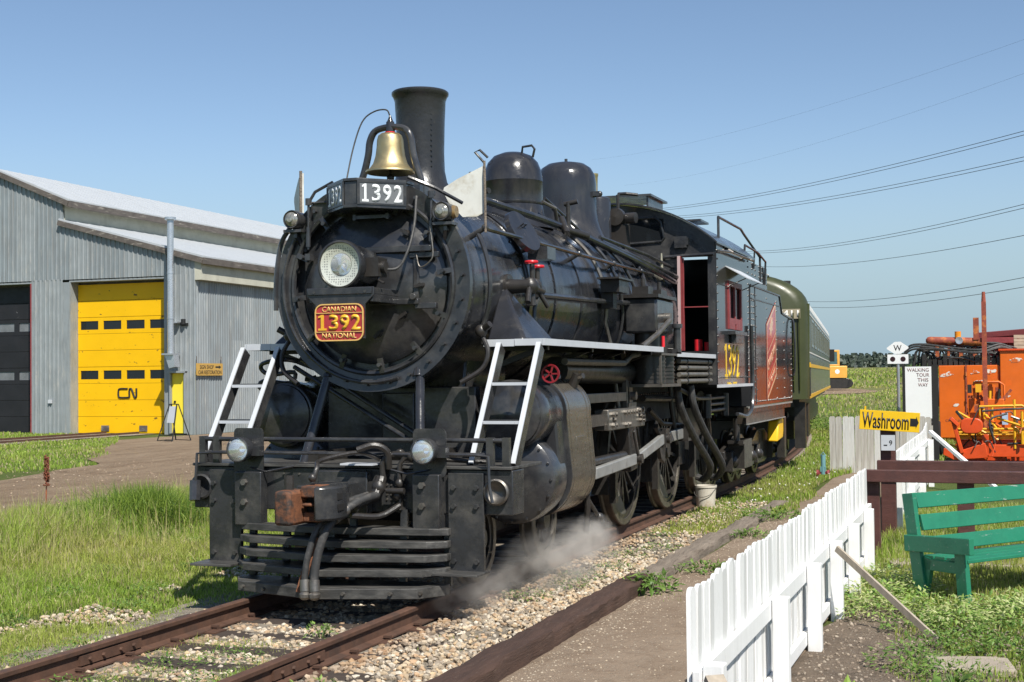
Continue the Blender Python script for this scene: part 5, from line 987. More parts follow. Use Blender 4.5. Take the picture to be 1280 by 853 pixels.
lg = MB().tube([(-26.6, DY-.006, 1.20), (-26.98, DY-.006, 1.20), (-27.06, DY-.006, 1.27), (-27.06, DY-.006, 1.47), (-26.98, DY-.006, 1.54), (-26.64, DY-.006, 1.54)], .038, 6, sub=3).tube([(-26.56, DY-.006, 1.19), (-26.56, DY-.006, 1.5), (-26.5, DY-.006, 1.54), (-26.45, DY-.006, 1.5), (-26.34, DY-.006, 1.24), (-26.29, DY-.006, 1.19), (-26.24, DY-.006, 1.24), (-26.24, DY-.006, 1.56)], .038, 6, sub=3)
rel(lg).build('railway_logo', 'blackpaint', yd)
for x in (-27.85, -26.1): rel(MB().box(x, x+.35, DY-.03, DY, -.1, .12)).build('door_bumper', 'fascia', yd)
sd_ = rel(MB().box(-24.30, -23.72, YF-.05, YF-.02, -.15, 2.12)).build('side_door', 'brightyellow', shed, bevel=.01)
sd_['label'] = 'narrow bright yellow side door'
rel(MB().box(-24.36, -24.30, YF-.16, YF-.01, -.15, 2.18).box(-23.72, -23.66, YF-.16, YF-.01, -.15, 2.18).box(-24.36, -23.66, YF-.3, YF-.01, 2.13, 2.2)).build('side_door_frame', 'metalwall2', sd_)
rel(MB().box(-24.2, -24.13, YF-.09, YF-.04, 1.0, 1.08)).build('door_handle', 'blackpaint', sd_)
pp = MB()
for z0, z1 in ((2.85, 4.2), (4.2, 5.9), (5.9, 7.9)): pp.cyl((-24.12, YF-.4, z0), (-24.12, YF-.4, z1), .12, None, 20).cyl((-24.12, YF-.4, z1-.05), (-24.12, YF-.4, z1), .133, None, 20)
pp.cyl((-24.12, YF-.4, 7.88), (-24.12, YF-.4, 7.98), .21, None, 20)
pipe = rel(pp).build('flue_pipe', 'galv', shed)
rel(MB().box(-24.35, -23.9, YF-.66, YF-.1, 2.8, 2.86).prism([(-24.28, 2.8), (-23.9, 2.8), (-23.85, 2.35), (-24.1, 2.3)], YF-.55, YF-.2, 'y').box(-24.3, -24.24, YF-.3, YF, 5, 5.05).box(-24.3, -23.9, YF-.3, YF, 4.0, 4.05)).build('flue_base', 'galv', pipe)
rel(MB().cyl((-23.75, YF-.12, 3.95), (-23.75, YF-.12, 4.15), .09).box(-23.9, -23.6, YF-.1, YF, 3.9, 4.0)).build('vent_cap', 'blackpaint', shed)
rel(MB().box(-29.95, -29.8, YF-.1, YF-.03, 1.0, 1.14)).build('wall_socket', 'white', shed)
# signs by the shed
MT['signwood'] = surf('ochre_sign_board', (.50, .30, .07), .6, var=.12, scale=5)
sg = thing('hanging_sign', 'small ochre sign pointing to sign shop and car restoration, on the shed wall', 'sign', (-23.24, 34.4, 2.25))
SM = face_m((.03, 0, 0), (0, 1, 0), (1, 0, 0))
b = local(MB().prism(rrect(1.8, .46, .03), 0, .03, 'z'), SM).build('sign_board', 'signwood', sg)
text('SIGN SHOP', 'blackpaint', b, SM @ Matrix.Translation((-.22, .09, .031)), .95, .15, .003, .01); text('CAR RESTORATION', 'blackpaint', b, SM @ Matrix.Translation((0, -.11, .031)), 1.6, .15, .003, .01)
local(MB().prism([(.38, .06), (.62, .06), (.62, .02), (.78, .09), (.62, .16), (.62, .12), (.38, .12)], .031, .034, 'z'), SM).build('arrow', 'blackpaint', b)
MB().bar((.02, -.85, .22), (.02, -.85, .5), .02, .02).bar((.02, .85, .22), (.02, .85, .5), .02, .02).build('hanger', 'fascia', sg)
af = thing('sandwich_board', 'black folding frame sign with a white notice, standing before the shed', 'sign', (-21.1, 28.9, -.2), R(-20))
for s in (1, -1):
    m = MB().bar((-.42, .38*s, 0), (-.2, .03*s, 1.25), .035, .035).bar((.42, .38*s, 0), (.2, .03*s, 1.25), .035, .035).bar((-.36, .33*s, .2), (.36, .33*s, .2), .03, .03).bar((-.2, .03*s, 1.24), (.2, .03*s, 1.24), .03, .03).bar((-.42, .38*s, .02), (.42, .38*s, .02), .03, .03) ; m.build('frame', 'blackpaint', af)
w = MB(); w.add([(-.12, -.21, .62), (.27, -.21, .62), (.2, -.06, 1.17), (-.16, -.06, 1.17), (-.12, -.2, .62), (.27, -.2, .62), (.2, -.05, 1.17), (-.16, -.05, 1.17)], [(0, 1, 2, 3), (7, 6, 5, 4), (0, 4, 5, 1), (1, 5, 6, 2), (2, 6, 7, 3), (3, 7, 4, 0)]); w.build('notice', 'white', af)
# ================================================================ RIGHT SIDE: timbers, fences, bench, signs, machine
G = -.12
def rough_beam(L, w, h, seed, n=26, rag=.012):
    r = random.Random(seed); m = MB(); prof = [(-w/2, -h), (w/2, -h), (w/2, -.02), (w/2-.02, 0), (0, .004), (-w/2+.02, 0), (-w/2, -.02)]; k = len(prof)
    for i in range(n+1):
        y = L*i/n; m.v += [(p+r.uniform(-rag, rag), y+(r.uniform(-.03, .03) if 0 < i < n else 0), q+(r.uniform(-rag, rag*.6) if q > -.1 else 0)) for p, q in prof]
    for i in range(n): m.f += [(i*k+a, i*k+(a+1) % k, (i+1)*k+(a+1) % k, (i+1)*k+a) for a in range(k)]
    m.f += [tuple(range(k-1, -1, -1)), tuple(range(n*k, (n+1)*k))]; return m
for (x, y0, L_, mt, sd_, z, lab) in ((2.05, -5.2, 4.2, 'timber', 1, .0, 'dark brown edging timber along the gravel path, its end butted near the pilot'), (2.04, -.98, 2.95, 'timber', 2, -.005, 'dark brown edging timber splintered at its far end, beside the path'), (2.02, 1.99, 3.9, 'timbergrey', 3, -.045, 'grey weathered edging timber half sunk between ballast and path'), (2.04, 5.95, 4.6, 'timbergrey', 4, -.075, 'grey edging timber sunk in weeds beside the path')):
    o = rough_beam(L_, .235, .25, sd_, rag=.012 if mt == 'timber' else .02).build('edging_timber', mt, None, 40, loc=(x, y0, z)); tag(o, lab, 'timber', 'timbers edging the path')
# --- white picket fence
MT['fencewhite'] = surf('white_fence_paint', (.74, .74, .73), .5, var=.05, scale=3, stretch=(6, 6, .5), col2=(.33, .31, .28), lo=.64, hi=.70, scale2=12, stretch2=(7, 7, .28), bump=.002, bscale=30, spec=.3)
MT['fencebare'] = surf('bare_fence_wood', (.33, .28, .22), .8, var=.25, scale=5, stretch=(4, 4, .6))
def picket(w, h, t, rnd=True):
    p = [(-w/2, 0), (w/2, 0), (w/2, h-.03), (w/2*.75, h-.008), (w/2*.35, h), (-w/2*.35, h), (-w/2*.75, h-.008), (-w/2, h-.03)] if rnd else [(-w/2, 0), (w/2, 0), (w/2, h), (-w/2, h)]
    return MB().prism(p, -t/2, t/2, 'x')
pf = thing('picket_fence', 'white painted picket fence with leaning prop along the path', 'fence', (3.88, 0, G))
MT['fencewhite2'] = surf('white_fence_paint_worn', (.60, .60, .585), .55, var=.08, scale=3, stretch=(6, 6, .5), grime=(.5, .485, .45), glo=.5, ghi=.7, gscale=5, gstretch=(4, 4, .3), col2=(.30, .27, .24), lo=.60, hi=.68, scale2=11, stretch2=(7, 7, .25), bump=.002, bscale=30, spec=.3)
pms = [picket(w, .965, .02).mesh('board', k, 30) for w, k in ((.096, 'fencewhite'), (.095, 'fencewhite2'), (.097, 'fencewhite'))]
ys_f = np.arange(-4.15, 4.32, .099)
for i, y in enumerate(ys_f):
    dz = 0
    o = inst('board', pms[i % 3], pf, (random.uniform(-.004, .004), y, random.uniform(-.016, .012)), (random.uniform(-.016, .016), random.uniform(-.012, .012), random.uniform(-.07, .07)), (1, 1, 1+dz))
for (y0, y1) in ((-4.22, -2.2), (-2.18, -.68), (-.66, .66), (.68, 2.0), (2.02, 4.3)):
    MB().box(.014, .052, y0, y1, .49, .595).build('rail', 'fencewhite', pf, 0, bevel=.004)
    MB().box(.014, .052, y0, y1, .05, .14).build('rail', 'fencewhite', pf, 0, bevel=.006)
for y in (-4.18, -2.2, -.68, .66, 2.0, 3.4):
    MB().box(.054, .15, y, y+.09, -.1, .62).build('post', 'fencewhite', pf, 0, bevel=.006)
MB().bar((.12, -4.25, .58), (.60, -4.9, .0), .09, .035).build('prop', 'fencebare', pf)
MB().bar((.12, .56, .58), (.90, -.02, .0), .022, .05).build('prop', 'fencebare', pf)
f2 = thing('picket_fence', 'white picket fence with swept-up end beyond the brown gateposts', 'fence', (3.95, 6.4, G), R(0))
for i, y in enumerate(np.arange(0, 8.4, .105)):
    z = 1+(.14*max(0, (y-6.8)/1.6)**2)-(.24*max(0, (.9-y)/.9)**2)
    inst('board', pms[i % 3], f2, (random.uniform(-.004, .004), y, 0), (random.uniform(-.012, .012), 0, random.uniform(-.03, .03)), (1, 1, z))
for z in (.2, .7): MB().box(.014, .05, 0, 8.4, z, z+.09).build('rail', 'fencewhite', f2, 0)
for y in (.1, 2.6, 5.2, 7.8): MB().box(.052, .14, y, y+.09, -.1, .8).build('post', 'fencewhite', f2, 0)
MB().bar((.1, 7.6, .95), (1.3, 6.0, .0), .07, .05).build('prop', 'fencewhite', f2)
MT['greywood'] = surf('weathered_grey_board', (.40, .375, .33), .8, var=.22, scale=4, stretch=(8, 8, .4), col2=(.52, .52, .49), lo=.5, hi=.65, scale2=7, stretch2=(6, 6, .3), bump=.004, bscale=24)
MT['greywood2'] = surf('weathered_pale_board', (.56, .56, .53), .75, var=.15, scale=4, stretch=(8, 8, .4), col2=(.40, .36, .31), lo=.52, hi=.66, scale2=6, stretch2=(6, 6, .3), bump=.004, bscale=24)
gf = thing('board_fence', 'weathered grey board fence with flaking paint across the path', 'fence', (2.0, 17.0, G))
gm = [MB().prism([(-.058, 0), (.058, 0), (.058, 1.08), (.035, 1.115), (-.035, 1.115), (-.058, 1.08)], -.012, .012, 'y').mesh('board', k, 0) for k in ('greywood', 'greywood2', 'greywood')]
for i in range(16): inst('board', gm[(i*7 % 5) % 3], gf, (.06+.121*i, random.uniform(-.004, .004), random.uniform(-.02, .01)), (0, random.uniform(-.012, .012), 0))
for z in (.25, .85): MB().box(0, 1.95, .014, .05, z, z+.09).build('rail', 'greywood', gf, 0)
for x in (.1, 1.8): MB().box(x, x+.09, .05, .14, -.1, 1.0).build('post', 'greywood', gf, 0)
# --- brown rail fences
MT['brownwood'] = surf('brown_stained_wood', (.085, .032, .026), .55, var=.25, scale=4, stretch=(1, 1, 3), col2=(.05, .022, .02), lo=.5, hi=.75, scale2=6, bump=.003, bscale=25)
def rail_fence(y, x0, x1, lab, posts, zt, name='rail_fence'):
    r = thing(name, lab, 'fence', (x0, y, G))
    MB().box(-.09, x1-x0, -.045, .045, zt-.13, zt).build('top_rail', 'brownwood', r, 0, bevel=.008)
    for x, h in posts: MB().box(x-.085, x+.085, .047, .16, -.1, h).build('post', 'brownwood', r, 0, bevel=.008)
    return r
r1 = rail_fence(4.62, 3.92, 7.6, 'low brown rail fence beside the green bench', ((-.02, .915), (.94, .91), (2.2, .91), (3.4, .91)), .925)
r2 = rail_fence(6.12, 3.93, 7.8, 'brown rail fence whose corner post carries the yellow washroom sign', ((.03, 1.46), (1.9, .9), (3.6, .9)), .935)
np_ = thing('number_notice', 'small white notice numbered 9 on the brown post under the washroom sign', 'notice', (3.97, 6.10, 1.02))
b = MB().box(-.08, .08, 0, .012, -.09, .09).build('notice_board', 'white', np_); text('9', 'blackpaint', b, face_m((.03, -.001, .0), (1, 0, 0), (0, -1, 0)), .035, .06, .002); MB().box(-.05, -.01, -.002, 0, -.035, -.022).build('mark', 'blackpaint', b)
ws = thing('washroom_sign', 'yellow sign reading Washroom with black arrow above the brown post', 'sign', (3.99, 6.08, 1.275)); ws.rotation_euler = (0, R(3.5), 0)
MT['signyellow'] = surf('sign_yellow', (.82, .50, .008), .45, var=.06, scale=4, col2=(.6, .36, .02), lo=.6, hi=.8, scale2=5)
b = MB().box(-.34, .34, 0, .02, -.115, .115).build('sign_panel', 'signyellow', ws, 0, bevel=.003)
text('Washroom', 'blackpaint', b, face_m((-.045, -.0005, 0), (1, 0, 0), (0, -1, 0)), .53, .185, .002, .014)
M4 = face_m((.28, -.0005, 0), (1, 0, 0), (0, -1, 0)); local(MB().prism([(-.045, -.045), (.02, -.045), (.02, -.07), (.05, 0), (.02, .07), (.02, .045), (-.045, .045)], 0, .002, 'z'), M4).build('arrow', 'blackpaint', b)
MB().box(-.29, -.27, .005, .015, .11, .16).build('hanging_tab', 'signyellow', ws)
# --- green bench: facing (.79,-.61), long axis (.61,.79)
MT['benchgreen'] = surf('green_bench_paint', (.016, .165, .092), .45, var=.1, scale=3, col2=(.30, .33, .30), lo=.63, hi=.66, scale2=8, stretch2=(.5, 3.5, 3.5), grime=(.006, .12, .068), glo=.52, ghi=.8, gscale=4, bump=.002, bscale=25)
bench = thing('park_bench', 'green painted wooden bench with slatted back behind the white fence', 'bench', (4.56, 1.95, G), math.atan2(.79, .61))
# local: x along the bench, -y towards the front, z up
for k, (z0, z1, yb) in enumerate(((.77, .905, .10), (.58, .72, .045), (.40, .53, .0))): MB().bar((.03, yb-.02, (z0+z1)/2), (1.75, yb-.02, (z0+z1)/2), .032, z1-z0, (0, .28, 1)).build('back_slat', 'benchgreen', bench, 0, bevel=.005)
for k in range(4): MB().box(.03, 1.75, -.47+.122*k, -.47+.122*k+.105, .345, .375).build('seat_slat', 'benchgreen', bench, 0, bevel=.005)
for x in (.0, 1.72):
    MB().bar((x+.03, -.43, .0), (x+.03, -.40, .44), .055, .11, (0, 1, 0)).build('front_leg', 'benchgreen', bench, 0, bevel=.006)
    MB().bar((x+.03, .02, .0), (x+.03, -.06, .35), .05, .10, (0, 1, 0)).build('rear_leg', 'benchgreen', bench, 0, bevel=.006)
    MB().bar((x, .0, .0+.02), (x, .13, .90), .05, .12, (0, 1, 0)).build('back_post', 'benchgreen', bench, 0, bevel=.006)
    MB().bar((x-.03, .14, .47), (x-.03, -.56, .50), .06, .14).build('arm_rest', 'benchgreen', bench, 0, bevel=.006)
    MB().box(x+.005, x+.055, -.45, .04, .25, .345).build('seat_bearer', 'benchgreen', bench, 0, bevel=.004)
for x in (.05, 1.74):
    MB().bolts([(x, -.005+.055*k, z) for k, z in ((0, .44), (0, .49), (1, .62), (1, .68), (2, .81), (2, .87))], (0, -1, .25), .009, .006).build('slat_bolts', 'steel', bench)
# --- flagstones, bucket, small jack stand
MT['stone'] = surf('flagstone', (.33, .28, .22), .85, var=.15, scale=5, col2=(.24, .2, .16), lo=.5, hi=.7, scale2=8, bump=.006, bscale=30)
for (x, y, w, l, a, lab) in ((5.02, -.85, .55, .42, 12, 'pale paving slab in the weeds before the bench'), (5.62, -1.0, .45, .5, -8, 'paving slab with a broken corner beside the pale slab'), (4.25, 4.1, .3, .45, 20, 'small paving stone at the foot of the brown post'), (4.7, 4.25, .5, .5, 5, 'paving stone under the brown rail, behind the bench'), (5.3, 4.2, .6, .4, -4, 'long paving stone under the brown rail near the right post')):
    o = MB().prism([(-w/2, -l/2), (w/2*.9, -l/2*1.05), (w/2, l/2*.8), (w/2*.6, l/2), (-w/2*.95, l/2*.97)], -.03, .035, 'z').build('paving_stone', 'stone', None, 0, bevel=.012, loc=(x, y, G)); o.rotation_euler.z = R(a); tag(o, lab, 'paving stone', 'paving stones by the bench')
bk = thing('bucket', 'dirty white plastic bucket standing beside the rail', 'bucket', (.98, 10.0, -.16))
MT['pail'] = surf('dirty_white_plastic', (.55, .51, .43), .5, var=.15, scale=5, col2=(.36, .27, .18), lo=.52, hi=.7, scale2=5)
MB().lathe([(.0, .01), (.135, .0), (.16, .30), (.17, .30), (.17, .33), (.155, .33), (.125, .03), (.0, .03)], (0, 0, 0), 'z', 28, cap=False).build('pail', 'pail', bk)
MB().tube([(-.165, -.02, .29), (-.14, -.12, .2), (-.03, -.17, .16), (.1, -.15, .2), (.165, -.02, .29)], .005, 6, sub=4).build('handle', 'steel', bk)
jk = thing('trolley_jack', 'small teal and red wheeled jack standing by the board fence', 'jack', (2.0, 15.9, G))
MB().box(-.12, .12, -.02, .02, .06, .12).cyl((-.12, 0, .07), (-.08, 0, .07), .07).cyl((.08, 0, .07), (.12, 0, .07), .07).build('wheels', 'redsash', jk); MB().cyl((0, 0, .05), (0, .03, .42), .045).box(-.05, .05, -.03, .05, .1, .2).tube([(-.05, .03, .4), (0, .03, .47), (.05, .03, .4)], .012, 6).build('body', surf('teal_paint', (.12, .26, .28), .5, var=.3), jk)
# --- sign posts beyond
MT['signwhite'] = surf('sign_white', (.80, .80, .79), .4, var=.03)
wp = thing('whistle_post', 'white hexagonal W sign above a two-dot board on a grey post', 'sign', (3.11, 20, G))
MB().cyl((0, .03, 0), (0, .03, 2.5), .035, None, 12).build('post', 'galv', wp)
b = MB().prism([(-.225, 2.505), (-.06, 2.63), (.06, 2.635), (.225, 2.52), (.225, 2.49), (.06, 2.37), (-.06, 2.37), (-.225, 2.48)], -.012, .0, 'y').build('hexagon', 'signwhite', wp, 0); text('W', 'blackpaint', b, face_m((0, -.0125, 2.50), (1, 0, 0), (0, -1, 0)), .17, .125, .002, .012)
b = MB().box(-.215, .22, -.012, 0, 2.16, 2.36).build('dot_board', 'signwhite', wp, 0)
for x in (-.105, .11): MB().cyl((x, -.0122, 2.26), (x, -.015, 2.26), .055, None, 20).build('dot', surf('maroon_black', (.03, .006, .008), .5), b)
tsn = thing('tour_sign', 'tall white board lettered Walking Tour This Way in front of the orange machine', 'sign', (3.55, 19.5, G))
b = MB().box(-.26, .27, -.02, 0, 1.0, 2.09).build('sign_panel', 'signwhite', tsn, 0); MB().box(-.32, -.262, -.03, .03, -.1, 2.12).box(.272, .40, .02, .1, -.1, 2.05).build('posts', 'dark', tsn)
MT['signred'] = surf('lettering_red', (.16, .05, .045), .5)
for i, (t, w, x) in enumerate((('WALKING', .44, .0), ('TOUR', .26, .1), ('THIS', .22, .1), ('WAY', .2, .1))): text(t, 'signred', b, face_m((x, -.0205, 2.02-.105*i), (1, 0, 0), (0, -1, 0)), w, .075, .002, .004)
text('tour', 'signred', b, face_m((.16, -.0205, 1.2), (1, 0, 0), (0, -1, 0)), .16, .035, .002) if False else None
# --- orange track machine
MT['orange'] = surf('orange_machine_paint', (.66, .125, .008), .42, var=.12, scale=2, col2=(.22, .06, .02), lo=.69, hi=.75, scale2=5, grime=(.50, .10, .012), glo=.5, ghi=.8, gscale=3)
MT['orangepatch'] = surf('orange_paint_with_white_scars', (.66, .125, .008), .42, var=.12, scale=2, col2=(.72, .70, .66), lo=.69, hi=.70, scale2=2.2, stretch2=(1.3, 1.3, 2.2))
MT['orangered'] = surf('orange_red_paint', (.62, .07, .012), .4, var=.15, scale=4, col2=(.2, .05, .02), lo=.68, hi=.74, scale2=6)
MT['yel'] = surf('yellow_tube_paint', (.74, .38, .015), .42, var=.12, scale=5, col2=(.3, .14, .03), lo=.66, hi=.72, scale2=8)
MT['rustred'] = surf('rusty_red_steel', (.26, .055, .03), .6, var=.3, scale=6, col2=(.5, .16, .04), lo=.5, hi=.62, scale2=5)
mc = thing('track_machine', 'orange rail maintenance machine with mast, black hoses and yellow rails', 'machine', (4.9, 22, -.1))
def mrel(mb):
    # the cabinet unit stands six metres behind the work head and is built a size larger
    if sum(v[1] for v in mb.v)/len(mb.v) > 21.9: mb.v = [((v[0]-4.9)*1.185-.07, v[1]-22+6, max(-.02, (v[2]+.1)*1.185-.36)) for v in mb.v]
    else: mb.v = [(v[0]-4.9, v[1]-22, v[2]+.1) for v in mb.v]
    return mb
def mp(mb, name, mat, **k): return mrel(mb).build(name, mat, mc, **k)
mp(MB().box(3.86, 4.44, 22, 33.5, .36, 2.0), 'cabinet', 'orangepatch', smooth=0, bevel=.015)
mp(MB().box(4.46, 5.16, 22.03, 27.5, .36, 2.0), 'cabinet', 'orangepatch', smooth=0, bevel=.015)
mp(MB().box(5.18, 6.9, 21.95, 26, .36, 2.32), 'cabinet', 'orangepatch', smooth=0, bevel=.015); mp(MB().box(5.15, 6.93, 21.9, 26.05, 2.32, 2.36), 'cabinet_lid', 'orangered', smooth=0)
mp(MB().box(3.68, 3.84, 22, 22.25, .3, 2.02), 'side_frame', 'dark', smooth=0); mp(MB().box(3.7, 6.9, 22.1, 29, .1, .36), 'chassis', 'orangered', smooth=0)
mp(MB().box(4.435, 4.465, 21.97, 22, .4, 2.0), 'door_seam', 'rustred', smooth=0)
for z in (.7, 1.2, 1.8): mp(MB().cyl((4.45, 21.96, z-.04), (4.45, 21.96, z+.04), .018), 'door_hinge', 'rustred')
text('CS 205-01', 'signred', mc, face_m((-.95, 5.998, .65), (1, 0, 0), (0, -1, 0)), .4, .06, .002)
mp(MB().box(4.25, 5.7, 20.95, 21.85, -.1, .36), 'work_head_base', 'orangered', smooth=0, bevel=.02); mp(MB().box(4.5, 5.25, 21.55, 21.85, .36, 1.25), 'work_head_body', 'orange', smooth=0, bevel=.02); mp(MB().box(4.4, 5.6, 21.6, 27.9, .1, .3), 'coupling_beam', 'orangered', smooth=0)
mp(MB().box(4.81, 4.91, 21.4, 21.5, .45, 3.4).cyl((4.86, 21.45, 3.4), (4.86, 21.45, 3.62), .05, .035), 'mast', 'rustred', smooth=0); mp(MB().box(4.63, 4.75, 21.42, 21.56, 2.56, 3.05).box(4.6, 4.82, 21.44, 21.54, 2.5, 2.6), 'mast_cylinder', 'rustred')
mp(MB().cyl((3.66, 22.5, 2.58), (4.8, 22.4, 2.53), .095, None, 18).ball((3.66, 22.5, 2.58), .095), 'cross_tube', 'rustred'); mp(MB().box(3.78, 3.86, 22.45, 22.6, 2.0, 2.5).box(4.3, 4.38, 22.45, 22.6, 2.0, 2.5).box(4.05, 4.1, 22.4, 22.5, 1.95, 2.45).box(4.6, 4.68, 22.45, 22.6, 2.0, 2.5), 'tube_supports', 'rustred')
mp(MB().cyl((4.28, 22.4, 2.62), (4.28, 22.4, 2.78), .07), 'beacon', surf('amber_beacon', (.75, .25, .01), .25)); lp = mp(MB().lathe([(.0, .1), (.07, .06), (.085, -.03), (.08, -.04), (.0, -.03)], (4.31, 22.28, 2.57), 'y', 20, cap=False), 'work_lamp', 'galv')
r = random.Random(5)
for k in range(40):
    x0 = 3.25+r.random()*1.3; x1 = x0+.35+r.random()*.9; y = 22.2+r.random()*1.0; h = 2.05+r.random()*.45
    mp(MB().tube([(x0, y, 1.95+r.random()*.15), (x0+.08, y, h), (x0+(x1-x0)*.5, y-.1, h+.02), (x1-.05, y, h-.12*r.random()), (x1, y+.1, 1.95+r.random()*.2)], .022, 6, sub=5), 'hydraulic_hose', 'rubber')
for z0, z1 in ((2.50, 2.35), (2.45, 2.28), (2.40, 2.3)): mp(MB().tube([(3.05, 22.3, 2.0), (3.15, 22.3, z0-.1), (3.45, 22.2, z0), (4.2, 22.1, z1+.05), (4.75, 22.0, z1), (5.2, 22.2, z1+.12), (5.5, 22.3, 2.32)], .024, 6, sub=6), 'hydraulic_hose', 'rubber')
for k in range(15): x = 3.5+.115*k; mp(MB().box(x, x+.09, 22.15, 22.5, 1.98, 2.1+.18*r.random()).cyl((x+.05, 22.35, 2.05), (x+.05, 22.35, 2.22), .03), 'valve_block', 'under')
# work head in front: drum, arms, frames, yellow rails
mp(MB().prism([(4.58+p, .69+q) for p, q in rrect(.46, .33, .14)], 20.38, 20.62, 'y'), 'counterweight_cover', 'orangered', bevel=.02)
for a, b, w in (((4.2, 20.5, .80), (4.38, 20.5, .10), .14), ((4.85, 20.6, .5), (4.85, 20.6, .05), .14), ((4.15, 20.4, .85), (4.3, 20.45, .7), .12)): mp(MB().bar(a, b, w, .08), 'arm', 'orangered', bevel=.01)
mp(MB().box(4.9, 6.6, 20.6, 20.75, .02, .28), 'lower_beam', 'orangered', smooth=0, bevel=.01); mp(MB().prism([(3.98, .06), (4.0, .2), (4.3, .14), (4.85, .32), (4.9, 0), (4.2, -.05)], 20.55, 20.75, 'y'), 'toe_beam', 'orangered', bevel=.01); mp(MB().box(4.3, 6.5, 20.9, 21.2, .38, .55), 'cross_beam', 'yel', smooth=0, bevel=.01)
for p in ([(4.75, 20.6, .55), (4.75, 20.6, 1.1), (5.6, 20.6, 1.12), (5.75, 20.6, 1.05), (5.75, 20.6, .5)], [(4.3, 20.8, .60), (6.4, 20.8, .62)], [(4.3, 20.85, .48), (6.4, 20.85, .5)], [(5.0, 20.7, .5), (5.0, 20.7, 1.08)], [(5.45, 20.6, .2), (5.45, 20.6, 1.25)], [(5.6, 20.5, .3), (5.6, 20.5, 1.0)], [(5.1, 20.6, .85), (5.7, 20.5, .65)]): mp(MB().tube(p, .028, 8), 'yellow_rail', 'yel')
for p in ([(4.8, 20.5, 1.0), (5.4, 20.45, 1.05), (5.9, 20.5, 1.02), (5.95, 20.5, .7)], [(5.05, 20.5, .3), (4.95, 20.4, .8), (5.3, 20.5, .95)], [(5.3, 20.6, .3), (6.2, 20.5, .36)]): mp(MB().tube(p, .022, 8, sub=4), 'hydraulic_hose', 'rubber')
for a, b in (((4.55, 21.6, 1.0), (4.62, 21.6, 1.3)), ((4.95, 21.7, 1.3), (5.3, 21.5, .7)), ((4.55, 21.6, 1.2), (5.1, 21.6, 1.2)), ((4.6, 21.7, 1.6), (5.15, 21.7, 1.62)), ((5.1, 21.6, 1.5), (5.12, 21.6, .8)), ((4.7, 21.6, 1.5), (4.7, 21.6, .5)), ((5.05, 21.6, 1.55), (5.05, 21.6, .5)), ((4.4, 21.6, .9), (4.7, 21.6, 1.0)), ((5.2, 21.6, 1.2), (5.4, 21.6, 1.45)), ((4.9, 21.3, .7), (5.3, 21.2, .4)), ((4.85, 21.2, .9), (5.2, 20.9, .45)), ((4.6, 21.2, .35), (5.2, 21.1, .75))): mp(MB().bar(a, b, .06, .06), 'linkage_bar', r.choice(['rustred', 'orange', 'rustred', 'yel']))
for k in range(46):
    a = Vector((r.uniform(4.3, 6.2), r.uniform(20.3, 21.3), r.uniform(.1, .95))); b = a+Vector((r.uniform(-.35, .35), r.uniform(-.2, .2), r.uniform(-.3, .3)))
    mp(MB().tube([a, b], r.uniform(.012, .035), 6) if k % 3 else MB().tube([a, a.lerp(b, .5)+Vector((0, 0, .12)), b], .014, 6, sub=4), 'linkage_rod' if k % 3 else 'hydraulic_hose', r.choice(['yel', 'orangered', 'rustred', 'under', 'orange']) if k % 3 else 'rubber')
for k in range(16):
    a = Vector((r.uniform(4.4, 5.3), r.uniform(21.3, 21.9), r.uniform(.7, 1.6))); mp(MB().box(a.x, a.x+r.uniform(.06, .16), a.y, a.y+.08, a.z, a.z+r.uniform(.06, .2)) if k % 2 else MB().cyl(a, a+Vector((r.uniform(-.1, .1), 0, r.uniform(.1, .35))), .03), 'fitting', r.choice(['rustred', 'orange', 'under', 'yel']))
MT['decal'] = surf('torn_white_decal', (.66, .64, .58), .6, var=.15, scale=12, col2=(.55, .11, .01), lo=.5, hi=.54, scale2=9)
for cx_, cz_, w_ in ((4.03, 1.80, .34), (4.63, 1.84, .26), (4.98, 1.86, .3), (5.5, 2.12, .36), (4.2, 1.1, .2), (5.35, 1.3, .12), (4.75, 1.62, .3)):
    y_ = 21.993 if cx_ < 4.44 else (22.02 if cx_ < 5.18 else 21.943); n9 = 13; pts = []
    for i9 in range(n9):
        a9 = 2*math.pi*i9/n9; q9 = r.uniform(.35, 1.0); pts.append((cx_+w_/2*math.cos(a9)*q9+.1*w_*math.sin(a9), cz_+w_*.24*math.sin(a9)*q9))
    mp(MB().prism(pts, y_, y_+.003, 'y'), 'decal_remnant', 'decal', smooth=0)
mp(MB().tube([(4.6, 21.65, 1.55), (4.65, 21.65, 1.62), (5.15, 21.65, 1.62), (5.25, 21.65, 1.55), (5.25, 21.65, 1.2)], .025, 8), 'guard_tube', 'orange'); mp(MB().box(5.2, 5.32, 20.9, 21.0, .7, .95), 'blue_jug', surf('pale_blue_plastic', (.35, .5, .7), .4))
eg = mp(MB().cyl((3.78, 20.9, .2), (3.78, 21.05, .2), .23, None, 28).cyl((3.78, 20.88, .2), (3.78, 20.9, .2), .08), 'engine_fan', 'blackpaint'); mp(MB().box(3.3, 3.9, 21.1, 21.6, .15, .75).cyl((3.4, 21.1, .6), (3.8, 21.1, .6), .1), 'engine_block', 'dark', bevel=.02); mp(MB().box(3.68, 3.86, 21.05, 21.1, .42, .66), 'engine_label', surf('grey_label', (.42, .45, .46), .5)); mp(MB().cyl((3.3, 22.6, .25), (6.8, 22.6, .25), .07).cyl((4.0, 23, .3), (4.1, 23, .3), .35, None, 24).cyl((6.0, 23, .3), (6.1, 23, .3), .35, None, 24), 'axle', 'under')
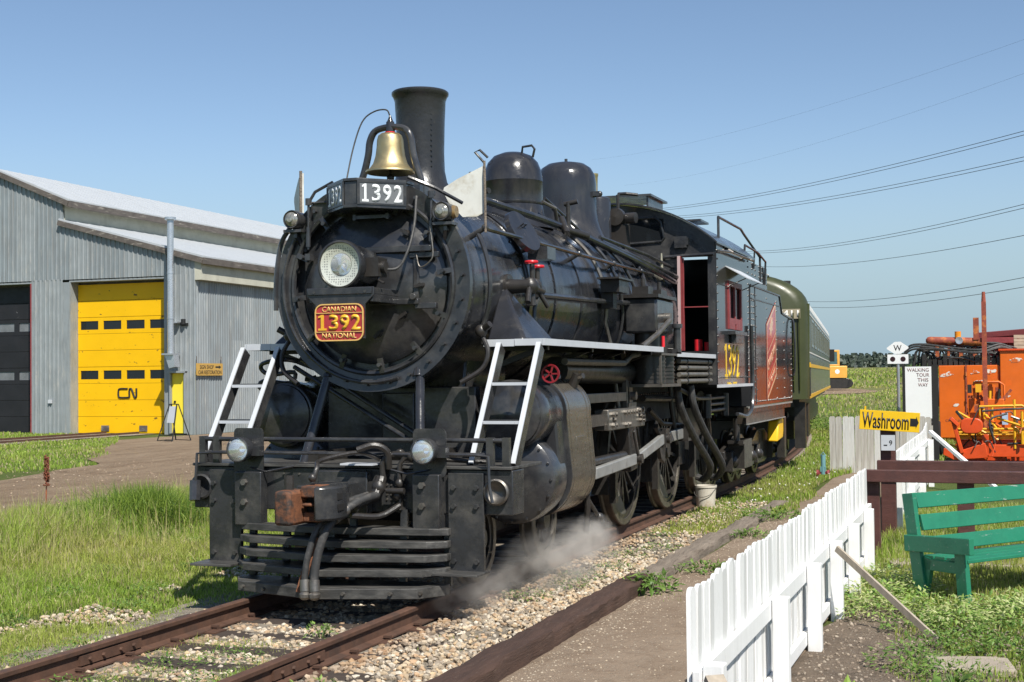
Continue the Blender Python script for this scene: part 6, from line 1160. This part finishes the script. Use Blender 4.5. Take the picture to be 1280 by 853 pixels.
# --- buildings behind the machine
rb = thing('red_building', 'dark red wooden building with a low roof behind the orange machine', 'building', (7.6, 38.5, -.1))
MT['barnred'] = surf('dark_red_boards', (.13, .018, .02), .6, var=.2, scale=3, stretch=(1, 1, 5)); MT['shingle'] = surf('brown_shingle', (.27, .2, .14), .85, var=.3, scale=6)
for i in range(12): MB().box(-2.8, 2.8, -3, 3, .25*i, .25*i+.24).build('clapboard', 'barnred', rb, 0)
MB().add([(-3.1, -3.3, 3.02), (3.1, -3.3, 3.35), (3.1, 3.3, 3.35), (-3.1, 3.3, 3.02), (-3.1, -3.3, 3.2), (3.1, -3.3, 3.62), (3.1, 3.3, 3.62), (-3.1, 3.3, 3.2)], [(3, 2, 1, 0), (4, 5, 6, 7), (0, 1, 5, 4), (1, 2, 6, 5), (2, 3, 7, 6), (3, 0, 4, 7)]).build('roof', 'barnred', rb, 0, bevel=.02)
MB().box(-3.15, 3.1, -3.36, -3.3, 2.86, 3.04).build('fascia', 'redsash', rb, 0)
sh_ = thing('small_hut', 'small hut with brown shingle roof beside the dark red building', 'hut', (6.95, 33.6, -.1))
MB().box(-1.2, 1.6, -1.2, 1.2, 0, 2.35).build('wall', 'greywood', sh_, 0)
for k in range(8):
    t0, t1 = k/8, (k+1)/8
    for s in (1, -1): MB().bar((-1.5+1.6*t0-.02 if False else -1.4, s*(1.45-1.45*t0), 2.25+.85*t0), (1.8, s*(1.45-1.45*t0), 2.25+.85*t0), .24, .03, (0, s*.5, 1)).build('shingle_course', 'shingle', sh_, 0)
MB().box(-1.3, -1.24, -.3, .3, 2.3, 2.95).build('gable_board', 'redsash', sh_)
# --- far: excavator, culvert pipe
ex = thing('excavator', 'yellow tracked excavator parked on the gravel beyond the coach', 'excavator', (-9.15, 112, .56), R(15)); ex.scale = (.9, .9, .9)
MT['exyel'] = surf('excavator_yellow', (.72, .36, .06), .45, var=.1)
MB().box(-1.7, 1.4, -1.3, 1.3, 1.15, 2.2).build('house', 'exyel', ex, bevel=.08); MB().box(-1.65, 1.35, -1.32, 1.32, 1.05, 1.2).build('counterweight', 'exyel', ex)
ec = MB().box(-1.0, .7, -1.25, .2, 2.2, 2.35).box(-1.0, -.85, -1.25, .2, 2.35, 3.6).box(.45, .7, -1.25, .2, 2.35, 3.6).box(-1.0, .7, -1.25, .2, 3.55, 3.75).build('cab', 'exyel', ex, bevel=.04); MB().box(-.86, .46, -1.22, .17, 2.35, 3.55).build('cab_glass', surf('tinted_glass', (.07, .13, .13), .1), ec)
MB().cyl((-.2, -.6, 3.75), (-.2, -.6, 3.9), .08).build('beacon', 'orange', ex)
for y in (-1.25, .75): MB().prism([(-2.0, .5), (-1.7, .1), (-1.4, .0), (1.4, .0), (1.8, .15), (2.0, .5), (1.8, .85), (1.4, 1.0), (-1.4, 1.0), (-1.8, .85)], y, y+.6, 'y').build('crawler_track', 'under', ex, bevel=.05)
MB().box(-1, 1, -.7, .7, .4, 1.1).build('undercarriage', 'under', ex)
MB().bar((-1.2, 1.0, 1.6), (-3.6, 1.1, 4.0), .4, .5).bar((-3.6, 1.1, 4.0), (-5.5, 1.1, 1.6), .35, .45).build('boom', 'exyel', ex)
MB().cyl((.45, -1.305, 1.65), (.45, -1.31, 1.65), .22, None, 20).build('emblem_disc', 'signwhite', ex)
cu = thing('culvert_pipe', 'black corrugated culvert pipe lying in the grass behind the signs', 'pipe', (.6, 62, .15), R(8))
c = MB()
prof = [(.72, 0)]+[(.72+.03*(i % 2), .12*i) for i in range(1, 46)]+[(.68, 5.5), (.66, .02), (.72, 0)]
c.lathe(prof, (0, 0, .70), 'x', 28, cap=False); c.build('barrel', 'rubber', cu); MB().lathe([(.70, -.03), (.78, -.03), (.78, .06), (.70, .06)], (0, 0, .70), 'x', 28, cap=False).build('end_collar', 'galv', cu)
# --- overhead wires
MT['wire'] = surf('wire_metal', (.06, .065, .07), .5, metal=.4)
WL = [((-59.8, 209.9, 29.5), (10.8, 86.9, 18.9)), ((-56.5, 211.2, 28.8), (10.7, 86.9, 17.0)), ((-40.9, 217.0, 23.0), (10.7, 87.0, 14.0)), ((-39.4, 217.6, 20.8), (10.6, 87.0, 11.7)), ((-33.6, 219.8, 15.1), (10.6, 87.1, 8.9)), ((-33.6, 219.8, 14.3), (10.6, 87.1, 8.2)), ((-59.7, 209.8, 38.5), (11.4, 86.9, 25.5)), ((-54.6, 211.7, 34.1), (11.4, 86.9, 23.3))]
names = ('topmost of the heavy power lines behind the coach', 'second heavy power line, just under the topmost one', 'third power line down, crossing above the coach end', 'fourth power line down, above the coach roof', 'fifth power line down, level with the coach roof', 'lowest power line, just under the fifth', 'faint thin wire high above the heavy power lines', 'faint thin wire just under the highest wire')
for i, ((a, b), lab) in enumerate(zip(WL, names)):
    A = Vector(a); B = Vector(b)
    for k in ((0, 1) if i in (0, 1, 2) else (0,)):
        off = Vector((0, 0, -.28*k)); pts = [A.lerp(B, t/24)+off-Vector((0, 0, 1.6*4*(t/24)*(1-t/24))) for t in range(25)]
        o = MB().tube(pts, (.024 if i < 6 else .006), 5).build('power_line', 'wire'); tag(o, lab if k == 0 else ('twin strand slung close under the topmost heavy power line', 'twin strand slung close under the second heavy power line', 'twin strand slung close under the third power line')[i], 'cable', 'power lines crossing the sky')
# ================================================================ STONES, GRASS, WEEDS, TREES, STEAM
def attr_mat(name, rough=.8, trans=0., spec=.3, var=0., coat=0.):
    m, n, b = new_mat(name); a = N(n, 'ShaderNodeAttribute', attribute_name='Col'); c = a.outputs['Color']
    if var:
        t = noise_tex(n, 60, 4, .6); c = mixc(n, rng_map(n, t, 0, 1, .3, .7), c, (0, 0, 0)) if False else mixc(n, rng_map(n, t, 0, var, .3, .7), c, (.42, .35, .26))
    n.links.new(c, b.inputs['Base Color']); b.inputs['Roughness'].default_value = rough; b.inputs['Specular IOR Level'].default_value = spec
    if trans:
        tl = N(n, 'ShaderNodeBsdfTranslucent'); mx = N(n, 'ShaderNodeMixShader'); mx.inputs[0].default_value = trans
        hs = N(n, 'ShaderNodeHueSaturation'); hs.inputs['Value'].default_value = 1.5; n.links.new(c, hs.inputs['Color']); n.links.new(hs.outputs[0], tl.inputs['Color'])
        out = n.nodes['Material Output']; n.links.new(b.outputs[0], mx.inputs[1]); n.links.new(tl.outputs[0], mx.inputs[2]); n.links.new(mx.outputs[0], out.inputs['Surface'])
    return m
MT['blade'] = attr_mat('grass_blade', .55, .35, .35); MT['leafm'] = attr_mat('leaf', .5, .3, .4); MT['pebble'] = attr_mat('ballast_stone', .8, 0, .3, .35)
def np_mesh(name, V, faces, sizes, col, mat, smooth=False):
    me = bpy.data.meshes.new(name); nv = len(V); loops = np.asarray(faces, np.int32).ravel(); sizes = np.asarray(sizes, np.int32)
    me.vertices.add(nv); me.vertices.foreach_set('co', np.asarray(V, np.float32).ravel()); me.loops.add(len(loops)); me.loops.foreach_set('vertex_index', loops)
    me.polygons.add(len(sizes)); me.polygons.foreach_set('loop_start', np.r_[0, np.cumsum(sizes)[:-1]].astype(np.int32)); me.polygons.foreach_set('loop_total', sizes)
    me.update(calc_edges=True)
    at = me.color_attributes.new('Col', 'FLOAT_COLOR', 'POINT'); at.data.foreach_set('color', np.concatenate([col, np.ones((nv, 1))], 1).astype(np.float32).ravel())
    me.polygons.foreach_set('use_smooth', np.full(len(sizes), smooth)); me.materials.append(MT[mat]); me.validate(); return me
def blades_mesh(name, P, H, Wd, C, lean=.35, mat='blade', bend=.5):
    n = len(P); yaw = rng.uniform(0, 2*np.pi, n); ld = rng.uniform(0, 2*np.pi, n); l = np.abs(rng.normal(0, lean, n))
    wx, wy = np.cos(yaw)*Wd/2, np.sin(yaw)*Wd/2; lx, ly = np.cos(ld)*l*H, np.sin(ld)*l*H
    V = np.zeros((n, 5, 3)); C5 = np.repeat(C[:, None], 5, 1)
    V[:, 0] = P; V[:, 1] = P; V[:, 0, 0] -= wx; V[:, 0, 1] -= wy; V[:, 1, 0] += wx; V[:, 1, 1] += wy
    mid = P+np.stack([lx*.35, ly*.35, H*.6], -1); V[:, 2] = mid; V[:, 3] = mid; V[:, 2, 0] -= wx*.8; V[:, 2, 1] -= wy*.8; V[:, 3, 0] += wx*.8; V[:, 3, 1] += wy*.8
    V[:, 4] = P+np.stack([lx, ly, H*np.sqrt(np.clip(1-.5*l*l, .3, 1))], -1)
    b = (np.arange(n)*5)[:, None]; F = np.concatenate([b+np.array([[0, 1, 3, 2]]), b+np.array([[2, 3, 4]])], 1)
    return np_mesh(name, V.reshape(-1, 3), F, np.tile([4, 3], n), C5.reshape(-1, 3), mat)
def noise2(x, y, s, seed=0): return np.array([mnoise.noise(Vector((a*s, b*s, seed*7.3))) for a, b in zip(x, y)])
GREEN = np.array([.17, .27, .035]); YEL = np.array([.39, .38, .10]); DRY = np.array([.48, .42, .22]); DEEP = np.array([.06, .125, .02]); LIGHT = np.array([.30, .40, .065])
def grass(name, n, xr, yr, hfun, dens=None, wid=.009, tone=None, lean=.35, label_kind=True, zoff=-.01):
    x = rng.uniform(*xr, n); y = rng.uniform(*yr, n)
    if dens is not None:
        k = rng.uniform(0, 1, n) < dens(x, y); x, y = x[k], y[k]
    nz = noise2(x, y, .9, 1); n2 = noise2(x, y, 3.1, 2); n = len(x)
    H = hfun(x, y)*(1+.65*nz+.4*n2)*rng.uniform(.55, 1.25, n); P = np.stack([x, y, gz(x, y)+zoff], -1)
    t = np.clip(.5+.6*nz+.35*n2+rng.normal(0, .22, n), 0, 1)[:, None]; C = GREEN*(1-t)+LIGHT*t
    u = np.clip((noise2(x, y, .45, 5)+.12)*2+rng.normal(0, .25, n), 0, 1)[:, None]*(.55 if tone is None else tone); C = C*(1-u)+YEL*u
    d = (rng.uniform(0, 1, n) < .08+(.12 if tone is None else tone*.25))[:, None]; C = np.where(d, DRY*rng.uniform(.7, 1.1, (n, 1)), C); C = C*rng.uniform(.7, 1.25, (n, 1))
    me = blades_mesh(name, P, np.clip(H, .015, None), wid*rng.uniform(.6, 1.4, n)*(1+np.clip(np.hypot(x-CAM_POS.x, y-CAM_POS.y)-12, 0, None)*.035), C, lean)
    o = bpy.data.objects.new(name, me); COL.objects.link(o); o['kind'] = 'stuff'; return o
# ---- ballast stones
def icos():
    t = (1+5**.5)/2; v = np.array([(-1, t, 0), (1, t, 0), (-1, -t, 0), (1, -t, 0), (0, -1, t), (0, 1, t), (0, -1, -t), (0, 1, -t), (t, 0, -1), (t, 0, 1), (-t, 0, -1), (-t, 0, 1)]); v /= np.linalg.norm(v[0])
    f = np.array([(0, 11, 5), (0, 5, 1), (0, 1, 7), (0, 7, 10), (0, 10, 11), (1, 5, 9), (5, 11, 4), (11, 10, 2), (10, 7, 6), (7, 1, 8), (3, 9, 4), (3, 4, 2), (3, 2, 6), (3, 6, 8), (3, 8, 9), (4, 9, 5), (2, 4, 11), (6, 2, 10), (8, 6, 7), (9, 8, 1)]); return v, f
def stones(name, x, y, z, s0, s1, cols):
    v, f = icos(); n = len(x); V = v[None]*(1+rng.normal(0, .13, (n, 12, 1))); s = rng.uniform(s0, s1, n)*rng.choice([.7, 1, 1, 1.25], n)
    V = V*np.stack([s, s*rng.uniform(.65, 1, n), s*rng.uniform(.5, .85, n)], -1)[:, None]
    a = rng.uniform(0, 2*np.pi, n); b = rng.normal(0, .4, n); ca, sa, cb_, sb_ = np.cos(a)[:, None], np.sin(a)[:, None], np.cos(b)[:, None], np.sin(b)[:, None]
    X, Y, Z = V[..., 0], V[..., 1], V[..., 2]; Y, Z = Y*cb_-Z*sb_, Y*sb_+Z*cb_; X, Y = X*ca-Y*sa, X*sa+Y*ca
    V = np.stack([X+x[:, None], Y+y[:, None], Z+z[:, None]], -1); F = (np.arange(n)*12)[:, None, None]+f[None]
    pal = np.array(cols); c = pal[rng.integers(0, len(pal), n)]*rng.uniform(.65, 1.2, (n, 1))
    if name == 'ballast_gravel': c = c*np.where((np.abs(np.abs(x)-.76) < .3)[:, None], np.array([.72, .62, .55]), 1)     # brake dust and oil along the rails
    c = c; C = np.repeat(c[:, None], 12, 1)
    o = bpy.data.objects.new(name, np_mesh(name, V.reshape(-1, 3), F.reshape(-1), np.full(n*20, 3), np.clip(C, 0, .8).reshape(-1, 3), 'pebble')); COL.objects.link(o); o['kind'] = 'stuff'; return o
SC = [(.47, .38, .27), (.42, .32, .21), (.34, .27, .19), (.52, .45, .35), (.40, .26, .15), (.28, .23, .18), (.48, .35, .21), (.54, .48, .39), (.2, .165, .13)]
def ball_z(x, y): return np.where(np.abs(x-cx(y)) < .72, -.175, np.where(x > 0, -.165, -.18))
n = 15500; x = rng.uniform(.86, 1.98, n); y = rng.uniform(-5, 11, n); k = rng.uniform(0, 1, n) < np.where(y > 4, .4, 1)*np.where(noise2(x, y, 1.1, 3) > .28, .35, 1); x, y = x[k], y[k]; stones('ballast_gravel', x, y, ball_z(x, y)+rng.uniform(-.012, .02, len(x)), .014, .029, SC)
def tie_clear(y): return np.min(np.abs(y[:, None]-np.array(TIES)[None]), 1)
n = 9000; x = rng.uniform(-.66, .66, n); y = rng.uniform(-4.8, 2.2, n); k = (tie_clear(y) > .10) | (rng.uniform(0, 1, n) < .22); x, y = x[k], y[k]; stones('ballast_gravel', x, y, ball_z(x, y)+rng.uniform(-.012, .018, len(x)), .014, .027, SC)
n = 9500; x = rng.uniform(-2.5, -.84, n); y = rng.uniform(-3.5, 2.6, n); k = ((noise2(x, y, 1.0, 9)+(x+1.9)*.25 > .12) & (rng.uniform(0, 1, n) < .55)) | ((x > -1.35) & (rng.uniform(0, 1, n) < .8)); x, y = x[k], y[k]; stones('ballast_gravel', x, y, ball_z(x, y)+rng.uniform(-.02, .008, len(x)), .013, .026, SC)
n = 4600; x = np.r_[2.2+np.abs(rng.normal(0, .28, n//2)), rng.uniform(2.2, 3.86, n//2)]; y = rng.uniform(-5, 9, n); stones('path_pebbles', x, y, gz(x, y)+.01, .004, .011, [(.36, .29, .21), (.28, .22, .16), (.42, .36, .28)])
n = 1900; x = rng.uniform(-15.5, -7.9, n); y = rng.uniform(3, 26, n); stones('road_stones', x, y, gz(x, y)+.012, .008, .024, [(.30, .22, .15), (.22, .15, .1), (.38, .3, .22)])
n = 1800; x = rng.uniform(3.95, 5.4, n); y = rng.uniform(-3.5, 1.2, n); stones('soil_pebbles', x, y, gz(x, y)+.012, .006, .016, [(.22, .17, .13), (.3, .25, .2), (.17, .13, .1)])
# ---- grass: tall verge left, short verge, right verge, bench lawn, far field
near = lambda x, y: np.clip(1.25-(np.hypot(x-5.3, y+10.4)-11)*.035, .35, 1)
grass('tall_grass', 150000, (-8.3, -3.6), (-3, 13), lambda x, y: .13+.22*sm(-4.2, -5.4, x)*(1-.75*sm(-6.6, -8.0, x)), lambda x, y: near(x, y), .010, .75, .45)
grass('short_grass', 95000, (-4.6, -.95), (-4.5, 7), lambda x, y: .05+.09*sm(-2.2, -3.8, x), lambda x, y: np.where(noise2(x, y, 1.0, 9)+(x+1.9)*.25 > .14, .35, 1)*(1-.3*sm(-1.7, -1.2, x)), .008, .4, .55)
grass('short_grass', 26000, (-7.4, -1.4), (13, 40), lambda x, y: .14+0*x, None, .012, .5)
grass('lawn_grass', 60000, (-34, -14.4), (10, 33.3), lambda x, y: .09+0*x, lambda x, y: ((x < -15.6-np.clip(y-17, 0, None)*.66+.5*noise2(x, y, .6, 8)) & (x < -13.9-.28*np.clip(y-12, 0, 6)+.4*noise2(x, y, .7, 8))) & ((x < -28.4) | (x > -25.2)), .016, .35)
grass('verge_grass', 110000, (.95, 4.0), (6.5, 48), lambda x, y: .07+.07*sm(10, 25, y), lambda x, y: (x < 2.0+.3*sm(7, 11, y)+2*(y > 17.3)+.45*noise2(x, y, .8, 4)), .011, .45, zoff=.02)
grass('verge_grass', 26000, (-3.2, 1.0), (16, 48), lambda x, y: .09+0*x, lambda x, y: x > cx(y)+.92, .014, .45, zoff=.02)
grass('bench_grass', 60000, (3.95, 6.8), (.4, 10), lambda x, y: .08+.05*sm(3, 5, y)+0*x, lambda x, y: np.where(y < 2.2, .6*sm(.4, 2, y), 1), .008, .45)
grass('bench_grass', 14000, (3.95, 6.8), (-3.0, 1.4), lambda x, y: .06+0*x, lambda x, y: (x > 4.55+.25*noise2(x, y, 1.3, 6)+.25*(-y*.25)), .007, .4)
grass('track_weeds', 26000, (-2.3, .70), (-4.6, -1.2), lambda x, y: .075+0*x, lambda x, y: (noise2(x, y, 1.6, 12) > .0-.45*(y < -2.3)) & (np.abs(np.abs(x)-.7535) > .09), .007, .5, .7)
grass('ballast_weeds', 9000, (.9, 2.0), (-4.5, 12), lambda x, y: .055+0*x, lambda x, y: (noise2(x, y, 1.3, 21) > .30-.25*(y > 5)+.0*x), .007, .4, .7)
grass('path_weeds', 5000, (2.15, 3.6), (1, 14), lambda x, y: .05+0*x, lambda x, y: noise2(x, y, .9, 31) > .42-.12*(y > 8), .007, .3, .7)
grass('field_grass', 60000, (-45, 30), (44, 140), lambda x, y: .17+0*x, lambda x, y: ~((y > 94) & (y < 122) & (x < -4.5) & (x > -26)), .02, 1.0)
n = 2600; x = rng.uniform(-8.4, -3.8, n); y = rng.uniform(-2, 12, n); P = np.stack([x, y, gz(x, y)-.01], -1); t = rng.uniform(0, 1, (n, 1))
me = blades_mesh('seed_stalks', P, rng.uniform(.3, .62, n), np.full(n, .006), DRY*.9*(1-t)+YEL*t, .25); o = bpy.data.objects.new('seed_stalks', me); COL.objects.link(o); o['kind'] = 'stuff'
grass('field_grass', 34000, (-90, 60), (130, 420), lambda x, y: .42+0*x, None, .03, .8)
grass('road_edge_grass', 5000, (-9.4, -7.4), (1, 14), lambda x, y: .06+0*x, lambda x, y: noise2(x, y, .9, 14) > .1+.35*sm(-8.0, -9.3, x), .011, .8, .6)
# ---- leafy plants
def leaves(name, C0, n, rad, h, ls, cols, seed, stems=True, flat=.5):
    r = np.random.default_rng(seed); th = r.uniform(0, 2*np.pi, n); rr = rad*np.sqrt(r.uniform(0, 1, n)); x = rr*np.cos(th); y = rr*np.sin(th); z = h*(1-.5*(rr/rad)**2)*r.uniform(.25, 1, n)
    az = th+r.normal(0, .7, n); el = r.normal(.15, flat, n); L = ls*r.uniform(.6, 1.3, n); w = L*r.uniform(.35, .5, n)
    d = np.stack([np.cos(az)*np.cos(el), np.sin(az)*np.cos(el), np.sin(el)], -1); s = np.stack([-np.sin(az), np.cos(az), np.zeros(n)], -1); up = np.cross(d, s)
    P = np.stack([x, y, z], -1); V = np.zeros((n, 6, 3)); V[:, 0] = P; V[:, 1] = P+d*(L*.45)[:, None]+s*(w*.5)[:, None]-up*(w*.12)[:, None]; V[:, 2] = P+d*(L*.45)[:, None]-s*(w*.5)[:, None]-up*(w*.12)[:, None]
    V[:, 3] = P+d*L[:, None]-up*(L*.15)[:, None]; V[:, 4] = P+d*(L*.5)[:, None]+up*(w*.06)[:, None]; V[:, 5] = P+d*(L*.25)[:, None]+up*(w*.02)[:, None]
    b = (np.arange(n)*6)[:, None]; F = np.concatenate([b+np.array([[0, 5, 1]]), b+np.array([[5, 4, 1]]), b+np.array([[4, 3, 1]]), b+np.array([[0, 2, 5]]), b+np.array([[5, 2, 4]]), b+np.array([[4, 2, 3]])], 1)
    c = np.array(cols)[r.integers(0, len(cols), n)]*r.uniform(.75, 1.25, (n, 1)); C = np.repeat(c[:, None], 6, 1)
    me = np_mesh(name, V.reshape(-1, 3), F, np.full(n*6, 3), C.reshape(-1, 3), 'leafm'); o = bpy.data.objects.new(name, me); COL.objects.link(o); o.location = C0
    return o
GC = [(.10, .19, .03), (.14, .24, .045), (.20, .30, .07), (.08, .15, .025)]
VC = [(.22, .34, .07), (.40, .45, .18), (.30, .38, .11), (.14, .25, .05), (.46, .48, .24)]
def plant(name, lab, cat, loc, n, rad, h, ls, cols, seed, group=None):
    t = thing(name, lab, cat, loc, 0, group); f = leaves('foliage', (0, 0, 0), n, rad, h, ls, cols, seed); f.parent = t
    m = MB(); r = random.Random(seed)
    for k in range(6): a = r.uniform(0, 6.28); m.tube([(0, 0, -.02), (rad*.3*math.cos(a), rad*.3*math.sin(a), h*.5), (rad*.6*math.cos(a), rad*.6*math.sin(a), h*.85)], .004, 5)
    m.build('stem', surf('stem_green', (.09, .13, .03), .6) if 'stemm' not in MT else MT['stemm'], t); return t
MT['stemm'] = surf('stem_green', (.09, .13, .03), .6)
plant('weed', 'leafy green weed sprouting at the splintered end of the dark timber', 'weed', (2.24, 1.62, G), 150, .22, .2, .085, GC, 1, 'weeds on the path')
plant('weed', 'spreading low weed on the path beside the grey timber', 'weed', (2.45, 3.0, G), 220, .3, .1, .06, GC, 2, 'weeds on the path')
plant('weed', 'small low weed further out on the path gravel', 'weed', (2.95, 4.3, G), 120, .2, .08, .05, [(.2, .22, .06), (.14, .18, .04)], 3, 'weeds on the path')
plant('weed', 'broad weed growing over the sunken grey timber', 'weed', (2.3, 8.2, G), 320, .45, .14, .07, GC, 4, 'weeds on the path')
plant('weed', 'tuft of weeds between grey timber and path', 'weed', (2.35, 6.0, G), 160, .25, .1, .06, GC, 5, 'weeds on the path')
plant('seedling', 'bright green seedling in bare soil by the white fence', 'seedling', (4.42, -2.35, G), 40, .16, .16, .09, [(.24, .36, .06), (.3, .4, .1)], 6)
plant('seedling', 'broad-leaved seedling growing beside the paving slab', 'seedling', (4.95, -1.75, G), 40, .13, .14, .1, GC, 7)
plant('rail_weed', 'small weed growing between the rails under the pilot', 'weed', (.28, -1.0, -.17), 60, .12, .13, .05, GC, 8)
for i, (x, y, s) in enumerate(((4.25, .9, .34), (4.2, 1.6, .32), (4.45, 2.1, .3), (4.2, 2.6, .3), (5.2, 1.2, .34), (5.55, 1.5, .36), (5.35, .9, .3), (4.75, 1.0, .3), (4.9, .55, .26), (5.9, 1.9, .4))):
    t = leaves('ground_cover', (x, y, gz(x, y)), 420, s, .2, .055, VC, 40+i, flat=.4); t['kind'] = 'stuff'
for i, (x, y) in enumerate(((4.6, .3), (4.75, -.5), (5.0, -.2), (5.3, -.4), (4.9, -1.3), (5.2, .2), (4.6, -1.0), (5.6, -.6))):
    t = leaves('weed_cover', (x, y, gz(x, y)), 230, .26, .16, .045, GC, 60+i); t['kind'] = 'stuff'
for i, (x, y) in enumerate(((-2.6, -1.2), (-3.1, .2), (-2.4, .6), (-3.6, 1.5), (-2.9, 2.2), (-4.4, 2.4), (-2.0, -.3), (-5.2, 3.4), (-6.3, 4.4), (-7.0, 6.5), (-4.0, 4.0), (-1.35, -2.4), (-1.5, -3.0), (-.45, -3.0), (.1, -3.3), (-.2, -2.3), (.35, -2.6), (-1.2, -1.9), (-1.9, -2.6), (1.15, -2.7), (.05, -1.9), (1.35, 1.9), (1.3, 2.5), (1.2, 1.2), (1.45, 3.2), (1.3, 4.2), (1.5, 5.0), (1.25, 6.0), (1.7, -3.6))):
    t = leaves('weed_cover', (x, y, -.18), 170, .24, .11, .035, GC, 80+i); t['kind'] = 'stuff'
dk = thing('dock_plant', 'tall reddish brown dock seed stalk rising above the grass', 'plant', (-7.7, 5.7, -.2)); m = MB(); r = random.Random(3)
m.tube([(0, 0, 0), (.02, 0, .4), (.03, .01, .95)], .008, 6).build('stalk', 'rustred', dk); m = MB()
for k in range(120): z = r.uniform(.55, .98); a = r.uniform(0, 6.28); q = .035*(1.1-(z-.55)); m.ball((.03+q*math.cos(a), q*math.sin(a), z), .014, 5)
m.build('seed_head', surf('dock_seed', (.15, .045, .02), .8), dk)
# grass tussock
n = 4200; a = rng.uniform(0, 2*np.pi, n); q = np.abs(rng.normal(0, .34, n)); P = np.stack([-5.7+q*np.cos(a)*1.3, 5.2+q*np.sin(a), np.full(n, -.2)], -1); t = rng.uniform(0, 1, (n, 1))
me = blades_mesh('grass_tussock', P, rng.uniform(.3, .75, n), np.full(n, .013), (DEEP*(1-t)+LIGHT*t), .95); o = bpy.data.objects.new('grass_tussock', me); COL.objects.link(o); tag(o, 'drooping dark green tussock of long grass in the verge', 'grass tussock')
# bushes in the field
for i, (x, y, s, h, lab) in enumerate(((-.3, 38, 1.2, .75, 'leafy green bush beyond the grey board fence'), (1.2, 43, 1.0, .8, 'green bush before the black culvert pipe'), (-16, 170, 2.4, 2.2, 'dark shrub alone in the far field'), (-6, 190, 3.2, 1.7, 'low broad shrub in the middle of the field'), (2.2, 150, 4.5, 1.5, 'pale willow thicket in the field'), (-10, 260, 4, 2, 'small far thicket near the treeline'))):
    t = thing('bush', lab, 'bush', (x, y, float(gz(x, y))), 0, 'bushes in the field'); f = leaves('foliage', (0, 0, 0), 1800, s, h, .09*(1 if y < 60 else 3.2), GC if i != 4 else [(.2, .26, .07), (.16, .22, .05)], 120+i); f.parent = t
    MB().tube([(0, 0, -.05), (.05, 0, h*.4)], .03, 6).tube([(0, 0, -.05), (-.2, .1, h*.5)], .02, 6).build('stem', 'stemm', t)
# far treeline
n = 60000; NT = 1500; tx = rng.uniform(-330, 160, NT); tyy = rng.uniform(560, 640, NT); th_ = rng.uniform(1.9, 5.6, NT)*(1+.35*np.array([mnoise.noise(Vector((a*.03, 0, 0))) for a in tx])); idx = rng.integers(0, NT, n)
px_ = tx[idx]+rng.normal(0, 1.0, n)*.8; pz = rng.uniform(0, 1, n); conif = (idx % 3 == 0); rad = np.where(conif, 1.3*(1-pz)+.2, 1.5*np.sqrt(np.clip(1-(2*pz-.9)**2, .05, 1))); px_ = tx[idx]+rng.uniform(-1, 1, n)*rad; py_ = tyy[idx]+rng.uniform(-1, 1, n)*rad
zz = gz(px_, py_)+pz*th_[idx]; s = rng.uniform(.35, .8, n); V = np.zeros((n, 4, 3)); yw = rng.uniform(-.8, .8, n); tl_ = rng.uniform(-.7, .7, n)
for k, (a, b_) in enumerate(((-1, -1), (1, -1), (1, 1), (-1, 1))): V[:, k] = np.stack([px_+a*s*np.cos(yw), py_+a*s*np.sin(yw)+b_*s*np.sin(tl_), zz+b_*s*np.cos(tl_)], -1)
cc = np.where(conif[:, None], np.array([.055, .075, .066]), np.array([.07, .092, .07]))*rng.uniform(.7, 1.4, (n, 1)); o = bpy.data.objects.new('far_treeline', np_mesh('far_treeline', V.reshape(-1, 3), np.arange(n*4), np.full(n, 4), np.repeat(cc[:, None], 4, 1).reshape(-1, 3), 'leafm')); COL.objects.link(o); o['kind'] = 'stuff'  # grey of distant haze is mixed into the tree colours
# small white clover flowers on the verge
n = 170; x = rng.uniform(1.2, 3.2, n); y = rng.uniform(10, 30, n); m = MB()
for a, b_ in zip(x, y):
    if a < 2.2 or b_ > 17.5: m.ball((a, b_, float(gz(a, b_))+.1), .014, 5)
tag(m.build('clover_flowers', surf('clover_white', (.7, .7, .62), .7), None), None, None, kind='stuff')
# ---- steam at the cylinder drains
def steam(name, loc, sc, rot, dens, seed):
    m = bpy.data.materials.new('steam_cloud'); m.use_nodes = True; n = m.node_tree; n.nodes.remove(n.nodes['Principled BSDF']); out = n.nodes['Material Output']
    v = N(n, 'ShaderNodeVolumePrincipled'); v.inputs['Color'].default_value = (.93, .90, .86, 1); v.inputs['Anisotropy'].default_value = .2
    tc = N(n, 'ShaderNodeTexCoord'); ln = N(n, 'ShaderNodeVectorMath', operation='LENGTH'); n.links.new(tc.outputs['Object'], ln.inputs[0])
    fall = rng_map(n, ln.outputs['Value'], 1, 0, .15, 1.0); nz_ = noise_tex(n, 2.1, 5, .6, tc.outputs['Object'], stretch=(1, 1.8, 1)); nm = rng_map(n, nz_, 0, 1, .40, .68)
    m1 = N(n, 'ShaderNodeMath', operation='MULTIPLY'); n.links.new(fall, m1.inputs[0]); n.links.new(nm, m1.inputs[1]); m2 = N(n, 'ShaderNodeMath', operation='MULTIPLY'); n.links.new(m1.outputs[0], m2.inputs[0]); m2.inputs[1].default_value = dens
    n.links.new(m2.outputs[0], v.inputs['Density']); n.links.new(v.outputs[0], out.inputs['Volume'])
    o = MB().ball((0, 0, 0), 1, 24).build(name, m); o.location = loc; o.scale = sc; o.rotation_euler = rot; o['kind'] = 'stuff'; return o
steam('steam', (1.36, 1.75, .16), (.40, 1.2, .36), (0, 0, R(-8)), 4.2, 1)
steam('steam', (1.12, .25, .06), (.34, .62, .26), (0, 0, R(-15)), 3.5, 2)
steam('steam', (1.40, 2.55, .26), (.24, .42, .24), (0, 0, R(-8)), 9, 3)
